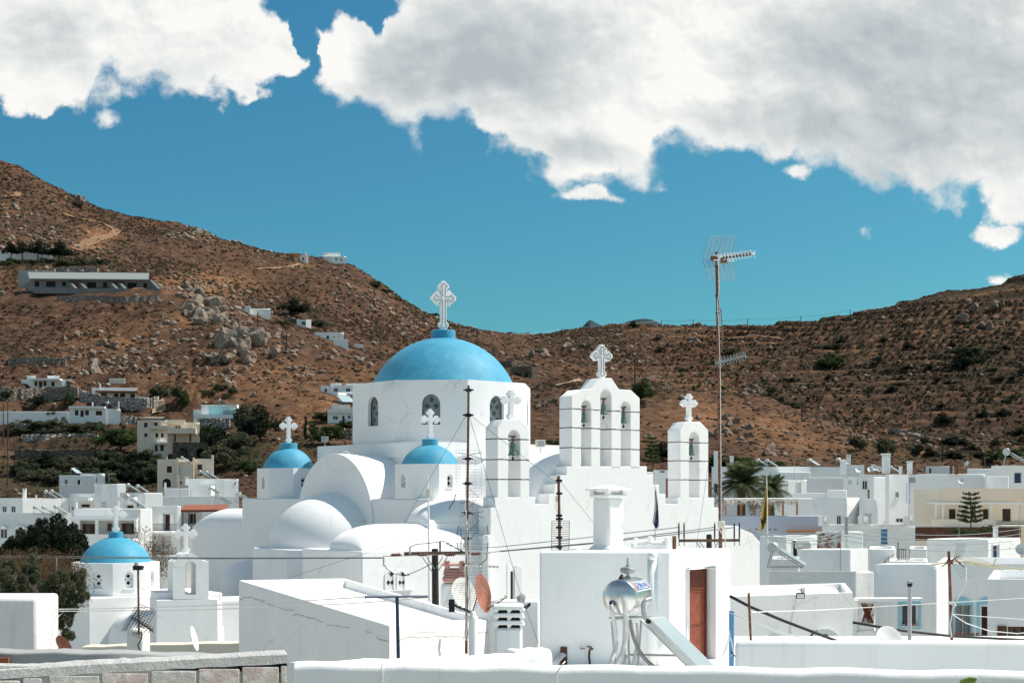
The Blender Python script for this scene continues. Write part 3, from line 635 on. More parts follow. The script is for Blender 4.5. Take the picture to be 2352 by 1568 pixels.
def hipvault(p0,p1,q0,q1,z0,h,rp,rq,name,side='q'):
 mb=MB();n1,n2=40,22;f=lambda t:math.sqrt(max(0,1-(1-min(max(t,0),1))**2))
 cosd=lambda k,n,r:(1-math.cos(math.pi/2*min(1,k/(n*.6))))*r
 for i in range(n1+1):
  dp=(p1-p0)*(i/n1)**1.7
  for j in range(n2+1):
   dq=abs(q1-q0)*(j/n2)**1.8
   z=z0+h*f(dp/rp)*f(dq/rq);q=q0+dq*(1 if q1>q0 else -1);mb.v.append(tuple(W(p0+dp,q,z)))
 for i in range(n1):
  for j in range(n2):k=i*(n2+1)+j;mb.f.append((k,k+n2+1,k+n2+2,k+1))
 return mb.build(name,CH,church,smooth=True)
QA=-14.4
pl,zA=onq(830.5,1265,QA)
boxpq(pl,12.5,QA,-11.0,BASE,zA).build('aisle_wall',CH,church,bevel=.10)
hipvault(pl+.15,6,QA+.12,-10.9,zA-.02,1.42,3.5,2.2,'aisle_vault')
boxpq(pl,-9.4,-11.2,-8.2,BASE,zA-.02).build('aisle_wall',CH,church,bevel=.1)
p2,z2=onq(985,1199.5,-13.4)
boxpq(p2,9,-13.4,-11.3,BASE,z2).build('upper_aisle_wall',CH,church,bevel=.08)
hipvault(p2+.05,5,-13.35,-11.3,z2-.02,1.45,3.2,1.6,'upper_aisle_vault')
q3,z3=onp(441,1207,PA)
mb=MB();n1,n2=22,22;f=lambda t:math.sqrt(max(0,1-(1-min(max(t,0),1))**2))
boxpq(PA+.02,8,11.3,q3,BASE,z3).build('side_aisle_wall',CH,church,bevel=.08)
for i in range(n1+1):
 for j in range(n2+1):
  dp=5*(i/n1)**1.8;dq=(q3-11.35)*(j/n2)**1.8;mb.v.append(tuple(W(PA+.08+dp,q3-.05-dq,z3-.02+1.35*f(dp/2.0)*f(dq/2.6))))
for i in range(n1):
 for j in range(n2):k=i*(n2+1)+j;mb.f.append((k,k+1,k+n2+2,k+n2+1))
mb.build('side_aisle_vault',CH,church,smooth=True)
fac=[(1121,1700),(1121,1230),(1126.4,1230),(1126.4,1165),(1136.7,1165),(1136.7,1141.7),(1229,1141),(1229,1157),(1259.9,1157),(1259.9,1133.3),(1273.3,1133.3),(1273.3,1111.3),(1286.7,1111.3),(1286.7,1090.6),(1301.5,1090.6),(1301.5,1070.5),(1486,1070.5),(1486,1090.6),(1500.2,1090.6),(1500.2,1112.7),(1514.2,1112.7),(1514.2,1134.2),(1528.4,1134.2),(1528.4,1156.4),(1556.6,1156.4),(1556.6,1142.2),(1640.7,1142.2),(1640.7,1165),(1650,1165),(1652,1207.5),(1680,1206.5),(1700,1208.5),(1716,1215),(1728,1224.5),(1739,1237),(1752,1249),(1760,1253.5),(1765.6,1255),(1765.6,1700)]
TG=1.13
MB().prism(pq(fac,QF),E2*TG).build('facade_wall',CH,church,bevel=.04)
mbp=MB()
for ul,ur,vt in ((1119.5,1129,1228),(1324,1335,1259),(1539,1549.5,1258)):
 p0,zt=onq(ul,vt,QF-.45);p1,_=onq(ur,vt,QF-.45)
 if ul<1300 or True:mbp=MB().fbox(W(p0,QF-.45,BASE),E1*(p1-p0),E2*.5,UP*(zt-BASE));mbp.build('pilaster',CH,church,bevel=.06)
boxpq(6,13.0,QF+TG,11,BASE,CZ-3.2).build('rear_block',CH,church,bevel=.06)
def gable(out,ops,seams,bells,cross):
 """bell gable: outline and openings measured on the facade plane"""
 zb=onq(out[0][0],out[0][1],QF)[1]-.06
 top=[onq(u,v,QF)for u,v in out[1:-1]];pL=onq(*out[0],QF)[0];pR=onq(*out[-1],QF)[0]
 poly=[(pL,zb)]+top+[(pR,zb)];piers=[];last=pL;O=[]
 for uL,uR,vt in ops:
  a,zt=onq(uL,vt,QF);b,zt2=onq(uR,vt,QF);zt=(zt+zt2)/2;O.append((a,b,zt));piers.append((last,a));last=b
 piers.append((last,pR))
 for a,b,zt in reversed(O):poly+=[(b,zb)]+[x for x in reversed(arcpts(a,b,zt-(b-a)/2))]+[(a,zb)]
 MB().prism([W(p,QF,z)for p,z in poly],E2*TG).build('bell_gable',CH,church,bevel=.035)
 for v in seams:
  g=MB()
  for a,b in piers:
   z=onq(out[0][0],v,QF)[1]
   for s_ in range(6):
    x0,x1=a-.006+(b-a+.012)*s_/6,a-.006+(b-a+.012)*(s_+1)/6
    hh=rnd.uniform(.035,.065);g.fbox(W(x0,QF-.006,z-hh/2+rnd.uniform(-.012,.012)),E1*(x1-x0),E2*(TG+.012),UP*hh)
  g.build('joint',MT['seam'],church)
 for (a,b,zt),(du,vtop,h,r)in zip(O,bells):
  pb,zb2=onq(du,vtop,QF+.28);bell_at(church,W(pb,QF+.28,zb2),h,r)
  MB().tube([W(a-.1,QF+.5,zb2+.34),W(b+.1,QF+.5,zb2+.34)],.035,6).build('bell_bar',MT['rust'],church)
 u,v,H,Wd,orn=cross;pc,zc=onq(u,v,QF+TG/2);add_cross(church,W(pc,QF+TG/2,zc-.03),H,Wd,.34,rad(27),orn)
gable([(1142.6,1141),(1142.6,981.5),(1156.5,963),(1196.5,963.5),(1216,981.6),(1216,1141)],[(1166.7,1194.6,987.8)],[1007,1054.3,1100],[(1178,1014.5,.80,.32)],(1173,962.5,1.78,1.30,0))
gable([(1312.7,1070.5),(1312.7,910),(1331.5,894.3),(1358.5,893),(1376,868),(1405,868),(1422,893.8),(1450,895.7),(1469.5,914),(1469.5,1070.5)],[(1335.0,1357.5,919.5),(1379,1404,894),(1426,1448,922)],[938,981.5,1027.5],[(1341,945,.66,.22),(1386,927,.66,.27),(1432,947,.68,.23)],(1381,867,2.12,1.52,1))
gable([(1562,1142.2),(1562,987),(1575.5,968),(1609,968.5),(1627,987.8),(1627,1142.2)],[(1582.7,1605.7,991.8)],[1014.5,1057.5,1101],[(1587.5,1020,.74,.27)],(1582,967,1.86,1.28,0))
def wall_niche(ul,ur,vt,vb,q,mat,name='window',proud=.03,dep=.06):
 p0,zt=onq(ul,vt,q);p1,zb=onq(ur,vb,q);o=W(p0,q,zb);return o,p1-p0,zt-zb
def niche(ul,ur,vt,vb,q,dark=.0,lat=True,nm='window'):
 o,wd,hh=wall_niche(ul,ur,vt,vb,q,None)
 fr=MB();pts=panel_pts(o,E1,UP,0,0,wd,hh,True);inn=panel_pts(o,E1,UP,.10,.08,wd-.10,hh-.10,True);n=len(pts)
 fr.add([p+NB*.05 for p in pts]+[p+NB*.05 for p in inn]+[p-NB*.02 for p in pts]+[p-NB*.02 for p in inn],[(k,k+1,n+k+1,n+k)for k in range(n-1)]+[(k,2*n+k,2*n+k+1,k+1)for k in range(n-1)]+[(n+k,n+k+1,3*n+k+1,3*n+k)for k in range(n-1)])
 w=fr.build(nm,CH,church);pm=MB().prism([p+NB*.008 for p in inn],-NB*.02);pm.build('pane',MT['pale']if lat else MT['dark'],w)
 if lat:
  for fx,fz in ((.68,.78),(.34,.38),(.74,.38)):qm=MB();quatrefoil(qm,o+E1*wd*fx+UP*hh*fz+NB*.009,E1,UP,NB,wd*.17);qm.build('lattice',MT['seam'],w)
 return w
niche(883.5,906.5,1308,1354,QA);niche(911,931.5,1308,1354,QA)
p0,zt=onq(889,1356.5,QA);MB().fbox(W(p0,QA,zt),E1*1.75,NB*.1,UP*.05).build('sill',CH,church)
o,wd,hh=wall_niche(1172,1197,1300,1378,QF,None)
mb=MB();wall_face(mb,o+NB*.02-E1*.25-UP*.1,E1,UP,NB,wd+.5,hh+.35,[(.25,.1,.25+wd,.1+hh,True)],.02)
mb.build('niche_surround',CH,church)
w=MB().prism([p+NB*.012 for p in panel_pts(o,E1,UP,.30,0,wd,hh,True)],NB*.05).build('niche_reveal',MT['pale'],church)
MB().prism([p+NB*.010 for p in panel_pts(o,E1,UP,0.02,0,.17,hh-.30,False)],NB*.02).build('doorway',MT['dark'],church)
def floodlight(root,c,az,s=1.,mat='plastic'):
 c=Vector(c);m_=MB().tube([c,c+UP*.35*s],.03*s,6);m_.cbox(c+UP*.5*s,.42*s,.22*s,.34*s,az);o=m_.build('floodlight',MT[mat],root)
 n=Vector((math.sin(az),-math.cos(az),0));ex=Vector((math.cos(az),math.sin(az),0))
 MB().fbox(c+UP*.36*s+n*.112*s-ex*.17*s,ex*.34*s,n*.01,UP*.26*s).build('lens',MT['lens'],o);return o
floodlight(church,W(-6.2,5.6,zs_-.05),rad(-30),1.1);pz=onq(1241,1025,-9.5);floodlight(church,W(pz[0],-9.5,pz[1]-.5),rad(20),1.4)
wl=MB()
for k in range(3):
 a=W(PA+.3+k*.9,-1.2,CZ+2.8);wl.tube([a,a+Vector((.2,-.2,.18)),a+Vector((.5,-.2,.02))],.02,4)
wl.build('roof_cable',MT['whitewire'],church)
KD=68.0;kc=P(266,1324,KD);AK=rad(34.3)
chapel=thing('chapel','small whitewashed chapel with a pale blue dome beside the leafy tree on the left','chapel',(kc.x,kc.y,1.0))
F1=Vector((math.cos(AK),math.sin(AK),0));F2=Vector((-math.sin(AK),math.cos(AK),0))
zt_,zb_=P(0,1289,KD).z,P(0,1361,KD).z
tz=octdrum(chapel,kc,1.87,zb_,zt_,AK,(0,1,2,7,6),dome_r=1.66,dome_h=1.18,ped_r=.34,ped_h=.24,wx=.42,wz=(.34,1.10),dep=.14,lattice='diamond')
add_cross(chapel,tz-UP*.02,1.26,1.02,.2,rad(24),0)
def K(a,b,z):return Vector((kc.x,kc.y,0))+F1*a+F2*b+UP*z
MB().fbox(K(-2.05,-2.3,BASE),F1*6.5,F2*4.4,UP*(zb_-BASE-.02)).build('body',CH,chapel,bevel=.06)
n=26;Rk=1.5;zk=zb_-2.0
A=[K(.35+Rk*1.0*math.cos(math.pi*k/n),-2.2,zk+Rk*.92*math.sin(math.pi*k/n))for k in range(n+1)]
MB().prism([K(.35+Rk,-2.2,BASE)]+A+[K(.35-Rk,-2.2,BASE)],-F2*2.6).build('porch_vault',CH,chapel,smooth='auto',bevel=.04)
MB().fbox(K(-2.05,-4.6,BASE),F1*1.0,F2*2.4,UP*(zk-BASE-.6)).build('porch_wall',CH,chapel,bevel=.06)
MB().fbox(K(1.5,-4.3,BASE),F1*2.2,F2*2.2,UP*(zk+.55-BASE)).build('porch_wall',CH,chapel,bevel=.06)
bd=64.0;bl=P(396,1360,bd);G1=Vector((math.cos(rad(22)),math.sin(rad(22)),0));G2=Vector((-G1.y,G1.x,0))
def onb(x,y):
 u,v=cv(ZC,x,y);k=(u-CX)/F;t=(bl.y*G1.x-bl.x*G1.y)/(G1.x-k*G1.y)
 return Vector((k*t,t,CZ+(HV-v)*t/F))
out=[(1305,935),(1305,655),(1332,640),(1345,622),(1368,600),(1400,588),(1430,586),(1462,592),(1490,610),(1508,632),(1540,645),(1575,648),(1575,935)]
hole=[(1396,900),(1480,900)];a0,a1=onb(1396,900),onb(1480,900);ztop_=onb(1440,645).z;w_=(a1-a0).length
ar=[a0+G1*(x)+UP*(z-a0.z)for x,z in arcpts(0,w_,ztop_-w_/2)]
o_=[onb(*q)for q in out];mid=len(ar)//2
left=o_[:7]+[ar[mid]]+list(reversed(ar[:mid]))+[a0,Vector((a0.x,a0.y,o_[0].z))]
right=[Vector((a0.x,a0.y,o_[0].z)),a0,a1]+list(reversed(ar[mid:]))+[o_[6]]+o_[7:]
bf=MB();th=1.5
for poly in (left,right):bf.prism(poly,G2*th)
b0=onb(1175,1240);b1=onb(1660,935)
bf.build('belfry',CH,chapel,smooth=False)
MB().fbox(Vector((onb(1176,950).x,onb(1176,950).y,BASE)),G1*((onb(1650,940)-onb(1176,940)).length),G2*2.0,UP*(onb(1300,936).z-BASE)).build('belfry_wall',CH,chapel,bevel=.05)
MB().fbox(Vector((onb(1176,950).x,onb(1176,950).y,onb(1300,936).z-.02))+G1*.02+G2*.25,G1*1.45,G2*1.7,UP*.34).build('belfry_step',CH,chapel,bevel=.05)
MB().tube([a0+UP*1.75-G1*.1+G2*.4,a1+UP*1.75+G2*.4+G1*.1],.02,6).build('bell_bar',MT['rust'],chapel)
add_cross(chapel,onb(1416,588)+G2*.6-UP*.03,1.36,1.06,.22,rad(22),0)
FOOT=[]
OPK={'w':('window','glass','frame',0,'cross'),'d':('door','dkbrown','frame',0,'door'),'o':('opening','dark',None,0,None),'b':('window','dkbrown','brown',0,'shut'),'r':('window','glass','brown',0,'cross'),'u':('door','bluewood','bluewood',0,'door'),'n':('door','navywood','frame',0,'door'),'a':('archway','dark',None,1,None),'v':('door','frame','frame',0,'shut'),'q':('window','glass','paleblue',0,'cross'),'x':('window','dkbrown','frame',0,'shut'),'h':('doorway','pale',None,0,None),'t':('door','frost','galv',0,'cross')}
def put_openings(root,o,ex,n,ops,dep):
 for q in ops:
  nm,pm,fm,ar,st=OPK[q[5]];x0,z0,x1,z1=q[:4];w,h=x1-x0,z1-z0
  pan=MB().prism([p-n*(dep-.02)for p in panel_pts(o,ex,UP,x0-.02,z0-.02,x1+.02,z1+.02,ar)],-n*.04)
  if fm is None:pan.build(nm,MT[pm],root);continue
  f=MB();t=min(.055,w*.11);fo=o-n*(dep-.02)
  f.fbox(fo+ex*x0+UP*z0,ex*t,n*.06,UP*h);f.fbox(fo+ex*(x1-t)+UP*z0,ex*t,n*.06,UP*h)
  f.fbox(fo+ex*(x0+t)+UP*(z1-t),ex*(w-2*t),n*.058,UP*t)
  if nm=='window':f.fbox(fo+ex*(x0+t)+UP*z0,ex*(w-2*t),n*.058,UP*t)
  if st=='cross':f.fbox(fo+ex*(x0+w/2-t*.4)+UP*(z0+t),ex*t*.8,n*.05,UP*(h-2*t))
  fr=f.build(nm,MT[fm],root)
  if st=='cross':pan.build('pane',MT[pm],fr)
  else :
   for k in (0,1):
    s=MB();wl=(w-2*t)/2;a=fo+ex*(x0+t+k*wl+.01)+UP*(z0+.03);s.fbox(a,ex*(wl-.02),n*.035,UP*(h-t-.03))
    if st=='shut':
     m_=max(3,int(h/.16))
     for j in range(m_):s.fbox(a+UP*(h-t-.06)*(j+.3)/m_+n*.035+ex*.05,ex*(wl-.12),n*.018,UP*.05)
    else :
     for j in (0,1):s.fbox(a+UP*((h-t)*(.08+.48*j))+n*.035+ex*.06,ex*(wl-.14),n*.015,UP*(h*.36))
    s.build('shutter' if st=='shut' else 'door_leaf',MT[pm],fr)
def blk(z,xl,xc,xr,yt,d,al=3.,ar=None,mat='white',L=(),R=(),root=None,name='house',part='wall',label=None,cat='house',group=None,base=None,par=.3,rw=None,yb=None,bev=.05,dep=.14,th=.2,lift=0.,lw=None,flat=False,sub=None):
 """a flat-roofed block: near corner at sheet column xc, left face to xl (turned back by al degrees), right face to xr; openings measured on the faces"""
 ul,vt=cv(z,xl,yt);uc,_=cv(z,xc,yt);x0=(uc-CX)*d/F;y0=d
 tL=Vector((-math.cos(rad(al)),math.sin(rad(al)),0));tR=Vector((math.sin(rad(al)),math.cos(rad(al)),0))if ar is None else Vector((math.cos(rad(ar)),math.sin(rad(ar)),0))
 k=(ul-CX)/F;Lw=(x0-k*y0)/(-tL.x+k*tL.y)if lw is None else lw
 if xr is None and ar is None:
  kr=(x0/y0);kl=k;sl_=(kl+kr)/2;tR=Vector((sl_,1,0)).normalized()
 if xr is not None:k2=(cv(z,xr,yt)[0]-CX)/F;Rw=(k2*y0-x0)/(tR.x-k2*tR.y)
 else :Rw=rw or 6.0
 Rw=max(.3,min(Rw,40));zt=CZ+(HV-vt)*d/F+lift
 C0=Vector((x0,y0,0));cs=[C0+tL*Lw,C0,C0+tR*Rw,C0+tL*Lw+tR*Rw]
 if yb is not None:zb=CZ+(HV-cv(z,0,yb)[1])*d/F
 elif base is not None:zb=base
 else :zb=min(gz(c.x,c.y)for c in cs)-.4
 if root is None:
  root=thing(name,label,cat,(x0,y0,zb),group);FOOT.append(((cs[0]+cs[2])/2,max(Lw,Rw)*.62))
 par_root=sub or root
 mb=MB();H=zt-zb
 def conv(ops,o,ex,n):
  out=[]
  for q in ops:
   r=[]
   for (x,y)in ((q[0],q[3]),(q[2],q[1])):
    u,v=cv(z,x,y);kk=(u-CX)/F;t=(o.y*ex.x-o.x*ex.y)/(ex.x-kk*ex.y)
    r+=[(Vector((kk*t,t,0))-Vector((o.x,o.y,0))).dot(ex),CZ+(HV-v)*t/F-zb]
   W_=Lw if ex==-tL else Rw
   r[0]=max(.05,min(r[0],W_-.2));r[2]=max(r[0]+.1,min(r[2],W_-.05));r[1]=max(.05,r[1]);r[3]=max(r[1]+.15,min(r[3],H-.08))
   out.append((r[0],r[1],r[2],r[3],OPK[q[4]][3],q[4]))
  return out
 oL=Vector((cs[0].x,cs[0].y,zb));exL=-tL;nL=exL.cross(UP);oR=Vector((x0,y0,zb));nR=tR.cross(UP)
 LO,RO=conv(L,oL,exL,nL),conv(R,oR,tR,nR)
 wall_face(mb,oL,exL,UP,nL,Lw,H,LO,dep);wall_face(mb,oR,tR,UP,nR,Rw,H,RO,dep)
 B=[Vector((c.x,c.y,zb))for c in cs];T=[Vector((c.x,c.y,zt))for c in cs]
 if dep>.3:
  ex_=dep+1.2;c2,c3=[Vector((c.x+c.x/c.y*ex_,c.y+ex_,0))for c in cs[2:]];t2,t3,b2,b3=c2+UP*zt,c3+UP*zt,c2+UP*zb,c3+UP*zb
  mb.quad(B[2],b2,t2,T[2]);mb.quad(b2,b3,t3,t2);mb.quad(b3,B[0],T[0],t3);mb.add([T[0],T[1],T[2],t2,t3],[(0,1,2,3,4)])
 else :mb.quad(B[2],B[3],T[3],T[2]);mb.quad(B[3],B[0],T[0],T[3])
 if dep>.3:pass
 elif flat or par<=0:mb.add(T,[(0,1,2,3)])
 else :
  tt=min(th,Lw*.2,Rw*.2)
  I=[T[0]-tL*tt+tR*tt,T[1]+tL*tt+tR*tt,T[2]+tL*tt-tR*tt,T[3]-tL*tt-tR*tt];J=[p-UP*par for p in I]
  for a in range(4):
   b=(a+1)%4;mb.quad(T[a],T[b],I[b],I[a]);mb.quad(I[a],I[b],J[b],J[a])
  mb.add(J,[(0,1,2,3)])
 mb.build(part,MT[mat],par_root,bevel=bev,weld=True)
 put_openings(root,oL,exL,nL,LO,dep);put_openings(root,oR,tR,nR,RO,dep)
 root_info=dict(root=root,oL=oL,exL=exL,nL=nL,oR=oR,exR=tR,nR=nR,Lw=Lw,Rw=Rw,zb=zb,zt=zt,z=z,d=d);INFO[root.name+part]=root_info
 return root_info
INFO={}
def onface(h,side,x,y,off=0.):
 """point on a face of a block seen at sheet position x, y; off = metres proud of it"""
 o,ex,n=(h['oL'],h['exL'],h['nL'])if side=='L' else (h['oR'],h['exR'],h['nR'])
 u,v=cv(h['z'],x,y);kk=(u-CX)/F;oo=o+n*off;t=(oo.y*ex.x-oo.x*ex.y)/(ex.x-kk*ex.y)
 return Vector((kk*t,t,CZ+(HV-v)*t/F))
def slab_on(h,side,x0,y0,x1,y1,dep,name,mat,root=None,back=0.02):
 """a box standing out of a face between two sheet positions"""
 o,ex,n=(h['oL'],h['exL'],h['nL'])if side=='L' else (h['oR'],h['exR'],h['nR'])
 a,b=onface(h,side,x0,y1),onface(h,side,x1,y0);w=(b-a).dot(ex);hh=b.z-a.z
 return MB().fbox(a-n*back,ex*w,n*(dep+back),UP*hh).build(name,MT[mat],root or h['root'])
def railing(root,a,b,h,mat='iron',posts=14,name='railing',r=.014):
 a,b=Vector(a),Vector(b);g=MB();g.tube([a+UP*h,b+UP*h],r*1.5,5);g.tube([a+UP*.08,b+UP*.08],r*1.3,5)
 for k in range(posts+1):
  p=a.lerp(b,k/posts);g.tube([p+UP*.08,p+UP*h],r,4)
 return g.build(name,MT[mat],root)
def make_heater():
 r=thing('solar_water_heater','x','water heater',(0,0,0));mb=MB()
 mb.lathe([(.001,0),(.25,.0),(.28,.03),(.28,1.22),(.25,1.25),(.001,1.25)],(-.62,0,1.05),20,ax=(1,0,0));mb.build('tank',MT['alu'],r,smooth='auto')
 c=MB().fbox((-.95,-.35,.92),(1.9,0,0),(0,-1.35,-.85),(0,-.045,.075));c.build('collector',MT['collector'],r)
 f=MB()
 for x in (-.7,.7):f.tube([(x,.25,0),(x,.05,.8)],.03,4);f.tube([(x,-1.6,0),(x,-.3,.82)],.03,4);f.tube([(x,.25,0),(x,-1.6,0)],.025,4)
 f.build('stand',MT['galv'],r);return r
def make_dish():
 r=thing('satellite_dish','x','satellite dish',(0,0,0));mb=MB();n=Vector((0,-1,.45)).normalized();c=Vector((0,-.1,.75))
 mb.lathe([(.001,.0),(.2,.03),(.34,.085),(.42,.135),(.43,.135),(.34,.07),(.2,.012),(.001,-.02)],c,22,ax=n);mb.build('reflector',MT['dish'],r,smooth='auto')
 a=MB().tube([c-UP*.38+n*.1,c+n*.52-UP*.12],.016,5);a.cbox(c+n*.54-UP*.1,.07,.1,.09);a.build('feed_arm',MT['galv'],r)
 MB().tube([(0,.02,0),(0,.02,.8)],.03,6).build('mast',MT['galv'],r);return r
def make_chimney():
 r=thing('chimney','x','chimney',(0,0,0));mb=MB().cbox((0,0,.55),.42,.42,1.1);mb.build('stack',MT['white'],r,bevel=.04)
 c=MB()
 for x in (-.17,.17):
  for y in (-.17,.17):c.cbox((x,y,1.17),.09,.09,.16)
 c.cbox((0,0,1.28),.52,.52,.06);c.build('cap',MT['white'],r);return r
def make_antenna():
 r=thing('tv_antenna','x','antenna',(0,0,0));MB().tube([(0,0,0),(0,0,2.6)],.022,5).build('mast',MT['galv'],r);e=MB().tube([(-.1,0,2.45),(1.0,.3,2.5)],.012,4)
 for k in range(8):x=.05+k*.12;e.tube([(x+.07,x*.3-.25,2.46+x*.04),(x-.07,x*.3+.25,2.46+x*.04)],.007,3)
 e.build('elements',MT['alu'],r);return r
PROTO={'heater':make_heater,'dish':make_dish,'chimney':make_chimney,'antenna':make_antenna};USED={}
GRP={'heater':'solar water heaters on the town roofs','dish':'satellite dishes on the town roofs','chimney':'small chimneys on the town roofs','antenna':'thin antennas on the town roofs'}
def roofthing(kind,z,x,ybase,d,label,rot=0.,sc=1.):
 p=PZ(z,x,ybase,d)
 if kind not in USED:o=USED[kind]=PROTO[kind]();o.location=p;o.rotation_euler=(0,0,rot);o.scale=(sc,)*3;o['label']=label;o['group']=GRP[kind];return o
 return dup(USED[kind],loc=p,rotz=rot,scale=sc,label=label)
GR,GL,GHL='houses of the town on the right','houses of the town on the left','houses on the hillside'
h=blk(ZJ,75,2700,None,912,24,al=-1,rw=.35,yb=1400,label='long plain grey-white parapet wall crossing the right half behind the nearest one',cat='wall',name='parapet_wall',par=0,bev=.07,mat='pale')
h=blk(ZJ,-200,1005,None,528,44,al=-24,rw=5,par=.2,label='low white house with a loudspeaker and dark arched openings behind the right parapet',group=GR,R=[],L=[(640,815,840,1000,'a')])
for x,y,s,fl in ((600,520,.40,0),(570,590,.5,1)):
 p=onface(h,'L',x,y,.02 if fl else -.2)
 if not fl:
  sp_=thing('loudspeaker','white horn loudspeaker on the roof edge of the low house on the right','loudspeaker',p);MB().tube([p-UP*.15,p+UP*.05],.012,6).build('bracket',MT['galv'],sp_)
  MB().lathe([(.025,-.13),(.03,-.04),(.05,.01),(.092,.07),(.096,.075),(.04,.0)],p+UP*.05,18,ax=(.45,-.85,-.15)).build('horn',MT['frame'],sp_,smooth='auto')
 else :
  fl_=thing('floodlight','small black flat floodlight on the low white house wall','floodlight',p);n=Vector((0,-1,-.55)).normalized();ex=Vector((1,0,0));ez=ex.cross(n)
  MB().tube([p+Vector((-.05,.05,.1)),p+Vector((0,-.25,.12))],.01,5).build('arm',MT['iron'],fl_);q=p+Vector((-.12,-.33,.1))
  MB().fbox(q,ex*.26,n*.04,-ez*.19).build('case',MT['iron'],fl_);MB().fbox(q+n*.041+ex*.022-ez*.02,ex*.216,n*.004,-ez*.15).build('lens',MT['labelwhite'],fl_)
  MB().tube([p+Vector((-.1,-.02,-.1)),p+Vector((0,-.03,-.5)),p+Vector((-.03,-.03,-.78))],.009,4).build('cable',MT['whitewire'],fl_)
h2=MB();pr=[]
mb=MB()
for x0,x1,yt in ((640,905,805),(255,480,840)):
 a,b=onface(h,'L',x0,1000),onface(h,'L',x1,1000);t_=onface(h,'L',(x0+x1)/2,yt).z;w=(b-a).x;pts=[a+Vector((w/2-w/2*math.cos(math.pi*k/16),-.02,(t_-a.z)*math.sin(math.pi*k/16)))for k in range(17)]
 inn=[a+Vector((w/2-(w/2-.16)*math.cos(math.pi*k/16),-.02,(t_-a.z-.16)*math.sin(math.pi*k/16)))for k in range(17)]
 if x0>500:mb.add(pts+inn+[p+Vector((0,.3,0))for p in inn],[(k,k+1,18+k,17+k)for k in range(16)]+[(17+k,18+k,35+k,34+k)for k in range(16)]);mb.build('arch_surround',MT['white'],h['root'])
 else :MB().prism([p+Vector((0,.02,0))for p in pts],(0,-.1,0)).build('arch_niche',MT['white'],h['root'])
g=MB()
for k in range(9):x=655+k*21;g.tube([onface(h,'L',x,990,-.06),onface(h,'L',x,870+abs(k-4)*14,-.06)],.012,4)
for y in (900,935):g.tube([onface(h,'L',655,y,-.06),onface(h,'L',828,y,-.06)],.012,4)
g.build('grille',MT['iron'],h['root'])
h=blk(ZJ,345,1030,1172,368,58,al=2,ar=35,mat='aged',label='long grey-white house with a weathered parapet behind the loudspeaker house',group=GR)
slab_on(h,'L',517,405,528,600,.05,'drainpipe','pale');slab_on(h,'L',345,362,1030,372,.05,'coping','aged')
h=blk(ZJ,1000,1012,1185,570,49,al=60,ar=4,mat='white',R=[(1045,600,1172,828,'o')],flat=True,label='white porch with a lattice trellis and a narrow tiled ledge between two houses',cat='porch',name='porch')
g=MB()
for k in range(9):
 x=1072+k*12;g.tube([onface(h,'R',max(1072,x-60),612+max(0,72-0)*0,-.05),onface(h,'R',min(1168,x+60),770,-.05)],.016,4);g.tube([onface(h,'R',min(1168,x+50),612,-.07),onface(h,'R',max(1072,x-50),770,-.07)],.016,4)
g.build('trellis',MT['brown'],h['root'])
MB().fbox(onface(h,'R',1010,590,0),h['exR']*2.3,h['nR']*.5,UP*.1).build('eave',MT['white'],h['root'])
for x,y in ((1142,670),(1142,745),(1160,705)):
 p=onface(h,'R',x,y,.02);tag(MB().lathe([(.022,-.04),(.034,.03),(.036,.035),(.03,.03)],p,10).build('flower_pot',MT['pot']),'small clay pot hung on the porch trellis','flower pot','clay pots on the porch trellis')
h=blk(ZJ,1172,1662,1760,306,50,al=2,ar=52,mat='white',L=[(1385,617,1518,790,'w')],label='white house with one pale-blue framed window behind the grey flue pipe',group=GR)
def blueframe(h,side,x0,y0,x1,y1,ax0,ay0,ax1,ay1,arch_y):
 o,ex,n=(h['oL'],h['exL'],h['nL'])if side=='L' else (h['oR'],h['exR'],h['nR'])
 A=[onface(h,side,*q,.02)for q in ((x0,y1),(x1,y1),(x1,y0))];mid=[onface(h,side,x0+(x1-x0)*(.14+.72*k/12),y0-(y0-arch_y)*math.sin(math.pi*k/12),.02)for k in range(12,-1,-1)]
 A+=mid+[onface(h,side,x0,y0,.02)];I=[onface(h,side,*q,.02)for q in ((ax0,ay1),(ax1,ay1),(ax1,ay0),(ax0,ay0))]
 mb=MB()
 mb.prism([A[0],A[1],I[1],I[0]],n*.03);mb.prism([A[1],A[2],I[2],I[1]],n*.03);mb.prism([A[-1],A[0],I[0],I[3]],n*.03);mb.prism([I[3],I[2]]+A[2:],n*.03)
 return mb.build('window_surround',MT['paleblue'],h['root'])
blueframe(h,'L',1362,588,1537,812,1385,617,1518,790,562)
slab_on(h,'L',1385,790,1518,797,.12,'window_ledge','white')
for k,x in enumerate((1424,1481)):
 p=onface(h,'L',x,790,.06);r=tag(MB().lathe([(.030,0),(.044,.09),(.05,.1),(.04,.095)],p,10).build('flower_pot',MT['pot']),'clay pot with a small plant, %s on the blue-framed window ledge'%('left one' if k==0 else 'right one'),'flower pot','pots on the window ledge')
slab_on(h,'L',1640,345,1662,900,.04,'drainpipe','white')
h3=blk(ZJ,1662,2900,None,302,55,al=1,rw=6,mat='white',L=[(1810,620,1935,990,'t'),(2015,632,2075,990,'d')],label='white house with two pale-blue arched doors and a plant balcony at far right',group=GR)
for x0,x1,ax in ((1786,1952,0),(1983,2130,1)):
 blueframe(h3,'L',x0,596,x1,985,x0+22,622,x1-20,984,562)
a,b=onface(h3,'L',1720,935,1.0),onface(h3,'L',2080,940,1.0)
railing(h3['root'],a,b,.36,posts=40,r=.008);MB().fbox(a-UP*.1,b-a,Vector((0,1,0)),UP*.1).build('balcony_slab',MT['white'],h3['root'])
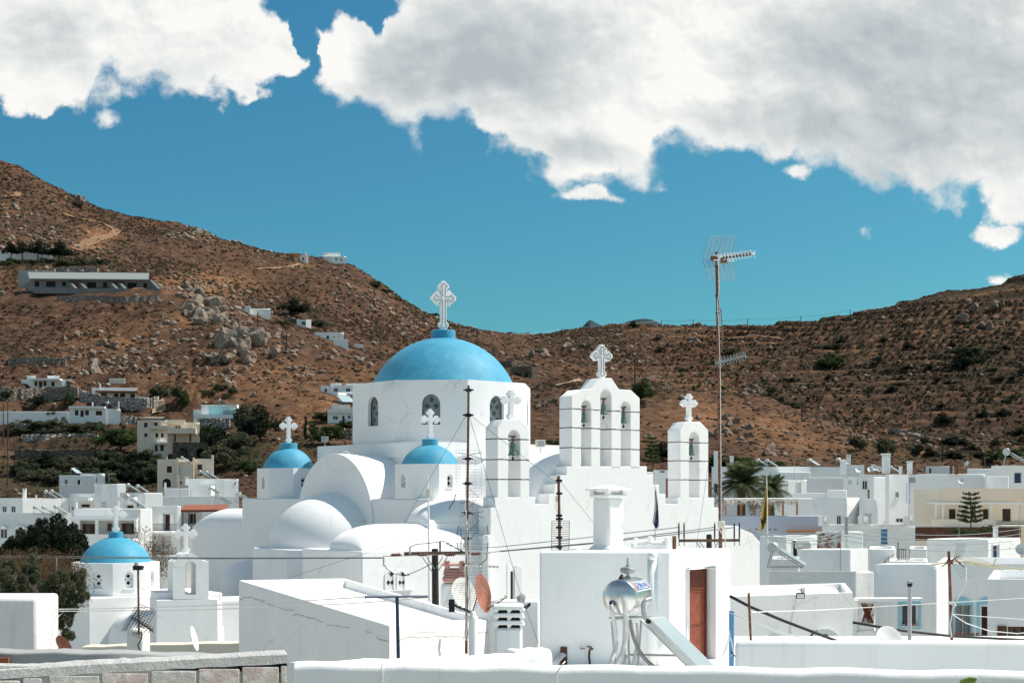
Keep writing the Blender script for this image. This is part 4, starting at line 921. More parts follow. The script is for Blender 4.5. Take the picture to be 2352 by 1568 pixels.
for k,x in enumerate((1830,1862,1905,1960,2000)):
 p=a.lerp(b,(x-1720)/360)+Vector((0,.2,0))+UP*.30
 r=tag(MB().lathe([(.04,0),(.06,.13),(.065,.14),(.05,.13)],p,10).build('flower_pot',MT['pot']),'clay plant pot behind the black balcony railing','flower pot','pots on the balcony');MB().cbox(p-UP*.1,.1,.1,.2).build('pot_stand',MT['iron'],r)
h=blk(ZJ,2066,3000,None,424,44,al=1.5,rw=6,L=[(2150,790,2212,940,'x'),(2225,795,2360,940,'r')],label='nearest white house at the right edge with brown shutters',group=GR)
slab_on(h,'L',2143,790,2212,940,.06,'open_shutter','brown')
h=blk(ZK,720,1092,1230,808,66,al=4,ar=40,label='plain white house with a flat shaded front and rusty pipe, below the rusted sheet box',group=GR)
h=blk(ZK,1226,1420,None,806,70,al=3,rw=4,label='white low house end with a curved stair rail beside it',group=GR)
railing(h['root'],PZ(ZK,1435,890,69),PZ(ZK,1520,890,69),.54,posts=6);g=MB().tube([PZ(ZK,1332,918,68.5),PZ(ZK,1345,890,68.6),PZ(ZK,1370,865,68.8),PZ(ZK,1412,842,69)],.015,5)
for x,y in ((1345,892),(1372,866),(1395,852)):g.tube([PZ(ZK,x,y,68.8),PZ(ZK,x,918,68.8)],.01,4)
g.build('stair_railing',MT['iron'],h['root'])
h=blk(ZK,1370,1655,None,893,67,al=2,rw=3,label='low white terrace wall under the stair railing',cat='wall',name='terrace_wall')
h=blk(ZK,1520,1650,None,805,71,al=3,rw=4,mat='aged',label='weathered white wall stub with peeling plaster beside the stairs',cat='wall',name='old_wall')
h=blk(ZK,1645,2092,2325,733,72,al=3,ar=42,R=[(2122,775,2168,915,'n')],label='big plain white house with a navy-blue door on its sunny side',group=GR)
h=blk(ZK,430,625,850,712,75,al=4,ar=38,R=[(672,745,716,880,'o')],label='white house with a brown slatted doorway behind the lying water tank',group=GR)
h=blk(ZK,520,720,None,878,68,al=3,rw=3,mat='pale',label='low grey-white wall beneath the lying water tank',cat='wall',name='low_wall')
tk=PZ(ZK,752,795,70);r=thing('water_tank','grey cylindrical water tank lying on a roof in front of a white doorway','water tank',tk)
MB().lathe([(.001,0),(.16,.01),(.205,.06),(.205,.72),(.16,.77),(.001,.78)],tk+Vector((-.39,.2,.12)),22,ax=(1,-.15,0)).build('tank',MT['alu'],r,smooth='auto');MB().fbox(tk+Vector((-.28,-.035,.06)),(.2,-.03,0),(0,-.01,0),(0,0,.11)).build('sticker',MT['labelwhite'],r)
MB().cbox(tk+Vector((0,.2,-.14)),.5,.3,.14).build('base',MT['pale'],r)
h=blk(ZK,838,1034,1185,680,78,al=4,ar=20,L=[(848,690,1028,806,'o')],label='white roof shed with two rust-eaten sheet panels',cat='shed',name='roof_shed')
for k,(a,b)in enumerate(((850,926),(930,1027))):slab_on(h,'L',a,692,b,806,.03,'sheet_panel','rustsheet',back=.1)
h=blk(ZK,885,1240,1562,628,90,al=4,ar=14,mat='aged',R=[(1313,660,1361,772,'u')],label='cream weathered house with pointed merlons and a blue door',group=GR)
for a,b,y in ((884,938,572),(1174,1232,570),(1510,1562,566)):
 p0,p1=PZ(ZK,a,640,89.6),PZ(ZK,b,640,89.6);t_=PZ(ZK,a,y,89.6).z;w=p1.x-p0.x
 MB().prism([p0,p1,Vector((p1.x,p1.y,t_)),Vector((p1.x-w*.18,p1.y,t_)),Vector((p1.x-w*.5,p1.y,t_-.5)),Vector((p0.x+w*.18,p1.y,t_)),Vector((p0.x,p1.y,t_))],(0,1.0,0)).build('merlon',MT['aged'],h['root'])
h=blk(ZK,160,625,920,565,100,al=4,ar=14,mat='lilac',label='blue-grey terrace house with small square drain holes and a wooden pergola',group=GR,flat=True)
for x in (362,410,505,547):slab_on(h,'L',x-8,660,x+8,669,.03,'drain_hole','oldwood')
slab_on(h,'R',628,668,885,685,.35,'wooden_ledge','orangewood')
g=thing('pergola','wooden pergola with a sagging pale reed canopy on the blue-grey terrace','pergola',PZ(ZK,430,560,103))
for x in (186,301,398,500,603,705):MB().fbox(PZ(ZK,x-6,562,101+(x%3)),(.12,0,0),(0,.12,0),UP*(PZ(ZK,0,448,101).z-PZ(ZK,0,562,101).z)).build('post',MT['orangewood'],g)
mb=MB();nx=30
for j in range(5):
 for i in range(nx+1):
  x=178+535*i/nx;s_=abs(math.sin((x-178)/107*math.pi));y=445+(7+40*s_*(.6+.4*math.sin(x*.03)))*(1 if j in (1,2,3)else .15)+rnd.uniform(-2,2);mb.v.append(tuple(PZ(ZK,x,y,100+j*1.1)))
for j in range(4):
 for i in range(nx):k=j*(nx+1)+i;mb.f.append((k,k+1,k+nx+2,k+nx+1))
for i in range(160):
 x=rnd.uniform(180,708);y=452+20*rnd.random();p=PZ(ZK,x,y,100);mb.add([p,p+Vector((.06,0,0)),p+Vector((rnd.uniform(-.05,.05),0,-rnd.uniform(.1,.32)))],[(0,1,2)])
mb.build('canopy',MT['shade'],g);bm_=MB()
for j in (0,4):bm_.tube([PZ(ZK,175,443,100+j*1.1),PZ(ZK,712,440,100+j*1.1)],.05,5)
bm_.build('beam',MT['frame'],g)
h=blk(ZK,600,818,None,440,112,al=4,rw=5,label='white house block behind the wooden pergola',group=GR)
h=blk(ZK,815,1068,1158,434,110,al=3,ar=50,label='shaded white house with a slanting wall shadow, left of the small corner house',group=GR,L=[(992,565,1026,630,'w')])
h=blk(ZK,1155,1290,None,443,108,al=3,rw=5,label='small rounded white corner house beside the slanting shadow',group=GR,L=[(1205,562,1240,640,'w')],bev=.25)
h=blk(ZK,676,920,932,400,122,al=3,rw=4,label='low white roof block with a thin white stick on it',group=GR);h=blk(ZK,922,1064,None,377,121,al=3,rw=3,label='small cube-like white roof room in the middle of the right town',group=GR)
h=blk(ZK,1562,2330,None,648,98,al=1,rw=.5,yb=745,mat='brickred',label='long dark red brick wall below the peach house',cat='wall',name='brick_wall',flat=True)
bk=M('red_bricks',(.15,.05,.032),.9,.2,3,.4,30);h['root'].children[0].data.materials[0]=bk
g=MB()
for k in range(14):y=654+k*6.4;g.fbox(onface(h,'L',1564,y,.004),h['exL']*(h['Lw']-.2),h['nL']*.002,UP*.02)
g.build('mortar',MT['darkstone'],h['root']);slab_on(h,'L',1560,643,2330,650,.06,'coping','concrete')
h=blk(ZK,1552,1742,2900,372,120,al=8,ar=3,mat='cream',label='peach-coloured villa with a white pergola porch and three dark doors',group=GR,par=.4,R=[(1805,512,1862,600,'x'),(2052,512,2100,596,'x'),(2192,510,2262,612,'x')])
sb=h['root']
MB().fbox(onface(h,'R',1742,600,.05),h['exR']*.1,h['nR']*.1,UP*.1).build('trim',MT['peach'],sb)
up=MB().fbox(onface(h,'R',1744,468,.03),h['exR']*(h['Rw']-.2),h['nR']*.02,UP*(onface(h,'R',1744,368,.03).z-onface(h,'R',1744,468,.03).z));up.build('upper_band',MT['peach'],sb)
pg=thing('pergola','white painted porch pergola on the front of the peach villa','pergola',onface(h,'R',1900,640,2.2))
for x in (1708,1762,2005,2112,2302):MB().fbox(onface(h,'R',x,640,2.2),(.11,0,0),(0,.1,0),UP*(onface(h,'R',x,478,2.2).z-onface(h,'R',x,640,2.2).z)).build('post',MT['frame'],pg)
b_=MB().fbox(onface(h,'R',1695,484,2.3),h['exR']*26,h['nR']*-.1,UP*.14)
for k in range(40):b_.fbox(onface(h,'R',1705+k*16,477,2.4),(.09,0,0),(0,2.3,0),UP*.08)
b_.build('beam',MT['frame'],pg)
MB().fbox(onface(h,'R',1690,640,2.4),h['exR']*5.3,h['nR']*-.2,UP*.56).build('porch_wall',MT['cream'],sb)
railing(sb,onface(h,'R',2138,632,2.3),onface(h,'R',2352,634,2.3),.36,posts=30,r=.010);slab_on(h,'R',1690,632,2500,650,2.5,'porch_floor','cream')
h=blk(ZK,1345,1372,1512,265,135,al=10,ar=22,label='tall white house with two small windows and an outside drain ladder',group=GR,R=[(1420,392,1446,432,'w'),(1424,582,1478,615,'w')])
for a in ((1418,388,1451,436),):slab_on(h,'R',1416,432,1452,437,.1,'window_ledge','frame')
g=MB();a,b=onface(h,'R',1500,475,.3),onface(h,'R',1498,330,.3)
for o_ in (Vector((0,0,0)),Vector((.33,0,0))):g.tube([a+o_,b+o_],.02,4)
for k in range(11):g.tube([a.lerp(b,k/10),a.lerp(b,k/10)+Vector((.33,0,0))],.014,4)
g.build('ladder',MT['bluewood'],h['root'])
h=blk(ZK,1040,1262,1372,284,150,al=3,ar=30,mat='white',label='shaded white house with a white-framed window and small openings beside it',group=GR,L=[(1072,285,1100,332,'h'),(1138,298,1150,338,'h'),(1178,310,1216,374,'w')])
for q in ((1168,298,1222,310),(1168,374,1222,380),(1168,310,1178,374),(1216,310,1222,374)):slab_on(h,'L',*q,.05,'window_trim','frame')
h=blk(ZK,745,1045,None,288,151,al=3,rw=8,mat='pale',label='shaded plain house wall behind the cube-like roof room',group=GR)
h=blk(ZK,525,640,775,305,138,al=3,ar=25,label='white house with a sunny stepped side right of the palm trees',group=GR,R=[(705,320,735,400,'h')])
h=blk(ZK,85,580,800,210,172,al=2,ar=12,mat='white',label='long white house in the back row behind the palm trees',group=GR,L=[(95,330,130,400,'d')])
h=blk(ZK,570,800,None,250,165,al=2,rw=8,label='lower white block in front of the back-row houses',group=GR)
h=blk(ZK,770,860,1062,212,178,al=3,ar=12,label='sunny white back-row house with a brick-trimmed opening',group=GR,R=[(1066-20,230,1058,245,'b')])
h=blk(ZK,1040,1060,1192,198,182,al=10,ar=10,label='small white roof room on the back row under the hill',group=GR)
h=blk(ZK,1150,1345,1510,268,165,al=3,ar=12,label='low white house with a cluster of satellite dishes on its roof',group=GR)
h=blk(ZK,1510,1580,None,268,160,al=3,rw=6,label='narrow white house with an air-conditioner box and a merlon edge',group=GR,L=[(1524,292,1555,322,'w')])
slab_on(h,'L',1520,288,1560,326,.25,'ac_unit','galv')
h=blk(ZK,1568,2070,None,264,150,al=2,rw=8,label='wide shaded white house with a round dish, behind the peach villa',group=GR)
h=blk(ZK,2060,2240,None,280,148,al=2,rw=8,label='white house section between the wide shaded house and the dark-window house',group=GR);h=blk(ZK,2075,2085,None,250,147,al=2,rw=1,label='thin white wall pier rising beside the dark-window house',cat='pier',name='wall_pier',base=8)
h=blk(ZK,1940,2130,None,224,175,al=2,rw=8,label='pale blue-white house in the back row left of the dark-window house',group=GR)
h=blk(ZK,2115,2700,None,202,160,al=3,rw=9,label='big white house with one dark window in the right back row',group=GR,L=[(2280,252,2334,328,'n')])
h=blk(ZK,1640,1760,1842,206,185,al=3,ar=12,mat='pale',label='small grey roof house at the foot of the brown hill',group=GR,L=[(1662,220,1678,258,'o')])
h=blk(ZK,100,132,None,98,178,al=3,rw=1,label='tall thin white chimney wall behind the antenna pole',cat='chimney',name='tall_chimney',base=8)
h=blk(ZH,1205,1262,1310,505,110,al=3,ar=30,label='white house sliver between the central gable and the right bell gable',group=GR);h=blk(ZH,1310,1440,None,490,150,al=2,rw=6,label='back house with one dark slot window left of the right bell gable',group=GR,L=[(1368,493,1408,510,'o')])
h=blk(ZH,1418,1440,None,560,118,al=2,rw=1,mat='tiles',label='sliver of red tiled roof beside the right bell gable',cat='roof',name='tiled_roof',base=6)
RH=[(487,210,172,'leftmost solar water heater on the back-row roof above the palms',25),(420,205,172,'solar water heater half hidden behind the palm crown',25),(795,204,178,'solar water heater on the sunny back-row house',15),(1385,262,165,'solar water heater beside the dish cluster on the low roof',20),(1005,198,180,'twin pale water tanks heater on the small back roof room',10),(2225,200,160,'solar water heater high on the dark-window house',25)]
for x,y,d,l,rz in RH:roofthing('heater',ZK,x,y,d,l,rad(45+rz),.7 if x<2200 else 1.45)
for x,y,d,l,rz,s in ((1145,275,160,'grey dish at the left end of the dish row on the low roof',10,.85),(1232,273,160,'grey dish second from the left in the dish row',10,.85),(1262,262,161,'raised grey dish in the middle of the dish row',5,.9),(1300,265,163,'pale dish behind the middle of the dish row',-10,.8),(1893,358,149,'round pale dish on a thin post on the wide shaded house',0,.85),(1945,232,172,'white dish seen edge-on on the right back row',-70,.9),(2335,890,71,'big grey dish cut by the right edge',-20,.7),(2250,812,70.5,'small white dish on the navy-door house wall',40,.3)):roofthing('dish',ZK,x,y,d,l,rad(rz),s)
for x,y,d,l,s in ((230,198,172,'short chimney on the back-row roof left of the palm',.85),(1040,268,160,'square chimney on the sunny back-row house corner',1.3),(1078,200,182,'chimney with a rounded cowl on the small roof room',1.05),(1350,258,160,'tallest white chimney in the right town',1.7),(1522,264,160,'square chimney on the narrow house with the air conditioner',1.1),(1455,264,161,'stubby white chimney left of the narrow house',.7),(2145,728,73,'small white chimney cowl on the navy-door house',.45),(1060,800,70,'small white chimney below the rusty sheet box',.5)):roofthing('chimney',ZK,x,y,d,l,rad(10),s)
for x,y,d,l,s in ((685,300,150,'thin antenna left of the cube-like roof room',.85),(880,290,150,'thin antenna over the sunny back-row house',.4),(2068,222,165,'thin antenna at the right end of the back row',.5),(1020,960,66,'antenna on the plain white house below the rusty shed',.65),(2318,725,96,'antenna mast right of the small araucaria tree',.85),(1880,725,96,'antenna mast left of the small araucaria tree',.8)):roofthing('antenna',ZK,x,y,d,l,rad(-20),s)
for x,y0,y1,d,mt_,l in ((1063,710,588,77,'galv','grey metal flue pipe rising beside the rusty sheet shed'),(1823,262,172,150,'rust','left of two rust-stained flue pipes on the wide shaded house'),(1868,264,172,150,'rust','right of two rust-stained flue pipes on the wide shaded house'),(1224,440,385,125,'oldwood','short wooden pole with cables beside the shaded house'),(597,970,795,64,'plastic','thin pale post in front of the lying tank house'),(1224,960,790,64,'plastic','thin pale post at the corner of the plain white house'),(1505,912,790,66,'plastic','thin pale post beside the stair railing'),(1438,890,760,66,'rust','leaning rusty bar by the stair railing')):
 r_=(1.2 if mt_ in ('galv',)else .6)*d/F*(9 if mt_ in ('galv',)else 8)
 p=PZ(ZK,x,y0,d);q_=PZ(ZK,x,y1,d);r_={'galv':.11,'rust':.17 if d>100 else .025,'oldwood':.085,'plastic':.022}[mt_]
 o=MB().tube([p,q_],r_,10);o.lathe([(r_*1.3,-.02),(r_*1.3,r_*.9),(.01,r_*1.2)],q_,10)
 tag(o.build('flue_pipe' if mt_=='galv' or d>140 else 'post',MT[mt_],smooth='auto'),l,'pipe' if mt_=='galv' or d>140 else 'post')
lk=blk(ZC,1478,1900,None,938,74,al=-20,rw=3,mat='church',root=chapel,part='link_wall',base=BASE,par=0,flat=True)
h=blk(ZC,-60,172,520,172,150,al=3,ar=30,label='long low white house with two dark windows at the left edge',group=GL,L=[(15,232,50,280,'w'),(82,232,118,280,'w')])
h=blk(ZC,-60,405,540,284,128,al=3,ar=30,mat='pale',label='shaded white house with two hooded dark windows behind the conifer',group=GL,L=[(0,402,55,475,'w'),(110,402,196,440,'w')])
for x0,x1 in ((-5,60),(106,200)):
 a=onface(h,'L',x0,402,.0);b=onface(h,'L',x1,402,.0);m_=onface(h,'L',(x0+x1)/2,380,0)
 MB().prism([a,b,Vector((b.x-.3,b.y,m_.z)),Vector((a.x+.3,a.y,m_.z))],(0,-.25,0)).build('window_hood',MT['white'],h['root'])
h=blk(ZC,525,716,None,138,152,al=3,rw=6,mat='pale',label='low house wing with a canopy balcony left of the tall white block',group=GL,L=[(610,215,680,244,'x'),(540,240,556,262,'w')])
slab_on(h,'L',590,170,700,190,1.4,'canopy','white')
h=blk(ZC,712,888,950,64,151,al=3,ar=28,label='tall plain white block above the balcony apartments',group=GL,L=[(770,207,803,217,'w'),(770,228,803,238,'w')])
h=blk(ZC,905,1095,1228,132,146,al=3,ar=25,label='white house with a sunny side and balcony slab, right of the tall white block',group=GL,L=[(955,222,1010,256,'x'),(1030,212,1050,240,'w')])
slab_on(h,'L',915,165,1040,190,1.2,'canopy','white')
h=blk(ZC,560,1060,1148,254,120,al=3,ar=42,label='white apartment house with a long shaded veranda and brown shutters',group=GL,L=[(577,338,1040,444,'h'),(600,545,640,640,'o')],dep=1.6)
for x0,x1,y0,y1 in ((620,714,368,442),(812,842,364,420),(920,1030,362,476)):
 a=onface(h,'L',x0,min(y1,440),-1.5);b=onface(h,'L',x1,y0,-1.5);w=b.x-a.x
 f=MB().fbox(a,(w,0,0),(0,-.06,0),UP*(b.z-a.z)).build('window',MT['brown'],h['root'])
 MB().fbox(a+Vector((w*.33,-.07,.05)),(w*.34,0,0),(0,-.02,0),UP*(b.z-a.z-.1)).build('pane',MT['glass'],f)
slab_on(h,'L',560,318,1045,338,1.2,'veranda_roof','white')
for x in (577,718,1012):MB().fbox(onface(h,'L',x,445,1.0),h['exL']*.22,h['nL']*-.22,UP*(onface(h,'L',x,338,1.0).z-onface(h,'L',x,445,1.0).z)).build('veranda_post',MT['white'],h['root'])
slab_on(h,'L',890,476,1045,492,1.3,'balcony_slab','white');railing(h['root'],onface(h,'L',892,478,1.25),onface(h,'L',1042,478,1.25),.56,posts=26,r=.012)
h=blk(ZC,1148,1338,1362,232,124,al=3,ar=30,label='cream apartment house with two iron-railed balconies and white shutters',mat='pale',group=GL,L=[(1232,292,1283,420,'d'),(1222,455,1292,540,'v')],dep=.5)
for x0,x1 in ((1200,1230),(1285,1313)):slab_on(h,'L',x0,290,x1,362,.06,'shutter','frame')
for y,x0,x1 in ((420,1160,1332),(600,1105,1334)):
 slab_on(h,'L',x0,y,x1,y+14,1.2,'balcony_slab','white');railing(h['root'],onface(h,'L',x0,y,1.15),onface(h,'L',x1,y,1.15),.62,posts=30,r=.012)
slab_on(h,'L',1110,485,1132,535,.3,'gas_box','pale');slab_on(h,'L',1165,435,1210,460,.35,'ac_unit','pale')
h=blk(ZC,1362,1530,None,255,126,al=2,rw=6,label='house with a red tiled balcony roof left of the church vault',group=GL,L=[(1420,288,1480,365,'w')],dep=.5)
a,b=onface(h,'L',1360,265,1.8),onface(h,'L',1700,262,1.8);w=b-a;mb=MB()
for k in range(34):p=a+w*(k/34);mb.tube([p,p+Vector((0,2.0,.42))],.08,6)
mb.build('tiled_roof',MT['tiles'],h['root']);MB().fbox(a-UP*.15,w,(0,.1,0),UP*.1).build('roof_beam',MT['dkbrown'],h['root'])
for x in (1380,1425):MB().tube([onface(h,'L',x,420,1.7),onface(h,'L',x,270,1.7)],.045,5).build('balcony_post',MT['dkbrown'],h['root'])
slab_on(h,'L',1372,415,1560,430,1.8,'balcony_slab','white');railing(h['root'],onface(h,'L',1374,416,1.75),onface(h,'L',1560,416,1.75),.62,posts=28,r=.012)
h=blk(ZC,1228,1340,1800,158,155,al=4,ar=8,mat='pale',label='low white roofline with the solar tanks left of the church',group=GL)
h=blk(ZC,1420,1692,1800,28,172,al=3,ar=20,label='white two-part roof block right of the cream house',group=GL,R=[(1770,50,1782,72,'w')]);slab_on(h,'L',1536,78,1625,150,2.0,'roof_room','white')
h=blk(ZC,1240,1430,None,100,168,al=3,rw=6,label='low white block with a slotted chimney beside the two-part roof block',group=GL)
h=blk(ZB,530,725,855,1342,205,al=8,ar=14,label='bluish-white house with a broken parapet below the green orchard',group=GL,L=[(578,1382,605,1430,'w'),(695,1385,722,1425,'o')])
h=blk(ZB,718,785,940,1328,210,al=10,ar=10,label='sunny white house block attached to the bluish orchard house',group=GL,R=[(855,1368,870,1410,'w')])
h=blk(ZB,1410,1585,1690,1200,200,al=6,ar=25,mat='cream',label='cream two-storey house with a big arch and red-brown shutters',group=GL,L=[(1455,1372,1532,1450,'a'),(1495,1262,1540,1320,'b')],par=.5)
rt=h['root']
h2=blk(ZB,1585,1725,None,1225,199,al=6,rw=7,mat='cream',root=rt,part='wing',L=[(1610,1285,1690,1330,'h'),(1602,1390,1630,1425,'w')])
h2=blk(ZB,1725,1905,None,1196,201,al=6,rw=7,mat='cream',root=rt,part='wing',L=[(1765,1242,1812,1350,'d')])
blk(ZB,1893,1915,None,1165,201,al=4,rw=1.2,mat='cream',root=rt,part='chimney');blk(ZB,1728,1742,None,1185,200.5,al=4,rw=.8,mat='cream',root=rt,part='pier')
blk(ZB,1580,1602,None,1190,198.5,al=4,rw=.8,mat='cream',root=rt,part='pier')
h=blk(ZB,1230,1345,1500,850,278,al=25,ar=14,mat='cream',label='big cream three-storey house with rounded corner and balconies',group=GHL,L=[(1290,872,1322,915,'b'),(1292,968,1322,1000,'b')],R=[(1380,868,1414,905,'d'),(1390,965,1420,1008,'x'),(1440,965,1468,1008,'x'),(1385,1072,1415,1130,'d'),(1434,1070,1470,1125,'d')],bev=.3)
rt=h['root']
blk(ZB,1228,1300,1480,822,282,al=25,ar=14,mat='cream',root=rt,part='upper_storey',bev=.4,base=CZ+(HV-958)*282/F)
h2=blk(ZB,1478,1484,1790,868,290,al=20,ar=8,mat='cream',root=rt,part='wing',R=[(1566,898,1622,930,'d'),(1500,1010,1512,1042,'w'),(1540,1008,1582,1042,'x'),(1640,1010,1668,1048,'x'),(1692,1010,1720,1048,'x')])
slab_on(h,'R',1345,905,1500,930,1.6,'balcony','cream');slab_on(h2,'R',1495,930,1765,975,3.0,'balcony','cream');slab_on(h,'R',1345,855,1480,866,1.4,'canopy','white')
slab_on(h2,'R',1480,850,1660,884,.9,'canopy','cream');slab_on(h2,'R',1740,840,1755,890,.6,'chimney','cream');slab_on(h,'R',1395,1048,1500,1064,1.2,'canopy','white')
for x in (1568,1705):MB().tube([onface(h2,'R',x,1045,2.6),onface(h2,'R',x,975,2.6)],.18,6).build('post',MT['dkbrown'],rt)
blk(ZB,1545,1556,1865,1048,268,al=10,ar=6,mat='darkstone',label='dark stone garage wall with two arches under the cream house',cat='wall',name='garage_wall',par=0,R=[(1590,1100,1690,1185,'a'),(1760,1100,1830,1185,'a')],dep=1.2)
def hs(*a,**k):return blk(ZB,*a,group=GHL,**k)
dfor=lambda z,x,y,dm=200:hit(*cv(z,x,y),dm).y
d1=dfor(ZB,400,562);h=hs(190,292,560,482,d1-2,al=20,ar=5,label='white hillside house with a flat canopy and four brown openings, topmost left',R=[(310,503,334,545,'b'),(346,503,380,556,'d'),(390,503,416,545,'b'),(458,506,490,556,'d')])
slab_on(h,'R',292,484,555,497,2.4,'canopy','white');rt=h['root']
blk(ZB,560,562,645,485,d1-1,al=10,ar=5,root=rt,part='wing');blk(ZB,240,294,320,452,d1,al=20,ar=5,root=rt,part='upper_storey');blk(ZB,425,430,535,452,d1,al=10,ar=5,root=rt,part='upper_storey')
d2=dfor(ZB,1050,660);h=hs(830,878,1235,598,d2-2,al=20,ar=5,label='white hillside house with a tiled canopy above a bright stone terrace',R=[(903,610,958,642,'b'),(1020,610,1062,652,'d'),(1075,610,1122,652,'d'),(1170,614,1208,658,'b')])
slab_on(h,'R',875,597,1255,607,3,'canopy','tiles');rt=h['root']
blk(ZB,868,990,1122,560,d2,al=4,ar=8,root=rt,part='upper_storey');blk(ZB,1115,1150,1232,562,d2,al=6,ar=6,root=rt,part='upper_storey');blk(ZB,888,905,None,525,d2,al=4,rw=1,root=rt,part='chimney')
blk(ZB,1236,1240,1335,640,d2,al=10,ar=8,root=rt,part='wing',R=[(1290,648,1305,668,'w')]);blk(ZB,820,865,None,562,d2,al=4,rw=5,root=rt,part='wing')
d3=dfor(ZB,800,825);h=hs(622,632,950,728,d3-2,al=20,ar=4,label='long low white hillside house with red-brown doors and a solar tank',R=[(670,762,702,808,'b'),(718,762,752,822,'d'),(762,762,796,806,'b'),(856,766,915,808,'d')]);rt=h['root']
slab_on(h,'R',622,728,945,746,.8,'canopy','white');blk(ZB,945,950,1080,750,d3-1,al=10,ar=6,root=rt,part='wing',R=[(985,786,1020,812,'o')]);blk(ZB,822,838,None,692,d3,al=4,rw=1,root=rt,part='chimney');blk(ZB,1056,1070,None,680,d3,al=4,rw=1,root=rt,part='chimney')
h=hs(-60,10,620,772,d3-2,al=10,ar=4,label='low white garden wall at the left edge beside the long low house',cat='wall',name='garden_wall',par=0)
d4=dfor(ZB,1950,838);h=hs(1800,1806,2140,718,d4-2,al=20,ar=4,mat='aqua',label='turquoise-fronted flat house with a glass porch on the orange slope',R=[(1876,760,1900,805,'d'),(1970,752,2050,805,'w'),(2078,760,2100,790,'w')]);rt=h['root']
slab_on(h,'R',2050,718,2140,745,3.2,'porch_roof','white');slab_on(h,'R',1800,714,2140,724,.3,'parapet','white');slab_on(h,'R',1790,808,2160,838,2.5,'terrace','white');slab_on(h,'R',1806,722,1870,808,.2,'wall_end','white')
railing(rt,onface(h,'R',2000,806,2.4),onface(h,'R',2090,806,2.4),.9,posts=16,r=.03);blk(ZB,1732,1738,1800,758,d4-2,al=8,ar=4,root=rt,part='wing')
h=hs(975,1075,1125,478,dfor(ZB,1050,545)+2,al=4,ar=20,mat='cream',label='small plain beige box hut beside the tall leaning boulder',cat='hut',name='hut',par=0)
h=hs(372,500,520,368,dfor(ZB,440,415)+2,al=5,ar=20,mat='darkstone',label='small ruined stone hut above the topmost left house',cat='hut',name='hut',par=.8)
d5=dfor(ZE,780,1080);h=blk(ZE,556,640,990,962,d5+4,al=20,ar=4,label='white hillside house with two glazed doors just left of the drum',group=GHL,L=[(584,990,604,1015,'r')],R=[(656,985,690,1012,'w'),(752,985,786,1012,'w')]);rt=h['root']
blk(ZE,628,716,None,946,d5+6,al=4,rw=6,root=rt,part='upper_storey');blk(ZE,750,990,None,946,d5+6,al=4,rw=6,root=rt,part='upper_storey');h2=blk(ZE,690,700,990,1014,d5-1,al=10,ar=4,root=rt,part='porch',R=[(720,1050,960,1086,'o')])
slab_on(h2,'R',690,1030,990,1045,2.5,'porch_roof','white');MB().tube([onface(h2,'R',835,1085,2.2),onface(h2,'R',835,1045,2.2)],.2,6).build('post',MT['white'],rt)
d6=dfor(ZE,740,1298);h=blk(ZE,608,620,1000,1150,d6+3,al=20,ar=4,label='white two-storey hillside house with a stepped roof, lowest left of the drum',group=GHL,R=[(650,1202,690,1230,'w'),(722,1198,742,1242,'d'),(766,1198,790,1225,'w'),(802,1198,860,1240,'r'),(826,1262,852,1296,'u')]);rt=h['root']
blk(ZE,640,650,782,1112,d6+5,al=10,ar=4,root=rt,part='upper_storey');blk(ZE,676,690,None,1100,d6+5,al=4,rw=1,root=rt,part='chimney');slab_on(h,'R',608,1150,990,1178,.5,'parapet','white')
d7=dfor(ZE,420,512);h=blk(ZE,366,440,480,446,d7+2,al=4,ar=30,label='small white cube house with one dark window beside a round tree',group=GHL,L=[(405,462,434,490,'w')]);blk(ZE,300,372,None,440,d7+4,al=5,rw=5,mat='darkstone',root=h['root'],part='stone_wing')
d8=dfor(ZE,630,618);h=blk(ZE,502,520,735,546,d8+3,al=25,ar=5,label='flat white house with brown windows on the ridge of the orange slope',group=GHL,R=[(532,574,548,590,'b'),(600,574,620,598,'b'),(654,576,664,588,'b'),(680,574,700,596,'v')]);blk(ZE,655,660,770,600,d8-1,al=10,ar=5,root=h['root'],part='terrace',par=0)
h=blk(ZE,815,820,888,640,dfor(ZE,850,666)+1,al=20,ar=5,label='tiny white outbuilding right of the flat ridge house',group=GHL,par=0)
p9=hit(768,605,500);h=blk(ZU,738,760,795,588,p9.y-2,al=18,ar=12,label='white hilltop house on the crest of the left hill',group=GHL,R=[(770,592,774,598,'w'),(782,593,785,600,'w')]);blk(ZU,741,745,782,580,p9.y,al=10,ar=8,root=h['root'],part='upper_storey')
blk(ZU,735,739,760,602,p9.y-8,al=10,ar=8,root=h['root'],part='terrace',par=0)
pc=hit(700,600,500);h=blk(ZU,689,704,708,585.5,pc.y-1,al=8,ar=20,label='tiny white hilltop chapel with a little bell arch',cat='chapel',name='hilltop_chapel',group=GHL,par=0,L=[(694,591,698,598,'d')]);MB().prism([P(u,v,pc.y-1)for u,v in ((699,586),(702.5,586),(702.5,580),(700.8,577.5),(699,580))],(0,1.0,0)).build('bell_arch',MT['white'],h['root'])
pw=hit(570,720,380);h=blk(ZU,540,548,622,708,pw.y,al=15,ar=5,label='white house half hidden in bushes right of the great rock outcrop',group=GHL,par=0,R=[(560,711,566,717,'w')]);blk(ZU,563,575,None,703,pw.y-4,al=8,rw=4,root=h['root'],part='tank_room',bev=.6)
pt_=hit(70,601,500);h=blk(ZU,-30,6,118,577,pt_.y,al=15,ar=4,label='white house behind dark trees high on the left slope',group=GHL,par=0);blk(ZU,48,56,None,561,pt_.y+2,al=5,rw=2,root=h['root'],part='chimney');blk(ZU,98,118,None,570,pt_.y+2,al=5,rw=4,root=h['root'],part='wing')
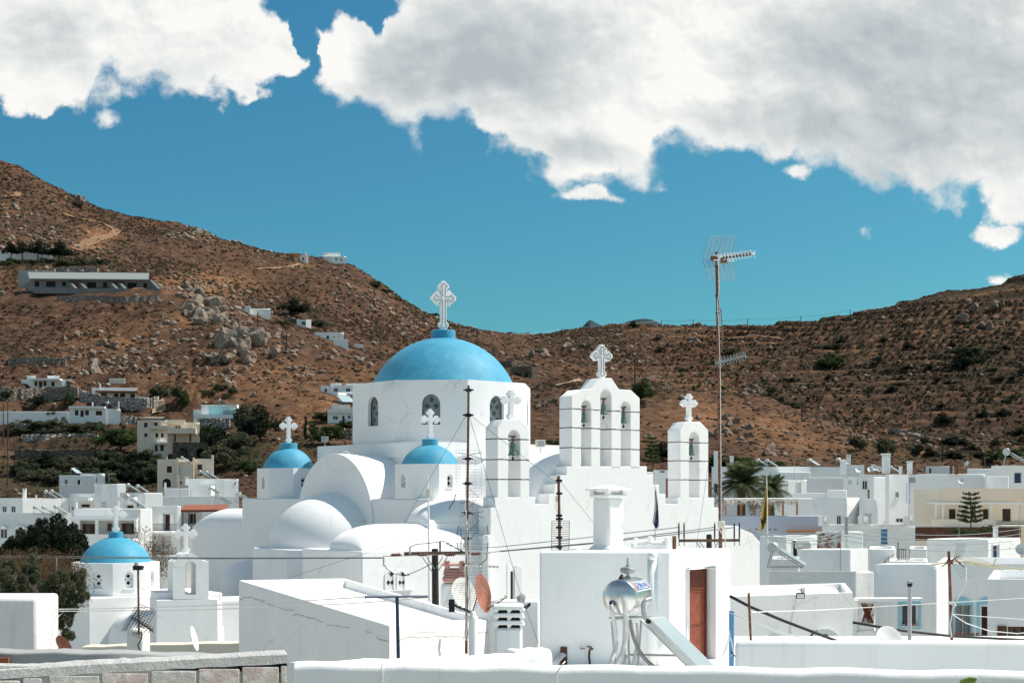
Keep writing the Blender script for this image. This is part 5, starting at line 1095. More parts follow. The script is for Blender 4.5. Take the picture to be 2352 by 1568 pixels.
du=dfor(ZA,850,1285,400);ub=blk(ZA,225,300,1345,1150,du+5,al=60,ar=2,mat='greyblock',label='long unfinished grey concrete row building with a pale sloping roof and slanted walls',group=GHL,par=0,R=[(312,1178,352,1224,'o'),(414,1178,498,1226,'o'),(556,1180,592,1218,'o'),(780,1184,862,1234,'o'),(922,1186,958,1234,'o'),(1142,1190,1224,1238,'o'),(1284,1192,1318,1236,'o')])
rt=ub['root']
mb=MB();a,b=onface(ub,'R',262,1158,2.0),onface(ub,'R',1330,1166,2.0);mb.prism([a,b,b+Vector((-1,5.0,2.9)),a+Vector((-2.2,5.0,2.9))],(0,0,.3));mb.build('sloping_roof',MT['sheet'],rt)
for x in (605,695,970,1045,1345):
 t0=onface(ub,'R',x,1168,.1);b0=onface(ub,'R',x+70,1240,5.2);MB().prism([t0,b0,Vector((b0.x,b0.y,b0.z-2)),Vector((t0.x,t0.y,b0.z-2))],(.9,0,0)).build('slanted_wall',MT['greyblock'],rt)
MB().fbox(onface(ub,'R',300,1284,5.4),onface(ub,'R',1420,1296,5.4)-onface(ub,'R',300,1284,5.4),(0,4,0),UP*1.9).build('terrace_wall',MT['greyblock'],rt)
for x0,x1 in ((622,735),(1010,1110)):slab_on(ub,'R',x0,1180,x1,1235,.12,'brick_infill','tiles')
for x in (300,470,590,720,950,1190,1310):p=onface(ub,'R',x,1160,-3.2)+UP*2.9;MB().fbox(p,(.8,0,0),(0,1,0),UP*.5).build('roof_pier',MT['concrete'],rt)
h=blk(ZA,165,180,500,1078,du+26,al=10,ar=3,mat='concrete',label='low concrete wall behind the unfinished building',cat='wall',name='concrete_wall',par=0)
FOOT.append((onface(ub,'R',850,1240,0),1));
for k in range(12):FOOT.append((onface(ub,'R',250+k*100,1240,2),9))
for xl,xc,xr,yt,yb,l,ops in ((0,92,190,1066,1115,'upper stone farmhouse with a pale flat roof right of the great dome',()),(80,250,295,1110,1200,'lower stone farmhouse with a pale roof and two dark windows',[(110,1160,165,1198,'o'),(195,1160,218,1195,'o')])):
 dd_=dfor(ZG,xc,yb);h=blk(ZG,xl,xc,xr,yt,dd_,al=3,ar=35,mat='darkstone',label=l,group=GHL,L=ops,par=.3)
 MB().fbox(onface(h,'L',(xl+xc)/2,yt-2,-1),h['exL']*h['Lw']*.5,(0,3,0),UP*.25).build('roof_slab',MT['sheet'],h['root'])
def stonewall(pts,hgt,label,mat='drystone',z=ZB,th=.9,group='dry-stone terrace walls',dm=150):
 P3=[hit(*cv(z,x,y),dm)for x,y in pts];n=10;mb=MB();pa=[];hgt*=.48
 for a,b in zip(P3[:-1],P3[1:]):
  for k in range(n):pa.append(a.lerp(b,k/n))
 pa.append(P3[-1]);jit=[(rnd.uniform(-.18,.18),rnd.uniform(-.22,.22)*min(1,hgt/2))for _ in pa]
 prof=[]
 for p,(j,jz)in zip(pa,jit):
  zb=min(gz(p.x,p.y),gz(p.x,p.y-1))-.6;zt=p.z+hgt+jz;prof.append((Vector((p.x,p.y-th/2-.25+j,zb)),Vector((p.x,p.y-th/2+j,zt)),Vector((p.x,p.y+th/2,zt+.05)),Vector((p.x,p.y+th,zb))))
 for q,r in zip(prof[:-1],prof[1:]):
  for k in range(3):mb.quad(q[k],r[k],r[k+1],q[k+1])
 mb.add(prof[0],[(0,1,2,3)]);mb.add(prof[-1],[(3,2,1,0)])
 c=P3[0];o=mb.build('stone_wall',MT[mat]);return tag(o,label,'stone wall',group)
for pts,hg,l,mt_,zz,dm in (([(0,640),(200,652),(420,650),(640,640),(700,652)],5.2,'tall dry-stone terrace wall below the topmost left house','drystone',ZB,200),([(720,668),(900,712),(1150,745),(1300,740),(1420,720)],4.5,'bright rounded stone terrace wall below the tiled-canopy house','palestone',ZB,200),([(60,862),(300,868),(600,862),(1000,858),(1220,856)],2.2,'pale stone wall below the long low house','palestone',ZB,200),([(90,925),(260,938),(520,920)],3.2,'pale tumbled stone wall left of the olive shrubs','palestone',ZB,200),([(200,1010),(420,1008),(700,1000),(880,1010)],1.6,'low stone wall across the left terraces','palestone',ZB,200),([(140,1180),(350,1190),(600,1190),(850,1180)],3.4,'dark stone wall above the dry orange field strip','darkstone',ZB,180),([(230,1292),(450,1292),(780,1280)],1.4,'pale low wall under the dry orange field strip','palestone',ZB,170),([(1790,915),(1900,905),(2060,905)],3.4,'bright white stone wall right of the cream house','palestone',ZB,200),([(80,345),(320,335),(590,325)],2.6,'dark stone wall on the brown slope above the ruined hut','drystone',ZB,300),([(520,1350),(800,1345),(1100,1355),(1420,1345)],3.0,'rough boulder wall below the unfinished building','drystone',ZA,350),([(500,1085),(700,1090),(880,1092)],3.2,'pale wall above the unfinished building roof','palestone',ZA,480),([(20,985),(300,990),(540,1000)],2.6,'dark hedge wall below the high tree house','darkstone',ZA,480),([(100,985),(260,990),(420,1010),(505,1032)],1.8,'long dark field wall right of the great dome','darkstone',ZG,380),([(730,1375),(800,1388),(866,1392)],4.0,'grey stone wall below the stepped-roof house beside the drum','drystone',ZE,230),([(930,1282),(1100,1310),(1400,1352),(1550,1372)],1.2,'pale path wall at the foot of the right hill','palestone',ZL,400),):stonewall(pts,hg,l,mt_,zz,dm=dm)
def track(pts,wd,name,z=ZA,dm=300):
 P3=[]
 for (x,y),(x2,y2)in zip(pts[:-1],pts[1:]):
  for k in range(8):P3.append(hit(*cv(z,x+(x2-x)*k/8,y+(y2-y)*k/8),dm))
 mb=MB();n=len(P3);w=wd if hasattr(wd,'__len__')else [wd,wd]
 for i,p in enumerate(P3):
  t_=P3[min(i+1,n-1)]-P3[max(i-1,0)];t_.z=0;s_=Vector((t_.y,-t_.x,0)).normalized()*((w[0]+(w[1]-w[0])*i/n)/2)*rnd.uniform(.9,1.1)
  for k in range(5):
   q=p+s_*(k-2)/2;mb.v.append((q.x,q.y,gz(q.x,q.y)+.45))
 for i in range(n-1):
  for k in range(4):a=i*5+k;mb.f.append((a,a+1,a+6,a+5))
 return structure(mb.build(name,SOILT,smooth=True))
SOILT=M('track_soil',(.215,.122,.069),1,.25,.25,.5,1.5,bdist=.3)
track([(560,572),(700,612),(880,648),(960,675),(1020,705),(1045,735),(1000,765),(920,792),(820,820),(740,860),(690,905)],[1.6,6.5],'dirt_track')
track([(90,400),(200,395)],[3,4],'dirt_patch');SOILT=M('pale_track_soil',(.29,.20,.13),1,.2,.25,.5,1.5,bdist=.3)
track([(590,618),(640,616),(668,613),(690,606)],[.8,1.6],'dirt_track',ZU,450);track([(1660,780),(1730,772),(1800,778)],[.7,.9],'dirt_track',ZU,500);track([(1290,1265-0),(1420,1238),(1500,1215)],[1.2,1.6],'dirt_track',(1148.4-250,.29297,516.8-0),300)
track([(1400,640),(1440,690),(1450,760),(1400,800)],[1.3,2.2],'dirt_track',ZB,230)
for x,y,d,l,rz,s in ((345,175,150,'left solar water heater on the long low house',20,.95),(390,172,149,'right solar water heater on the long low house',20,.95),(965,130,146,'left solar water heater on the sunny-sided house',15,1.0),(1040,128,147,'right solar water heater on the sunny-sided house',15,.85),(958,248,119,'lone solar water heater with triple tank on the veranda house',15,1.25),(1590,140,160,'round-tank solar water heater nearest the cream block',40,.8),(1645,215,150,'solar water heater beside the red tiled roof',40,1.05),(1800,200,150,'solar water heater against the church vault',40,1.05),(265,290,127,'leftmost of three small heaters behind the conifer',15,.75),(330,290,128,'middle of three small heaters behind the conifer',15,.75),(420,288,128,'right of three small heaters behind the conifer',15,.8)):roofthing('heater',ZC,x,y,d,l,rad(82+rz),s*.72)
for x,y,d,l,rz,s in ((1790,1380,199,'left solar water heater on the cream arch house',35,1.3),(1850,1385,200,'right solar water heater on the cream arch house',35,1.3),(1630,1225,199,'solar water heater on the parapet of the cream arch house',30,.8),(655,1330,207,'solar water heater on the bluish orchard house',10,.85),(965,745,d3+4,'solar tank on the long low hillside house',40,1.6),(1970,716,d4+4,'solar tank on the turquoise house',40,1.4)):roofthing('heater',ZB,x,y,d,l,rad(60+rz),s*.75)
roofthing('heater',ZE,715,1105,d6+6,'solar tank on the stepped-roof hillside house',rad(40),1.7)
for x,y,d,l,s in ((185,172,151,'white chimney at the left end of the left town roofs',.78),(272,180,149,'chimney in the middle of the long low house',.35),(574,250,121,'square chimney at the corner of the veranda house',.45),(1246,100,167,'slotted chimney left of the two-part roof block',.55),(1408,75,170,'white chimney with a dark cowl on the two-part roof block',.75)):roofthing('chimney',ZC,x,y,d,l,rad(8),s)
for x,y,d,l,s in ((470,240,140,'thin antenna over the long low house',.9),(760,250,121,'thin antenna on the veranda house left of the cross',.75),(840,250,121,'thin antenna on the veranda house above the cross',.65),(822,130,150,'thin antenna on the tall plain block',.8),(1355,190,140,'thin antenna left of the tiled balcony roof',.8)):roofthing('antenna',ZC,x,y,d,l,rad(-30),s)
pc=hit(*cv(ZB,1672,1178),220);car=thing('parked_car','small silver car parked in front of the dark stone arches','car',pc)
w_=1.7;prof=[(-.82,.35),(-.8,.75),(-.62,.95),(-.5,1.4),(.5,1.4),(.62,.95),(.8,.75),(.82,.35)]
b_=MB().prism([pc+Vector((x,-1.2,z))for x,z in prof],(0,2.8,0));b_.build('body',MT['carpaint'],car,bevel=.08)
MB().prism([pc+Vector((x,-1.23,z))for x,z in ((-.55,.98),(-.45,1.33),(.45,1.33),(.55,.98))],(0,-.02,0)).build('windscreen',MT['glass'],car)
for x in (-.72,.72):
 MB().lathe([(.001,0),(.3,0),(.3,.2),(.001,.2)],pc+Vector((x-.1,-.9,.3)),14,ax=(1,0,0)).build('wheel',MT['rubber'],car)
 MB().fbox(pc+Vector((x*.75-.12,-1.23,.68)),(.24,0,0),(0,-.02,0),(0,0,.14)).build('headlight',MT['labelwhite'],car)
def pole(z,x,y0,y1,d,l,mt_='polewood',r=.16,grp='utility poles on the slopes',cross_=True):
 a=PZ(z,x,y0,d);b=PZ(z,x,y1,d);r0=thing('utility_pole',l,'pole',a,grp);MB().tube([a-UP*.8,b],[r,r*.75],7).build('pole',MT[mt_],r0)
 if cross_:MB().fbox(b+Vector((-.9,-.1,-.6)),(1.8,0,0),(0,.12,0),UP*.14).build('crossarm',MT[mt_],r0)
for z,x,y0,y1,l,dm in ((ZE,597,560,478,'utility pole left of the flat ridge house',350),(ZE,1020,685,556,'utility pole above the left curve of the great dome',380),(ZE,287,700,545,'utility pole by the big pale boulder slab',350),(ZE,62,500,385,'utility pole left of the small cube house',380),(ZE,132,378,290,'utility pole above the round tree',420),(ZG,1058,1232,1025,'utility pole right of the ornate gable cross',350),(ZL,407,1245,1085,'utility pole at the foot of the right hill',380),(ZL,1510,1560,1420,'utility pole near the right town roofs',280),(ZA,1404,1128,1010,'utility pole right of the unfinished building',450),(ZA,762,960,850,'utility pole below the dirt track',480)):
 p=hit(*cv(z,x,y0),dm);pole(z,x,y0,y1,p.y,l,r=.22,cross_=False)
fp=[]
for z,x,y0,y1 in ((ZG,95,890,848),(ZG,320,872,835),(ZG,486,862,802),(ZG,884,822,768),(ZG,1265,792,745),(ZG,1515,785,742),(ZG,1940,805,735),(ZL,399,480,420),(ZL,785,430,368),(ZL,1187,340,316)):
 dd_=hit(cv(z,x,y0)[0],cv(z,x,y0)[1]+1.2,600).y;pole(z,x,y0+4,y1,dd_,'thin pole standing on the skyline of the right-hand ridge',r=.28,grp='skyline power poles',cross_=False);fp.append(PZ(z,x,y1+2,dd_))
w_=MB()
for a,b in zip(fp[:-1],fp[1:]):w_.tube([a.lerp(b,k/6)-UP*(.8*math.sin(math.pi*k/6))for k in range(7)],.09,3)
tag(w_.build('power_line',MT['greywire']),'thin sagging power line along the right-hand ridge','power line')
for x,y0,y1,l in ((30,1010,700,'left of two dark poles at the left edge above the town'),(70,1380,690,'right of two dark poles at the left edge above the town')):pole(ZB,x,y0,y1,139,l,r=.06,cross_=False)
def softwall(pts,th,zb,name,mat,label=None,cat='wall',rad_=.06,wav=.012,root=None,seg=14):
 """plastered wall along a line of top points (centre of its top), with a hand-rounded uneven top"""
 pa=[]
 for a,b in zip(pts[:-1],pts[1:]):
  for k in range(seg):pa.append(Vector(a).lerp(Vector(b),k/seg))
 pa.append(Vector(pts[-1]));mb=MB();n=len(pa);prof=[]
 h=th/2
 for k in range(4):w=math.pi/2*k/3;prof.append((-h+rad_-rad_*math.cos(w),-rad_+rad_*math.sin(w)))
 prof+=[(x*-1,z)for x,z in reversed(prof)]
 prof=[(-h,None)]+prof+[(h,None)];m_=len(prof)
 for i,p in enumerate(pa):
  t_=(pa[min(i+1,n-1)]-pa[max(i-1,0)]);t_.z=0;t_.normalize();s_=Vector((t_.y,-t_.x,0))
  jz=wav*math.sin(i*.9)*rnd.uniform(.2,1);jx=wav*rnd.uniform(-.6,.6)
  for x,z in prof:mb.v.append(tuple(p-s_*(x+jx)+UP*(jz+z if z is not None else 0))if z is not None else (p.x-s_.x*(x+jx),p.y-s_.y*(x+jx),zb))
 for i in range(n-1):
  for k in range(m_-1):a=i*m_+k;mb.f.append((a,a+m_,a+m_+1,a+1))
 mb.f.append(tuple(range(m_)));mb.f.append(tuple(reversed(range((n-1)*m_,n*m_))))
 o=mb.build(name,MT[mat],root,smooth='auto',ang=50)
 return tag(o,label,cat)if label else o
NW=M('near_whitewash',(.85,.853,.845),.92,.045,1.2,.35,26,streak=.42,bdist=.012,crack=.55);MT['near']=NW
MT['blocktint']=M('pink_concrete_block',(.52,.44,.40),.95,.08,4,.7,70,bdist=.02,col2=(.60,.57,.54),thr=(.50,.58));MT['blockgrey']=M('grey_concrete_block',(.50,.49,.46),.95,.10,4,.7,70,bdist=.02,col2=(.62,.61,.58),thr=(.50,.58))
MT['mortar']=M('pale_mortar',(.56,.56,.54),.95,.12,6,.9,40,bdist=.03)
dP=12.5
a,b,c_=P(676,1523,dP),P(1500,1533,dP),P(2600,1549,dP)
pp=softwall([a+Vector((0,.12,0)),b+Vector((0,.12,0)),c_+Vector((0,.12,0))],.26,CZ-4,'parapet_wall','near','nearest white parapet wall along the bottom, with a rounded uneven top','wall',seg=26)
tag(MB().tube([P(878,1523,dP-.02),P(877,1535,dP-.04),P(879,1550,dP-.04),P(877,1600,dP-.04)],.006,5).build('hose',MT['whitewire']),'thin pale cord hanging over the nearest parapet near its left end','cord')
tag(MB().tube([P(1298,1518,dP+.3),P(1292,1524,dP-.03),P(1279,1545,dP-.05),P(1278,1600,dP-.05)],.005,5).build('hose',MT['whitewire']),'thin white cable hanging over the nearest parapet below the solar tank','cord')
softwall([P(682,1521,dP+.15),P(900,1511,15.2),P(1190,1500,18.2)],.26,CZ-4,'parapet_wall','near','white parapet running back from the left end of the nearest wall','wall',seg=12)
softwall([P(1172,1492,19.4),P(1252,1487,19.6)],.5,CZ-4,'parapet_wall','near','short thick white wall stub below the slotted white chimney','wall',rad_=.12)
tag(MB().fbox((-1.8,12.7,CZ-3.3),(16,0,0),(3,20,0),UP*.1).build('roof_terrace',MT['near']),'flat white roof terrace behind the nearest parapet','roof')
sl=MB().tube([P(2200,1590,5.2),P(2218,1572,5.2),P(2232,1562,5.17),P(2243,1557,5.15)],[.010,.026,.016,.003],10)
sl.tube([P(2225,1595,5.1),P(2262,1574,5.1),P(2310,1573,5.1)],[.010,.016,.003],8);pl_=tag(sl.build('succulent_plant',M('succulent_green',(.20,.28,.05),.5,.15,20,0),smooth=True),'yellow-green leaf tips poking up at the bottom right edge','plant')
dB=9.6;root=thing('block_wall','unplastered concrete-block wall with a rough concrete cap at bottom left','wall',P(300,1568,dB))
y0_,y1_=dB,dB+.55
def wl(u,v):d=dB+(u/660)*.9;return P(u,v,d)
capz=lambda u:1535-37*(max(u,-40)/660)**.9 if u>0 else 1536
mb=MB();N=40;nrm=Vector((-.25,.97,0))
row=[]
for k in range(N+1):
 u=-60+719*k/N;t0=wl(u,capz(u)+rnd.uniform(-.9,.9));b0=wl(u,capz(u)+24+rnd.uniform(-1.5,1.5));row.append([b0-nrm*.01,t0-nrm*.01-UP*.012,t0+nrm*.02,t0+nrm*.20+UP*rnd.uniform(-.004,.004),b0+nrm*.2-UP*.9])
for q,r in zip(row[:-1],row[1:]):
 for k in range(4):mb.quad(q[k],r[k],r[k+1],q[k+1])
mb.add(row[-1],[(0,1,2,3,4)]);mb.build('concrete_cap',MT['concretecap']if 'concretecap' in MT else M('rough_concrete_cap',(.56,.57,.56),.95,.12,5,.9,45,bdist=.03),root,smooth='auto',ang=30)
e=MB()
us=[-60,30,108,112,228,232,338,342,455,459,560,563,658]
bk=[(-60,46,0),(52,96,0),(112,228,0),(233,340,1),(346,450,0),(456,550,1),(556,640,1),(645,658,0)]
MB().fbox(wl(-60,1700)+nrm*.02,wl(658,1700)-wl(-60,1700),nrm*.16,UP*(wl(300,1536).z-wl(300,1700).z)).build('mortar_bed',MT['mortar'],root)
for r_ in range(2):
 for u0,u1,pk in bk:
  v0=capz((u0+u1)/2)+25+r_*56;a_,b_=wl(u0+r_*40,v0+52),wl(u1+r_*40,v0+52)
  MB().fbox(a_-nrm*.012,b_-a_,nrm*.06,UP*(52*dB/F)).build('block',MT['blocktint' if (pk+r_)%2 else 'blockgrey'],root,bevel=.008)
dB2=12.4;softwall([P(-60,1492,dB2),P(250,1494,dB2),P(560,1504,dB2+.5)],.3,CZ-4,'parapet_wall','concrete','grey concrete ledge wall behind the concrete-block wall','wall',rad_=.02,wav=.008)
tag(MB().fbox(P(-40,1526,dB2-.2),(.22,0,0),(0,.2,0),UP*.06).build('brick',MT['tiles']),'single red brick at the left edge on the concrete ledge','brick')
o=MB().fbox(P(-120,1560,24),(1.50,0,0),(0,1.2,0),UP*(P(0,1372,24).z-P(0,1560,24).z)).build('wall_pillar',MT['aged'],bevel=.06);tag(o,'weathered white block of masonry at the left edge','wall')
lg=softwall([P(195,1482,36),P(330,1478,36),P(560,1472,36)],.5,CZ-5,'roof_ledge','cream','low cream roof ledge in front of the chapel','roof',rad_=.03)
d0=29.0
fl,bl_,br,nr=PZ(ZD,103,790,33.0),PZ(ZD,103,790,33),PZ(ZD,897,776,38),PZ(ZD,1240,1132,28)
rr=PZ(ZD,2002,1092,33.2)
sb=thing('sloped_roof_building','white building with a sloping parapet-edged flat roof and cracked walls in the centre foreground','building',(nr.x,nr.y,CZ-6))
zb=CZ-6;q=[bl_,nr,rr,br];mb=MB();dn=lambda p:Vector((p.x,p.y,zb))
for i,j in ((0,1),(1,2),(2,3),(3,0)):mb.quad(dn(q[i]),dn(q[j]),q[j],q[i])
cen=(q[0]+q[1]+q[2]+q[3])/4;I=[]
for i in range(4):
 p=q[i];e1=(q[(i+1)%4]-p).normalized();e2=(q[i-1]-p).normalized();I.append(p+(e1+e2)*.22)
J=[p-UP*(.05 if i<2 else .22)for i,p in enumerate(I)]
for i in range(4):
 j=(i+1)%4;mb.quad(q[i],q[j],I[j],I[i]);mb.quad(I[i],I[j],J[j],J[i])
mb.add(J,[(0,1,2,3)]);mb.build('walls',MT['near'],sb,bevel=.05,weld=True)
CR=M('crack_stain',(.52,.50,.45),.95,.15,8,.3,40)
def crack(A,B_,Cc,pts,w,name='crack'):
 """an irregular flat stain on the wall through three of its corners"""
 n=(B_-A).cross(Cc-A).normalized();n=-n if n.y>0 else n;mb=MB();P3=[]
 for x,y in pts:
  u,v=cv(ZD,x,y);r=Vector(((u-CX)/F,1,(HV-v)/F));o=Vector((0,0,CZ));t=(A-o).dot(n)/r.dot(n);P3.append(o+r*t+n*.006)
 pa=[]
 for a,b in zip(P3[:-1],P3[1:]):
  for k in range(5):pa.append(a.lerp(b,k/5)+UP*rnd.uniform(-.012,.012))
 pa.append(P3[-1])
 for i in range(len(pa)-1):
  w0,w1=w*rnd.uniform(.2,1),w*rnd.uniform(.2,1);mb.quad(pa[i]-UP*w0,pa[i+1]-UP*w1,pa[i+1]+UP*w1*.4,pa[i]+UP*w0*.4)
 return mb.build(name,CR,sb)
A1,B1,C1=q[0],q[1],dn(q[1])
crack(A1,B1,C1,[(106,945),(140,920),(200,915),(240,935),(300,950),(350,980),(390,985),(450,1010),(520,1015)],.022)
crack(A1,B1,C1,[(515,1050),(560,1048),(620,1065),(690,1085),(740,1110)],.022);crack(A1,B1,C1,[(770,1130),(830,1130),(880,1140),(945,1150)],.02);crack(A1,B1,C1,[(1065,1175),(1110,1185)],.02);crack(A1,B1,C1,[(1140,1215),(1180,1240),(1238,1252)],.022)
crack(A1,B1,C1,[(610,1115),(560,1160),(510,1200),(490,1240),(430,1280),(395,1310)],.006)
A2,B2,C2=q[1],q[2],dn(q[1]);crack(A2,B2,C2,[(1300,1250),(1360,1225),(1420,1215),(1480,1222),(1560,1215),(1700,1212),(1780,1215),(1850,1225)],.02);crack(A2,B2,C2,[(1420,1190),(1500,1182),(1600,1180)],.012);crack(A2,B2,C2,[(1900,1185),(1990,1180)],.03)
tp=thing('clothesline_post','dark blue T-shaped metal clothes-line post','post',P(916,1560,20));MB().tube([P(916,1560,20),P(912,1372,20)],.025,12).build('post',MT['navy'],tp)
MB().tube([P(839,1370,19.6),P(912,1369,20),P(984,1369,20.4)],.017,10).build('crossbar',MT['navy'],tp)
kn=MB()
for u in (838,985):
 for s_ in (-1,1):kn.tube([P(u,1370,20-.4*(u<900)+.4*(u>900))+Vector((0,0,0)),P(u-4*s_,1374-6*s_,19.9)],.006,5)
kn.build('line_knot',MT['alu'],tp)
def wire(pts,r,label,mat='greywire',sag=.0,name='power_line',cat='power line',n=14):
 pa=[]
 for a,b in zip(pts[:-1],pts[1:]):
  for k in range(n):t=k/n;pa.append(a.lerp(b,t)-UP*(sag*4*t*(1-t)))
 pa.append(pts[-1]);return tag(MB().tube(pa,r,4).build(name,MT[mat]),label,cat)
wire([P(-60,1396,26),P(300,1395,24),P(838,1370,19.6)],.008,'upper pale clothes-line wire from the left edge to the T-post','whitewire',.02,'clothesline','wire')
wire([P(-60,1399,26.5),P(300,1401,24),P(700,1389,21.5),P(985,1370,20.4)],.008,'lower pale clothes-line wire passing the chapel','whitewire',.02,'clothesline','wire')
def gridpanel(mb,o,ex,ey,nx,ny,r):
 for i in range(nx+1):mb.tube([o+ex*(i/nx),o+ex*(i/nx)+ey],r,4)
 for j in range(ny+1):mb.tube([o+ey*(j/ny),o+ey*(j/ny)+ex],r,4)
def grids(root,z,d,quads,r=.006,mat='greywire',nm='grid_reflector'):
 for (x0,y0,x1,y1,nx,ny,sk)in quads:
  o=PZ(z,x0,y1,d);ex=PZ(z,x1,y1,d)-o;ey=PZ(z,x0+sk,y0,d)-o;g=MB();gridpanel(g,o,ex+Vector((0,.12,0)),ey,nx,ny,r);g.build(nm,MT[mat],root)
dM=25.0
am=thing('antenna_mast','tall rusty antenna mast with stacked grid aerials before the church','antenna',PZ(ZF,1700,1800,dM))
MB().tube([P(1071,1500,dM),PZ(ZF,1700,1200,dM),PZ(ZF,1704,800,dM),PZ(ZE,1712,1200,dM),PZ(ZE,1714,962,dM)],[.026,.024,.023,.021,.020],10).build('pole',MT['rust'],am)
cl=MB()
for z,x,y in ((ZE,1714,1000),(ZE,1714,1195),(ZF,1708,20),(ZF,1708,360),(ZF,1706,555),(ZF,1704,785),(ZF,1702,985),(ZF,1702,1190)):c0=PZ(z,x,y,dM);cl.cbox(c0,.10,.12,.05);cl.tube([c0-Vector((.09,.05,0)),c0+Vector((.09,-.05,0))],.014,5)
cl.build('clamp',MT['iron'],am)
grids(am,ZF,dM+.1,[(1615,293,1812,638,4,14,0),(1648,640,1788,905,3,13,6)],.0017)
for x,y in ((1720,330),(1735,690),(1735,790)):c0=PZ(ZF,x,y,dM-.1);el=MB();[el.tube([c0,c0+Vector((dx,-.1,dz))],.0045,4)for dx,dz in ((.22,.04),(-.2,.03),(.22,-.07),(-.2,-.05))];el.build('dipole',MT['iron'],am)
for y in (685,870,940):c0=PZ(ZF,1722,y,dM-.08);el=MB().tube([c0+Vector((0,0,.2)),c0+Vector((.16,0,.05)),c0+Vector((0,0,-.12))],.0035,4);el.build('dipole',MT['iron'],am)
def yagi(root,base,ax,L,n,hw,d2,mat='alu',r=.008,boom=.012,nm='yagi_aerial',bw=None):
 y=MB().tube([base,base+ax*L],boom,5);s_=ax.cross(d2).normalized()
 for k in range(n):
  c0=base+ax*(L*(k+.5)/n);w=hw*(1-.35*k/n);y.tube([c0-s_*w,c0+s_*w],r,4)
  if bw:y.tube([c0-s_*w+d2*bw,c0+s_*w-d2*bw],r,4);y.tube([c0-s_*w-d2*bw,c0+s_*w+d2*bw],r,4)
 return y.build(nm,MT[mat],root)
c0=PZ(ZF,1680,985,dM-.1);x_=MB()
for s1 in (-1,1):
 for k in range(3):x_.tube([c0+Vector((-.05+.12*0,0,0)),c0+Vector((-.06,-.05,s1*(.10+.045*k)))],.004,4);x_.tube([c0+Vector((-.12,0,s1*(.09+.05*k))),c0+Vector((.42,-.12,s1*(.09+.05*k)))],.003,4)
 x_.tube([c0+Vector((-.13,0,s1*.07)),c0+Vector((-.1,0,s1*.22))],.006,4);x_.tube([c0+Vector((.42,-.1,s1*.07)),c0+Vector((.4,-.1,s1*.24))],.006,4)
x_.build('bow_aerial',MT['iron'],am)
yagi(am,PZ(ZF,1690,1195,dM-.1),Vector((.93,-.34,-.03)).normalized(),.62,9,.14,UP,r=.008,boom=.02)
gm=MB();o=PZ(ZF,1640,1180,dM);gridpanel(gm,PZ(ZF,1625,1185,dM),Vector((.32,.06,.16)),Vector((.03,.1,-.14)),3,4,.0025);gridpanel(gm,PZ(ZF,1690,1300,dM),Vector((.38,-.1,.02)),Vector((-.06,.1,.28)),4,5,.0025)
gridpanel(gm,PZ(ZF,1500,1560,dM),Vector((.60,-.05,.05)),Vector((.18,.15,.48)),6,12,.0025);gm.build('grid_reflector',MT['greywire'],am)
yagi(am,PZ(ZF,1560,1490,dM-.2),Vector((.85,-.35,-.32)).normalized(),.55,7,.09,UP,mat='iron',r=.012,boom=.02)
MB().cbox(PZ(ZF,1582,1510,dM-.25),.10,.08,.22).build('junction_box',MT['iron'],am)
cb=MB()
for k in range(5):
 xa=1690+k*9;cb.tube([PZ(ZF,xa+rnd.uniform(-8,8),700+60*k,dM-.06),PZ(ZF,xa+rnd.uniform(-25,25),950,dM-.1),PZ(ZF,xa+rnd.uniform(-12,12),1250,dM-.07),PZ(ZF,xa+rnd.uniform(-30,30),1480,dM-.12),P(1072+rnd.uniform(-8,8),1470,dM-.08)],.006,4)
cb.build('cable',MT['whitewire'],am)
tag(MB().tube([PZ(ZF,1612,640,dM),PZ(ZF,1600,690,dM),PZ(ZF,1570,735,dM),PZ(ZF,1560,755,dM)],.008,4).build('cable',MT['cable'],am),None,None)
for pts,l in (([PZ(ZE,1700,1185,dM),P(900,1250,33),P(652,1330,44)],'guy wire falling left from the rusty mast'),([PZ(ZE,1720,1190,dM),P(1283,1112,31)],'guy wire from the rusty mast towards the second mast'),([P(1283,1100,31),P(1362,1198,30)],'guy wire from the second mast to the big chimney'),([PZ(ZE,1716,1190,dM),PZ(ZI,180,600,23.5),PZ(ZI,362,1110,22)],'guy wire dropping right from the rusty mast to the white wall'),([PZ(ZH,1785,420,40),PZ(ZH,1680,1150,38)],'guy wire beside the right bell gable')):wire(pts,.0042,l,'cable',0,'guy_wire','wire')
a2=thing('antenna_mast','short rusty aerial mast with a tall grid reflector beside the big chimney','antenna',P(1283,1262,31));MB().tube([PZ(ZH,512,1175,31),PZ(ZH,500,540,31)],[.034,.031],9).build('pole',MT['rust'],a2);cl=MB()
for y in (580,690,878,908,980,1065,1148):cl.cbox(PZ(ZH,506,y,31),.13,.13,.05);
cl.tube([PZ(ZH,478,908,31),PZ(ZH,538,908,31)],.025,5);cl.tube([PZ(ZH,474,582,31),PZ(ZH,526,580,31)],.02,5);cl.build('clamp',MT['iron'],a2)
grids(a2,ZH,31.1,[(440,925,592,1172,2,13,4)],.0055,'cable')
MB().cbox(PZ(ZH,484,735,30.9),.05,.05,.12).build('junction_box',MT['plastic'],a2);MB().tube([PZ(ZH,480,760,31),PZ(ZH,474,800,31),PZ(ZH,490,855,31)],.006,4).build('cable',MT['whitewire'],a2)
wp=thing('lightning_rod','slim white pole with a tiny cross and a lamp box before the aisle vault','pole',P(984,1360,74));MB().tube([PZ(ZF,1405,1470,74),PZ(ZF,1400,800,74),PZ(ZF,1394,520,74)],[.055,.05,.035],8).build('pole',MT['frame'],wp)
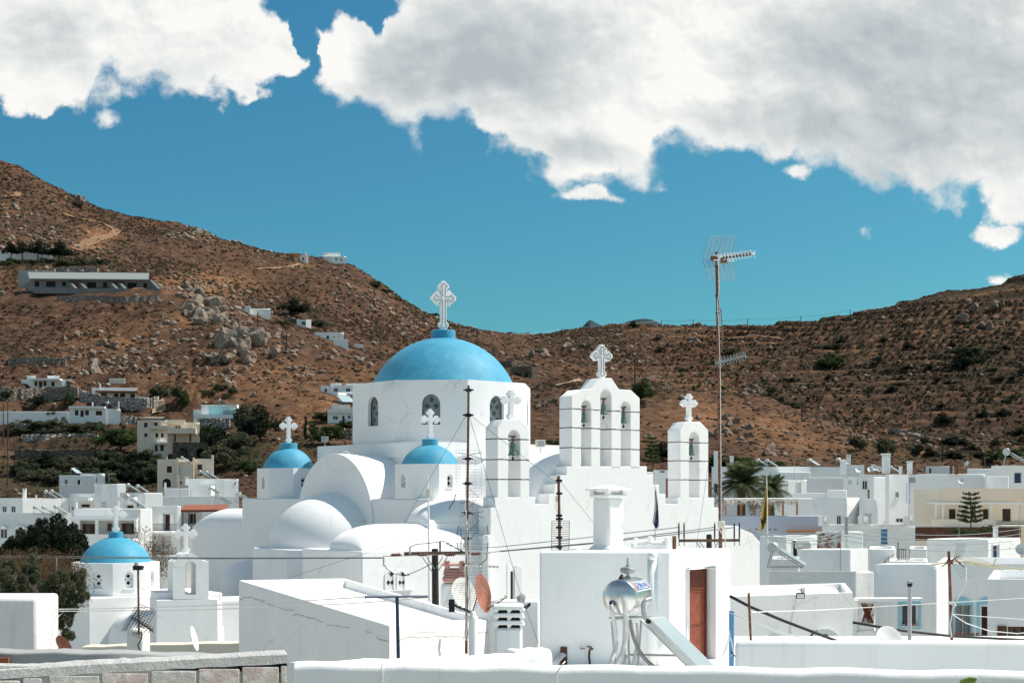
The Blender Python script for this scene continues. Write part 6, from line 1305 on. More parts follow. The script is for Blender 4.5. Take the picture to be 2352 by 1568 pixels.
g=MB().tube([PZ(ZF,1394,520,74),PZ(ZF,1394,488,74)],.03,5);g.tube([PZ(ZF,1388,498,74),PZ(ZF,1401,498,74)],.03,5);g.build('cross',MT['frame'],wp);MB().cbox(PZ(ZF,1394,630,73.8),.22,.2,.42).build('lamp_box',MT['plastic'],wp)
dU=44.
up=thing('utility_pole','dark wooden utility pole with brown insulators on its crossarm before the aisle','pole',PZ(ZF,1455,1520,dU));MB().tube([PZ(ZF,1458,1900,dU),PZ(ZF,1450,1065,dU)],[.115,.10],12).build('pole',MT['polewood'],up)
MB().fbox(PZ(ZF,1208,1118,dU-.35),PZ(ZF,1722,1112,dU-.35)-PZ(ZF,1208,1118,dU-.35),(0,.09,0),UP*.105).build('crossarm',MT['oldwood'],up)
br_=MB()
for x0,y0,x1,y1 in ((1352,1130,1430,1250),(1385,1130,1450,1225),(1548,1130,1475,1240),(1510,1130,1462,1215)):br_.tube([PZ(ZF,x0,y0,dU-.36),PZ(ZF,x1,y1,dU-.36)],.016,5)
br_.build('brace',MT['galv'],up)
def insul(p,ax,L,r,n,mat,root,name='insulator'):
 prof=[(.02,-L*.65)]
 for k in range(n):z=L*k/n-L/2+L/n/2;prof+=[(r*.45,z-L/n*.48),(r,z),(r*.45,z+L/n*.48)]
 prof.append((.02,L*.65));return MB().lathe(prof,p,12,ax=ax).build(name,MT[mat],root,smooth='auto',ang=70)
for x in (1145,1356,1570,1770):insul(PZ(ZF,x,1112-(x>1700)*8,dU-.5),(1,0,.04),.26,.062,4,'ceramic',up)
for x,y,L in ((1490,1050,.28),(1254,1078,.2),(1048,1162,.24),(1858,1112,.14)):insul(PZ(ZF,x,y,dU-.5),(0,0,1),L,.038,5,'iron' if x==1490 else 'ceramicw',up)
cn=MB()
for p in ([(1245,1060),(1300,1030),(1400,1022),(1480,1012),(1520,1005),(1560,1030),(1620,1060),(1670,1088)],[(1048,1185),(1075,1225),(1130,1262),(1180,1270),(1230,1270),(1320,1235),(1420,1185)],[(1858,1125),(1850,1150),(1810,1185),(1780,1195)]):cn.tube([PZ(ZF,x,y,dU-.5)for x,y in p],.012,5)
for x,y in ((1550,1025),(1575,1040),(1655,1080),(1215,1272),(1240,1268)):cn.cbox(PZ(ZF,x,y,dU-.5),.07,.04,.045)
cn.build('jumper_cable',MT['cable'],up)
st_=MB().tube([PZ(ZF,1050,1125,dU-.5),PZ(ZF,1880,1100,dU-.5)],.013,5);st_.build('strain_rod',MT['galv'],up)
for k,(y0,y1)in enumerate(((1275,1279),(1279,1281))):wire([P(-80,y0,60),P(500,y1+1.5,52),P(882,1280+k,dU-.5)],.016,('upper','lower')[k]+' of two dark lines crossing the chapel dome to the wooden pole','greywire',.0)
dV=46.
vp=thing('utility_pole','utility pole top with upright insulators behind the stair house roof','pole',PZ(ZI,1965,330,dV));MB().tube([PZ(ZI,1968,420,dV),PZ(ZI,1967,95,dV),PZ(ZI,1966,84,dV)],[.09,.09,.07],12).build('pole',MT['polewood'],vp)
MB().fbox(PZ(ZI,1683,157,dV-.4),PZ(ZI,2258,153,dV-.4)-PZ(ZI,1683,157,dV-.4),(0,.08,0),UP*.09).build('crossarm',MT['oldwood'],vp);br_=MB()
for x0,x1 in ((1848,1895),(1880,1935),(2055,2010),(2090,2040)):br_.tube([PZ(ZI,x0,158,dV-.4),PZ(ZI,x1,230,dV-.4)],.018,5)
br_.build('brace',MT['galv'],vp)
for x in (1683,1732,2020,2204,2252):
 i_=insul(PZ(ZI,x,55,dV-.4),(0,0,1),.42,.036,7,'iron',vp);MB().tube([PZ(ZI,x,130,dV-.4),PZ(ZI,x+2,192,dV-.4)],.012,5).build('pin',MT['iron'],i_)
for k,((x0,y0),(x1,y1),l)in enumerate((((-1000,330),(1683,12),'top line rising to the upright insulators'),((-1000,345),(2020,12),'second line rising to the upright insulators'),((-1000,362),(2204,14),'third line rising to the upright insulators'))):wire([PZ(ZI,0,(202,242,246)[k],45),PZ(ZI,870,(108,165,172)[k],45.5),PZ(ZI,x1,y1+6,dV-.4)],.014,l,'greywire',0);
wire([PZ(ZF,1870,1095,dU-.5),PZ(ZI,0,242,45)],.014,'line from the brown insulators to the right','greywire',0);wire([PZ(ZF,1600,1065,dU-.5),PZ(ZI,0,202,45)],.014,'upper line from the wooden pole to the right','greywire',0)
for k,(y,y2)in enumerate(((12,24),(16,38),(14,60),(20,95))):wire([PZ(ZI,2252,10+3*k,dV-.4),PZ(ZJ,900,y+30*k,60),PZ(ZJ,2352,y2+25*k,72)],.014,('first','second','third','lowest')[k]+' of four thin lines running right over the town roofs','greywire',.35)
pk=thing('chimney','white chimney stack with a pink slatted terracotta top beside the wooden pole','chimney',PZ(ZF,1580,1560,39));dK=39.
MB().fbox(PZ(ZF,1494,1700,dK),PZ(ZF,1700,1700,dK)-PZ(ZF,1494,1700,dK),(0,.9,0),UP*(PZ(ZF,0,1336,dK).z-PZ(ZF,0,1700,dK).z)).build('stack',MT['near'],pk,bevel=.1)
c0=PZ(ZF,1600,1325,dK-.1);
def ring(y0,y1,w0,w1,c0=c0,mat='brickred',root=pk,name='slat_ring',d=dK,dpt=.75):
 z0,z1=PZ(ZF,0,y0,d).z,PZ(ZF,0,y1,d).z;m_=MB();a,b=w0/2,w1/2;cx,cy=c0.x,c0.y+.3
 m_.add([(cx-a,cy-a,z0),(cx+a,cy-a,z0),(cx+a,cy+a,z0),(cx-a,cy+a,z0),(cx-b,cy-b,z1),(cx+b,cy-b,z1),(cx+b,cy+b,z1),(cx-b,cy+b,z1)],[(0,3,2,1),(4,5,6,7),(0,1,5,4),(1,2,6,5),(2,3,7,6),(3,0,4,7)]);return m_.build(name,MT[mat],root,bevel=.02)
ring(1325,1290,.60,.66);ring(1288,1268,.62,.55);ring(1266,1248,.64,.56);ring(1246,1222,.62,.52)
m_=MB()
for x in (-.2,.2):
 for y in (-.2,.2):m_.cbox(Vector((c0.x+x,c0.y+.3+y,(PZ(ZF,0,1222,dK).z+PZ(ZF,0,1198,dK).z)/2)),.12,.12,.32)
m_.build('cap_leg',MT['brickred'],pk);ring(1200,1185,.62,.76,name='cap')
def bigdish(c,n,R_,label,mat,mast=None,arm=None,d_=.16):
 c=Vector(c);n=Vector(n).normalized();r=thing('satellite_dish',label,'satellite dish',c-UP*R_)
 prof=[(.001,0),(R_*.35,d_*.12),(R_*.7,d_*.5),(R_,d_),(R_*1.015,d_),(R_*.7,d_*.46),(R_*.35,d_*.08),(.001,-.03)]
 MB().lathe(prof,c,32,ax=n).build('reflector',MT[mat],r,smooth='auto',ang=50)
 if mast:MB().tube([Vector(mast),c-n*.06-UP*(R_*.2),c-n*.05],.012,7).build('mast',MT['rust'],r)
 if arm:
  a=MB().tube([c-UP*R_*.93+n*d_,Vector(arm)],.010,6);a.tube([c+Vector((R_*.3,0,-R_*.5))+n*d_*.5,Vector(arm)],.006,5);ao=a.build('feed_arm',MT['rust'],r);MB().cbox(Vector(arm)+UP*.02,.05,.06,.06).build('receiver',MT['plastic'],ao)
 return r
dd=27.;bigdish(PZ(ZF,1800,1418,dd),(.92,-.34,.20),.37,'big rusty-red satellite dish right of the antenna mast','terra',PZ(ZF,1748,1545,dd+.3),PZ(ZF,2005,1450,dd-.25),.08)
for o_ in scene.objects:
 if o_.name.startswith('reflector')and o_.parent and 'rusty-red' in o_.parent.get('label',''):pass
bigdish(PZ(ZF,1655,1432,dd+1.2),(.74,-.64,.2),.35,'white satellite dish half behind the antenna mast','dish',None,None,.07)
bigdish(PZ(ZC,1450,1232,25.5),(.97,.02,.24),.23,'white satellite dish seen sideways on the ledge before the chapel','dish',None,None,.045)
bigdish(PZ(ZC,468,1288,22.5),(.5,.75,.45),.17,'orange-brown satellite dish peeking over the ledge near the left edge','terra',None,None,.04)
bigdish(PZ(ZJ,1285,912,27),(.30,-.85,.45),.29,'white satellite dish rising behind the long grey-white parapet','dish',None,None,.06)
dS=20.5;sc=thing('chimney','white slotted chimney with three tiers of vents beside the stair house','chimney',P(1170,1520,dS));cx_=P(1171,1400,dS)
zz=lambda y:PZ(ZI,0,y,dS).z
m_=MB();hw=.185;m_.fbox((cx_.x-.22,dS,CZ-4),(.40,0,0),(0,.40,0),UP*(zz(965)-CZ+4));m_.build('stack',MT['near'],sc,bevel=.04)
for y0,y1 in ((965,935),(895,865),(825,795)):
 for sx in (-.22,-.035,.15):
  m2=MB();w=.055;m2.prism([Vector((cx_.x+sx,dS,zz(y0))),Vector((cx_.x+sx+.035,dS,zz(y0))),Vector((cx_.x+sx+.065,dS,zz(y1))),Vector((cx_.x+sx-.005,dS,zz(y1)))],(0,.40,0));m2.build('vent_block',MT['near'],sc)
 MB().fbox((cx_.x-.235,dS-.015,zz(y1)),(.43,0,0),(0,.43,0),UP*(zz(y1-40)-zz(y1))).build('tier_slab',MT['near'],sc,bevel=.015)
MB().fbox((cx_.x-.17,dS+.03,zz(965)),(.31,0,0),(0,.34,0),UP*(zz(795)-zz(965))).build('flue',MT['dark'],sc)
m_=MB();a=.25;m_.add([(cx_.x-.26,dS-.03,zz(788)),(cx_.x+.22,dS-.03,zz(788)),(cx_.x+.22,dS+.44,zz(788)),(cx_.x-.26,dS+.44,zz(788)),(cx_.x-.12,dS+.12,zz(742)),(cx_.x+.08,dS+.12,zz(742)),(cx_.x+.08,dS+.3,zz(742)),(cx_.x-.12,dS+.3,zz(742))],[(0,3,2,1),(4,5,6,7),(0,1,5,4),(1,2,6,5),(2,3,7,6),(3,0,4,7)]);m_.build('cap',MT['near'],sc,bevel=.02)
rp=PZ(ZD,1872,1320,24);tag(MB().lathe([(.078,-1.0),(.078,.54),(.075,.58),(.055,.595),(.053,.615),(.042,.64),(.02,.655),(.001,.658)],rp,22).build('bollard_post',MT['near'],smooth='auto',ang=50),'stubby round-topped white plaster post by the foot of the antenna mast','post')
lsp=PZ(ZI,178,684,30);ls=thing('loudspeaker','cream horn loudspeaker before the tall arched niche of the church','loudspeaker',lsp);MB().lathe([(.03,-.15),(.04,-.02),(.11,.07),(.115,.08),(.05,.0)],lsp,18,ax=(.5,-.8,-.1)).build('horn',MT['frame'],ls,smooth='auto');MB().tube([lsp-UP*.9,lsp],.015,6).build('bracket',MT['galv'],ls)
bw_=blk(ZI,-250,372,None,705,33,al=2,rw=.4,label='low white wall between the slotted chimney and the stair house',cat='wall',name='low_wall',par=0,yb=1300,mat='near')
tag(MB().tube([PZ(ZI,222,775,20),PZ(ZI,262,748,20),PZ(ZI,285,728,20),PZ(ZI,284,745,20),PZ(ZI,245,785,20)],.012,5).build('bracket',MT['cable']),'black bent aerial bracket right of the slotted chimney','bracket')
DS_=27.0
sh=blk(ZI,365,1592,2165,240,DS_,al=-2,ar=47,mat='near',name='stair_house',label='white flat-roofed stair house with a rust-red metal door',cat='house',par=0,flat=True,yb=1480,bev=.09,dep=.20,R=[(1765,400,2012,1480,'h')])
rt=sh['root']
for ch in rt.children:
 if ch.name.startswith('wall')and ch.modifiers:ch.modifiers[0].segments=4
dm=slab_on(sh,'R',1766,420,1972,1480,-.13,'door','reddoor',back=.16)
fr=MB()
fr_=slab_on(sh,'R',1972,405,1984,1480,-.09,'door_frame','dkred',back=.17);slab_on(sh,'R',1766,405,1972,420,-.09,'door_frame','dkred',back=.16)
for nm in (dm,):pass
for y in range(12):
 ya=438+y*14.2;lo=slab_on(sh,'R',1770,ya,1966,ya+9,-.10,'louvre','reddoor',back=.124);lo.rotation_euler=(0,0,0);lo.parent=dm;
for nm_,q,m__,pr_ in (('rail',(1768,612,1962,636),'reddoor',-.115),('bolt',(1772,926,1962,950),'reddoor',-.112),('handle',(1776,932,1822,946),'galv',-.09),('handle',(1775,946,1785,972),'galv',-.09)):
 o_=slab_on(sh,'R',*q,pr_,nm_,m__,back=.129);o_.parent=dm
slab_on(sh,'R',1770,436,1966,608,-.118,'louvre_panel','dkred',back=.129).parent=dm
p=onface(sh,'L',1432,298,0.0);MB().lathe([(.001,.12),(.05,.11),(.072,.06),(.08,-.05)],p,16,ax=(.2,-1,.5)).build('pipe_end',MT['near'],rt,smooth=True)
MB().tube([onface(sh,'L',1432,310,-.05),onface(sh,'L',1434,1400,-.05)],.11,14).build('drainpipe',MT['near'],rt,smooth=True)
ck=thing('chimney','big white chimney with a pyramid cap on the stair house','chimney',PZ(ZI,1010,240,27.6));dk=27.5
cA=PZ(ZH,935,1175,dk)
def frus(y0,y1,w0,w1,z=ZH,d=dk,name='stack',mat='near',c=cA,ang=rad(38),bev=.03,root=ck,asp=1.15):
 z0,z1=PZ(z,0,y0,d).z,PZ(z,0,y1,d).z;e1=Vector((math.cos(ang),math.sin(ang),0));e2=Vector((-e1.y,e1.x,0));o=Vector((c.x,c.y+.35,0));v=[]
 for zz_,w in ((z0,w0),(z1,w1)):v+=[o+e1*a*w/2+e2*b*w/2*asp+UP*zz_ for a,b in ((-1,-1),(1,-1),(1,1),(-1,1))]
 return MB().add(v,[(0,3,2,1),(4,5,6,7),(0,1,5,4),(1,2,6,5),(2,3,7,6),(3,0,4,7)]).build(name,MT[mat],root,bevel=bev)
frus(1185,722,.42,.415,bev=.06);frus(1190,1130,.62,.43,name='base_flare',bev=.08)
frus(728,700,.45,.50,name='collar',bev=.015)
e1=Vector((math.cos(rad(38)),math.sin(rad(38)),0));e2=Vector((-e1.y,e1.x,0));o=Vector((cA.x,cA.y+.35,0));z0,z1=PZ(ZH,0,702,dk).z,PZ(ZH,0,660,dk).z
for a,b in ((-1,-1),(1,-1),(1,1),(-1,1)):MB().fbox(o+e1*(a*.2-.05)+e2*(b*.22-.05)+UP*z0,e1*.1,e2*.1,UP*(z1-z0)).build('cap_leg',MT['near'],ck,bevel=.015)
frus(702,672,.34,.34,name='flue',mat='aged',bev=0);frus(663,650,.60,.60,name='cap_slab',bev=.012);frus(650,612,.56,.06,name='cap_top',bev=.01)
ht=thing('roof_hatch','low white roof hatch with corner stubs beside the big chimney','hatch',PZ(ZI,1420,235,28));a=PZ(ZI,1265,235,28.2);w=PZ(ZI,1590,235,28.2)-a
MB().fbox(a,w,(0,.8,0),UP*.13).build('slab',MT['near'],ht,bevel=.03);MB().fbox(a+w*.12+UP*.12,w*.75,(0,.7,0),UP*.05).build('lid',MT['aged'],ht,bevel=.02)
for x in (.0,.40,.88):MB().fbox(a+w*x+UP*.08,w*.11,(0,.14,0),UP*(.17 if x!=.4 else .2)).build('corner_stub',MT['near'],ht,bevel=.02)
tag(MB().tube([PZ(ZI,1640,240,27.9),PZ(ZI,1640,100,27.9)],.04,12).build('pipe_stub',MT['rust'],smooth='auto'),'short thick rusty pipe stub at the right end of the stair house roof','pipe')
dT=29.0;ta=thing('antenna_mast','tallest rusty antenna pole with a mesh aerial against the sky','antenna',PZ(ZI,2075,235,dT))
MB().tube([PZ(ZI,2076,320,dT),PZ(ZH,1884,900,dT),PZ(ZG,1716,1200,dT),PZ(ZG,1703,500,dT),PZ(ZG,1698,212,dT)],[.038,.037,.035,.032,.030],12).build('pole',MT['rust'],ta,smooth='auto')
cl=MB()
for z,x,y in ((ZG,1703,555),(ZG,1706,690),(ZG,1700,325),(ZG,1716,1135),(ZG,1718,1350),(ZG,1720,1440),(ZH,1884,630),(ZH,1884,878)):cl.tube([PZ(z,x,y+5,dT),PZ(z,x,y-5,dT)],.041,10)
cl.build('clamp',MT['iron'],ta)
cb=MB();cb.tube([PZ(ZG,1712,290,dT-.05),PZ(ZG,1718,500,dT-.07),PZ(ZG,1704,620,dT-.08),PZ(ZG,1716,800,dT-.07),PZ(ZG,1728,1200,dT-.07),PZ(ZH,1890,500,dT-.08),PZ(ZH,1892,930,dT-.08)],.0065,6)
cb.tube([PZ(ZG,1705,280,dT-.09),PZ(ZG,1712,320,dT-.12),PZ(ZG,1735,315,dT-.12),PZ(ZG,1742,285,dT-.12)],.006,6);cb.tube([PZ(ZH,1872,990,dT-.08),PZ(ZH,1900,1035,dT-.09),PZ(ZH,1920,1000,dT-.08),PZ(ZH,1930,1150,dT)],.010,6);cb.build('cable',MT['whitewire'],ta)
MB().tube([PZ(ZG,1700,640,dT-.04),PZ(ZG,1732,660,dT-.04),PZ(ZG,1741,800,dT),PZ(ZG,1738,1000,dT)],.012,5).build('rope',MT['oldwood'],ta)
for (x0,y0,x1,y1,sk)in ((1590,88,1808,255,45),(1632,270,1858,432,-42)):
 o=PZ(ZG,x0,y1,dT+.1);ex=PZ(ZG,x1,y1,dT+.4)-o;ey=PZ(ZG,x0+sk,y0,dT+.2)-o;g=MB();gridpanel(g,o,ex,ey,6,10,.0045);g.build('mesh_reflector',MT['greywire'],ta)
b0=PZ(ZG,1720,258,dT-.15);ax=(PZ(ZG,1995,222,dT-.9)-b0).normalized();L_=(PZ(ZG,1995,222,dT-.9)-b0).length
yagi(ta,b0,ax,L_,11,.11,UP,mat='frame',r=.006,boom=.014,bw=.07)
sp_=MB()
for k in range(9):sp_.lathe([(.02,-.03),(.042,0),(.02,.03)],b0+ax*L_*(.14+.095*k),8,ax=ax)
sp_.build('director',MT['iron'],ta,smooth=True);MB().cbox(PZ(ZG,1755,278,dT-.3),.13,.1,.1).build('junction_box',MT['oldwood'],ta);MB().fbox(PZ(ZG,1655,276,dT-.12),PZ(ZG,1712,276,dT-.12)-PZ(ZG,1655,276,dT-.12),(0,.1,0),UP*.09).build('bracket',MT['rust'],ta)
g=MB().tube([PZ(ZG,1668,236,dT-.1),PZ(ZG,1840,250,dT-.3)],.008,4);g.tube([PZ(ZG,1660,272,dT-.1),PZ(ZG,1835,282,dT-.3)],.008,4);g.build('stay',MT['frame'],ta)
yagi(ta,PZ(ZG,1690,1085,dT-.1),(PZ(ZG,1915,1025,dT-.6)-PZ(ZG,1690,1085,dT-.1)).normalized(),.76,10,.07,UP,mat='greywire',r=.008,boom=.014,bw=.08)
cbx=PZ(ZH,1893,958,dT-.12);MB().fbox(cbx-Vector((.08,0,.07)),(.15,0,.012),(0,-.06,0),UP*.145).build('junction_box',MT['plastic'],ta,bevel=.02)
g=MB();c0=PZ(ZG,1700,262,dT)
hd=21.3
hx=Vector((.375,.93,0)).normalized();tc=PZ(ZI,1122,678,hd-.35);Rt=170*.24414*(hd-.35)/F;Lt=.80
hs_=thing('solar_water_heater','shiny steel solar water heater tank with a tilted glass collector before the stair house','water heater',tc-UP*1.3)
tk=MB().lathe([(.001,-.062),(Rt*.3,-.058),(Rt*.56,-.045),(Rt*.78,-.024),(Rt*.92,-.004),(Rt*.985,.012),(Rt,.03),(Rt,Lt-.03),(Rt*.97,Lt-.01),(Rt*.9,Lt),(.001,Lt)],tc,56,ax=hx).build('tank',MT['steel'],hs_,smooth='auto',ang=45)
hn=Vector((hx.y,-hx.x,0))
def wrapped(name,mat,pts2,faces,off,parent):
 vs=[]
 for s_,a in pts2:rr_=Rt+off;vs.append(tc+hx*s_+(hn*math.cos(a)+UP*math.sin(a))*rr_)
 m_=MB().add(vs,faces);return m_.build(name,MT[mat],parent)
def rect(s0,s1,a0,a1,n=8):
 p=[(s,a0+(a1-a0)*k/n)for k in range(n+1)for s in (s0,s1)];return p,[(2*k,2*k+1,2*k+3,2*k+2)for k in range(n)]
A0,A1=rad(22),rad(52);s0,s1=.10,.78
lb=wrapped('label','labelwhite',*rect(s0-.02,s1+.02,A0-.06,A1+.05),.003,tk);wrapped('label_panel','labelblue',*rect(s0+.04,s1,A0,A1),.005,lb);wrapped('label_stripe','labelred',*rect(s0,s0+.035,A0-.03,A1+.03),.006,lb)
cu=bpy.data.curves.new('lettering','FONT');cu.body='MALTEZOS';cu.size=1;to=bpy.data.objects.new('tmp',cu);COL.objects.link(to);bpy.context.view_layer.update()
tm_=bpy.data.meshes.new_from_object(to.evaluated_get(bpy.context.evaluated_depsgraph_get()));bpy.data.objects.remove(to)
bmx=bmesh.new();bmx.from_mesh(tm_);bmesh.ops.triangulate(bmx,faces=bmx.faces);bmx.verts.ensure_lookup_table();xs_=[v.co.x for v in bmx.verts];ys_=[v.co.y for v in bmx.verts];xm,xM,ym,yM=min(xs_),max(xs_),min(ys_),max(ys_)
wrapped('lettering','labelwhite',[(s0+.06+(v.co.x-xm)/(xM-xm)*(s1-s0-.09),A0+.06+(v.co.y-ym)/(yM-ym)*(A1-A0-.12))for v in bmx.verts],[tuple(v.index for v in f.verts)for f in bmx.faces],.0075,lb);bmx.free()
wrapped('label_dot','labelred',*rect(s1-.10,s1-.045,A0+.07,A0+.2),.009,lb)
tp_=tc+hx*.42+UP*Rt;MB().tube([tp_-UP*.01,tp_+UP*.30],.014,8).lathe([(.02,.06),(.10,.075),(.115,.10),(.115,.13),(.10,.155),(.03,.17),(.025,.2)],tp_,22).lathe([(.05,0),(.04,.03),(.02,.04)],tp_,14).build('expansion_valve',MT['galv'],hs_,smooth='auto')
t2=tc+hx*.12+UP*Rt;MB().lathe([(.055,-.01),(.04,.03),(.02,.05),(.02,.07)],t2,14).build('plug',MT['iron'],hs_,smooth='auto')
fe=lambda x,y,off=.02:PZ(ZI,x,y,hd-.35)-hx*off
MB().lathe([(.045,0),(.048,.03),(.03,.05)],fe(1060,732,0),16,ax=-hx).build('blue_inlet',MT['cableblue'],hs_,smooth='auto');MB().lathe([(.03,0),(.045,.012),(.045,.03),(.02,.035)],fe(1168,635,0),16,ax=-hx).build('red_valve',MT['redplastic'],hs_,smooth='auto')
MB().tube([fe(1155,570,.03),fe(1158,600,.05),fe(1158,640,.06),fe(1160,680,.06)],[.02,.028,.024,.022],10).build('relief_valve',MT['galv'],hs_,smooth='auto')
def lag(pts,r,mat='foam',d=hd-.42,name='lagged_pipe'):
 pa=[];P3=[PZ(ZI,x,y,d+dd_)for x,y,dd_ in pts]
 for i in range(len(P3)-1):
  p0,p1,p2,p3=P3[max(i-1,0)],P3[i],P3[i+1],P3[min(i+2,len(P3)-1)]
  for k in range(7):t=k/7;pa.append(.5*((2*p1)+(p2-p0)*t+(2*p0-5*p1+4*p2-p3)*t*t+(3*p1-p0-3*p2+p3)*t**3))
 pa.append(P3[-1]);return MB().tube(pa,[r*rnd.uniform(.88,1.1)for _ in pa],10).build(name,MT[mat],hs_,smooth=True)
lag([(1045,745,-.03),(1055,820,-.05),(1082,960,0),(1092,1080,.05),(1075,1200,0),(1025,1335,-.1),(1010,1420,-.1)],.034)
lag([(1162,680,-.06),(1175,780,-.06),(1192,930,0),(1185,1060,.05),(1150,1200,0),(1085,1325,0),(1060,1400,0)],.036)
lag([(1225,885,.3),(1240,980,.3),(1275,1100,.3),(1330,1210,.3),(1400,1290,.3),(1480,1345,.3)],.03,'dkfoam');lag([(1290,915,.4),(1298,1010,.4),(1290,1130,.4),(1260,1280,.4),(1240,1400,.4)],.026);lag([(1160,890,.35),(1165,1000,.35),(1150,1180,.35),(1135,1400,.35)],.015)
lag([(1415,690,.1),(1370,705,0),(1350,740,0),(1350,800,0),(1370,885,0)],.036,'galv',name='pipe_elbow');MB().lathe([(.02,0),(.035,.01),(.035,.05),(.02,.06)],PZ(ZI,1385,900,hd-.42),12,ax=(.4,-.9,0)).build('pipe_joint',MT['iron'],hs_,smooth='auto')
sd=MB()
q=lambda x,y,o_=0:PZ(ZI,x,y,hd+o_)
for a_,b_ in (((1028,870,-.1),(1330,855,.1)),((1060,880,.4),(1420,852,.6))):sd.tube([q(*a_),q(*b_)],.018,6)
for a_,b_ in (((1052,900,-.1),(1092,1400,-.1)),((1170,890,0),(1172,1400,0)),((1205,890,.35),(1218,1400,.35)),((1330,890,.1),(1290,1400,.1)),((1175,1215,0),(1655,1222,.2)),((1330,890,.02),(1790,1350,-.15)),((1200,1210,.1),(1120,1380,.2)),((1035,868,-.1),(1075,872,.4)),((1325,858,.1),(1415,854,.6))):sd.tube([q(*a_),q(*b_)],.017,6)
sd.build('stand',MT['galv'],hs_)
C_=[PZ(ZI,1395,866,20.9),PZ(ZI,1545,852,22.0),None,None];dn1=PZ(ZI,1870,1345,20.6)-C_[0];C_[2]=C_[1]+dn1*1.45+Vector((.02,0,0));C_[3]=C_[0]+dn1*1.45
nn=(C_[1]-C_[0]).cross(C_[3]-C_[0]).normalized();nn=nn if nn.z>0 else -nn
bx=MB().prism([p-nn*.09 for p in C_],nn*.088).build('collector',MT['alu'],hs_)
e1=(C_[1]-C_[0])*.025;e2=(C_[3]-C_[0])*.018
MB().prism([C_[0]+e1+e2,C_[1]-e1+e2,C_[2]-e1-e2,C_[3]+e1-e2],nn*.004).build('glass_cover',MT['collector'],bx)
tpw=thing('garden_tap','brass wall tap with a short black hose on the stair house wall','tap',onface(sh,'L',855,1160,.0));MB().tube([onface(sh,'L',872,1160,-.02),onface(sh,'L',850,1160,.10),onface(sh,'L',842,1180,.10)],.022,8).tube([onface(sh,'L',815,1138,.08),onface(sh,'L',862,1142,.1)],.012,6).build('tap',MT['rust'],tpw);MB().tube([onface(sh,'L',842,1180,.1),onface(sh,'L',838,1230,.1),onface(sh,'L',846,1300,.1),onface(sh,'L',862,1420,.12)],.020,8).build('hose',MT['cable'],tpw)
tag(MB().tube([onface(sh,'L',760,1158,-.02),onface(sh,'L',765,1158,.08),onface(sh,'L',800,1160,.12)],.018,8).build('pipe_stub',MT['galv'],smooth=True),'little bare pipe stub left of the wall tap','pipe')
for k in range(2):tag(MB().tube([onface(sh,'L',600+8*k,1215,-.02),onface(sh,'L',585+6*k,1215+6*k,.1),onface(sh,'L',530+20*k,1250+10*k,.25),onface(sh,'L',480+22*k,1330,.3),onface(sh,'L',470+22*k,1400,.3)],.045,10).build('lagged_pipe',MT['foam'],smooth=True),('outer' if k==0 else 'inner')+' of two silver lagged pipes bending out of the stair house wall','pipe')
tag(MB().fbox(onface(sh,'L',568,1340,.01),(.13,0,0),(0,-.02,0),UP*.4).build('pipe_recess',MT['brown']),'dark rusty recess behind the bending lagged pipes','recess')
bp_=tag(MB().fbox(PZ(ZI,2162,1480,26),PZ(ZI,2203,1480,26)-PZ(ZI,2162,1480,26),(0,.12,0),UP*(PZ(ZI,0,805,26).z-PZ(ZI,0,1480,26).z)).build('blue_post',MT['postblue'],bevel=.01),'flat sky-blue post at the right corner of the stair house','post')
tag(MB().tube([PZ(ZJ,203,905,25),PZ(ZJ,186,530,25)],.022,10).build('post',MT['rust'],smooth='auto'),'plain rusty pipe post behind the right parapet','post')
tag(MB().tube([PZ(ZJ,38,555,26),PZ(ZJ,200,640,26),PZ(ZJ,450,745,26.2),PZ(ZJ,700,840,26.5),PZ(ZJ,890,912,27)],.028,8).build('power_cable',MT['cable'],smooth=True),'thick black twisted cable falling right from the stair house','cable')
tag(MB().tube([PZ(ZJ,1010,763,28),PZ(ZJ,1400,828,29),PZ(ZJ,1800,872,30),PZ(ZJ,2400,902,30)],.026,8).build('power_cable',MT['cable'],smooth=True),'thick black cable sagging along the right houses','cable')
tag(MB().tube([PZ(ZJ,38,685,26),PZ(ZJ,250,775,25.6),PZ(ZJ,480,855,25.2),PZ(ZJ,735,907,25)],.012,6).build('cable',MT['whitewire'],smooth=True),'thin white cable falling right below the black cable','cable')
tag(MB().tube([PZ(ZJ,205,682,25),PZ(ZJ,700,668,30),PZ(ZJ,1175,642,36),PZ(ZJ,2400,570,42)],.010,5).build('cable',MT['whitewire']),'taut pale line across the right house fronts','cable')
lw=MB()
for k in range(4):lw.tube([PZ(ZI,2165+2*k,990+20*k,25.6),PZ(ZI,2120-20*k+12*k,1150+30*k,25.5),PZ(ZI,2035+22*k,1340,25.4)],.006,4)
lw.tube([PZ(ZI,2168,1050,25.5),PZ(ZI,2200,1200,25.4),PZ(ZI,2170,1230,25.4)],.008,4);tag(lw.build('loose_cable',MT['whitewire']),'bundle of loose thin white cables by the blue post','cable')
tag(MB().tube([PZ(ZI,2170,1180,25.4),PZ(ZI,2210,1230,25.4),PZ(ZI,2290,1360,25.2)],.012,5).build('loose_cable',MT['cable']),'loose thin black cable right of the blue post','cable')
ra=thing('antenna_mast','rusty antenna pole with a long pale yagi aerial at the right','antenna',PZ(ZJ,1785,925,27));dR=27.
MB().tube([PZ(ZJ,1788,1000,dR),PZ(ZJ,1760,202,dR)],[.031,.028],12).build('pole',MT['rust'],ra,smooth='auto');j0=PZ(ZJ,1800,282,dR-.08)
y_=MB().tube([j0,PZ(ZJ,2060,308,dR-.35),PZ(ZJ,2345,348,dR-.6)],.018,6);y_.tube([PZ(ZJ,1618,312,dR+.2),j0],.016,6)
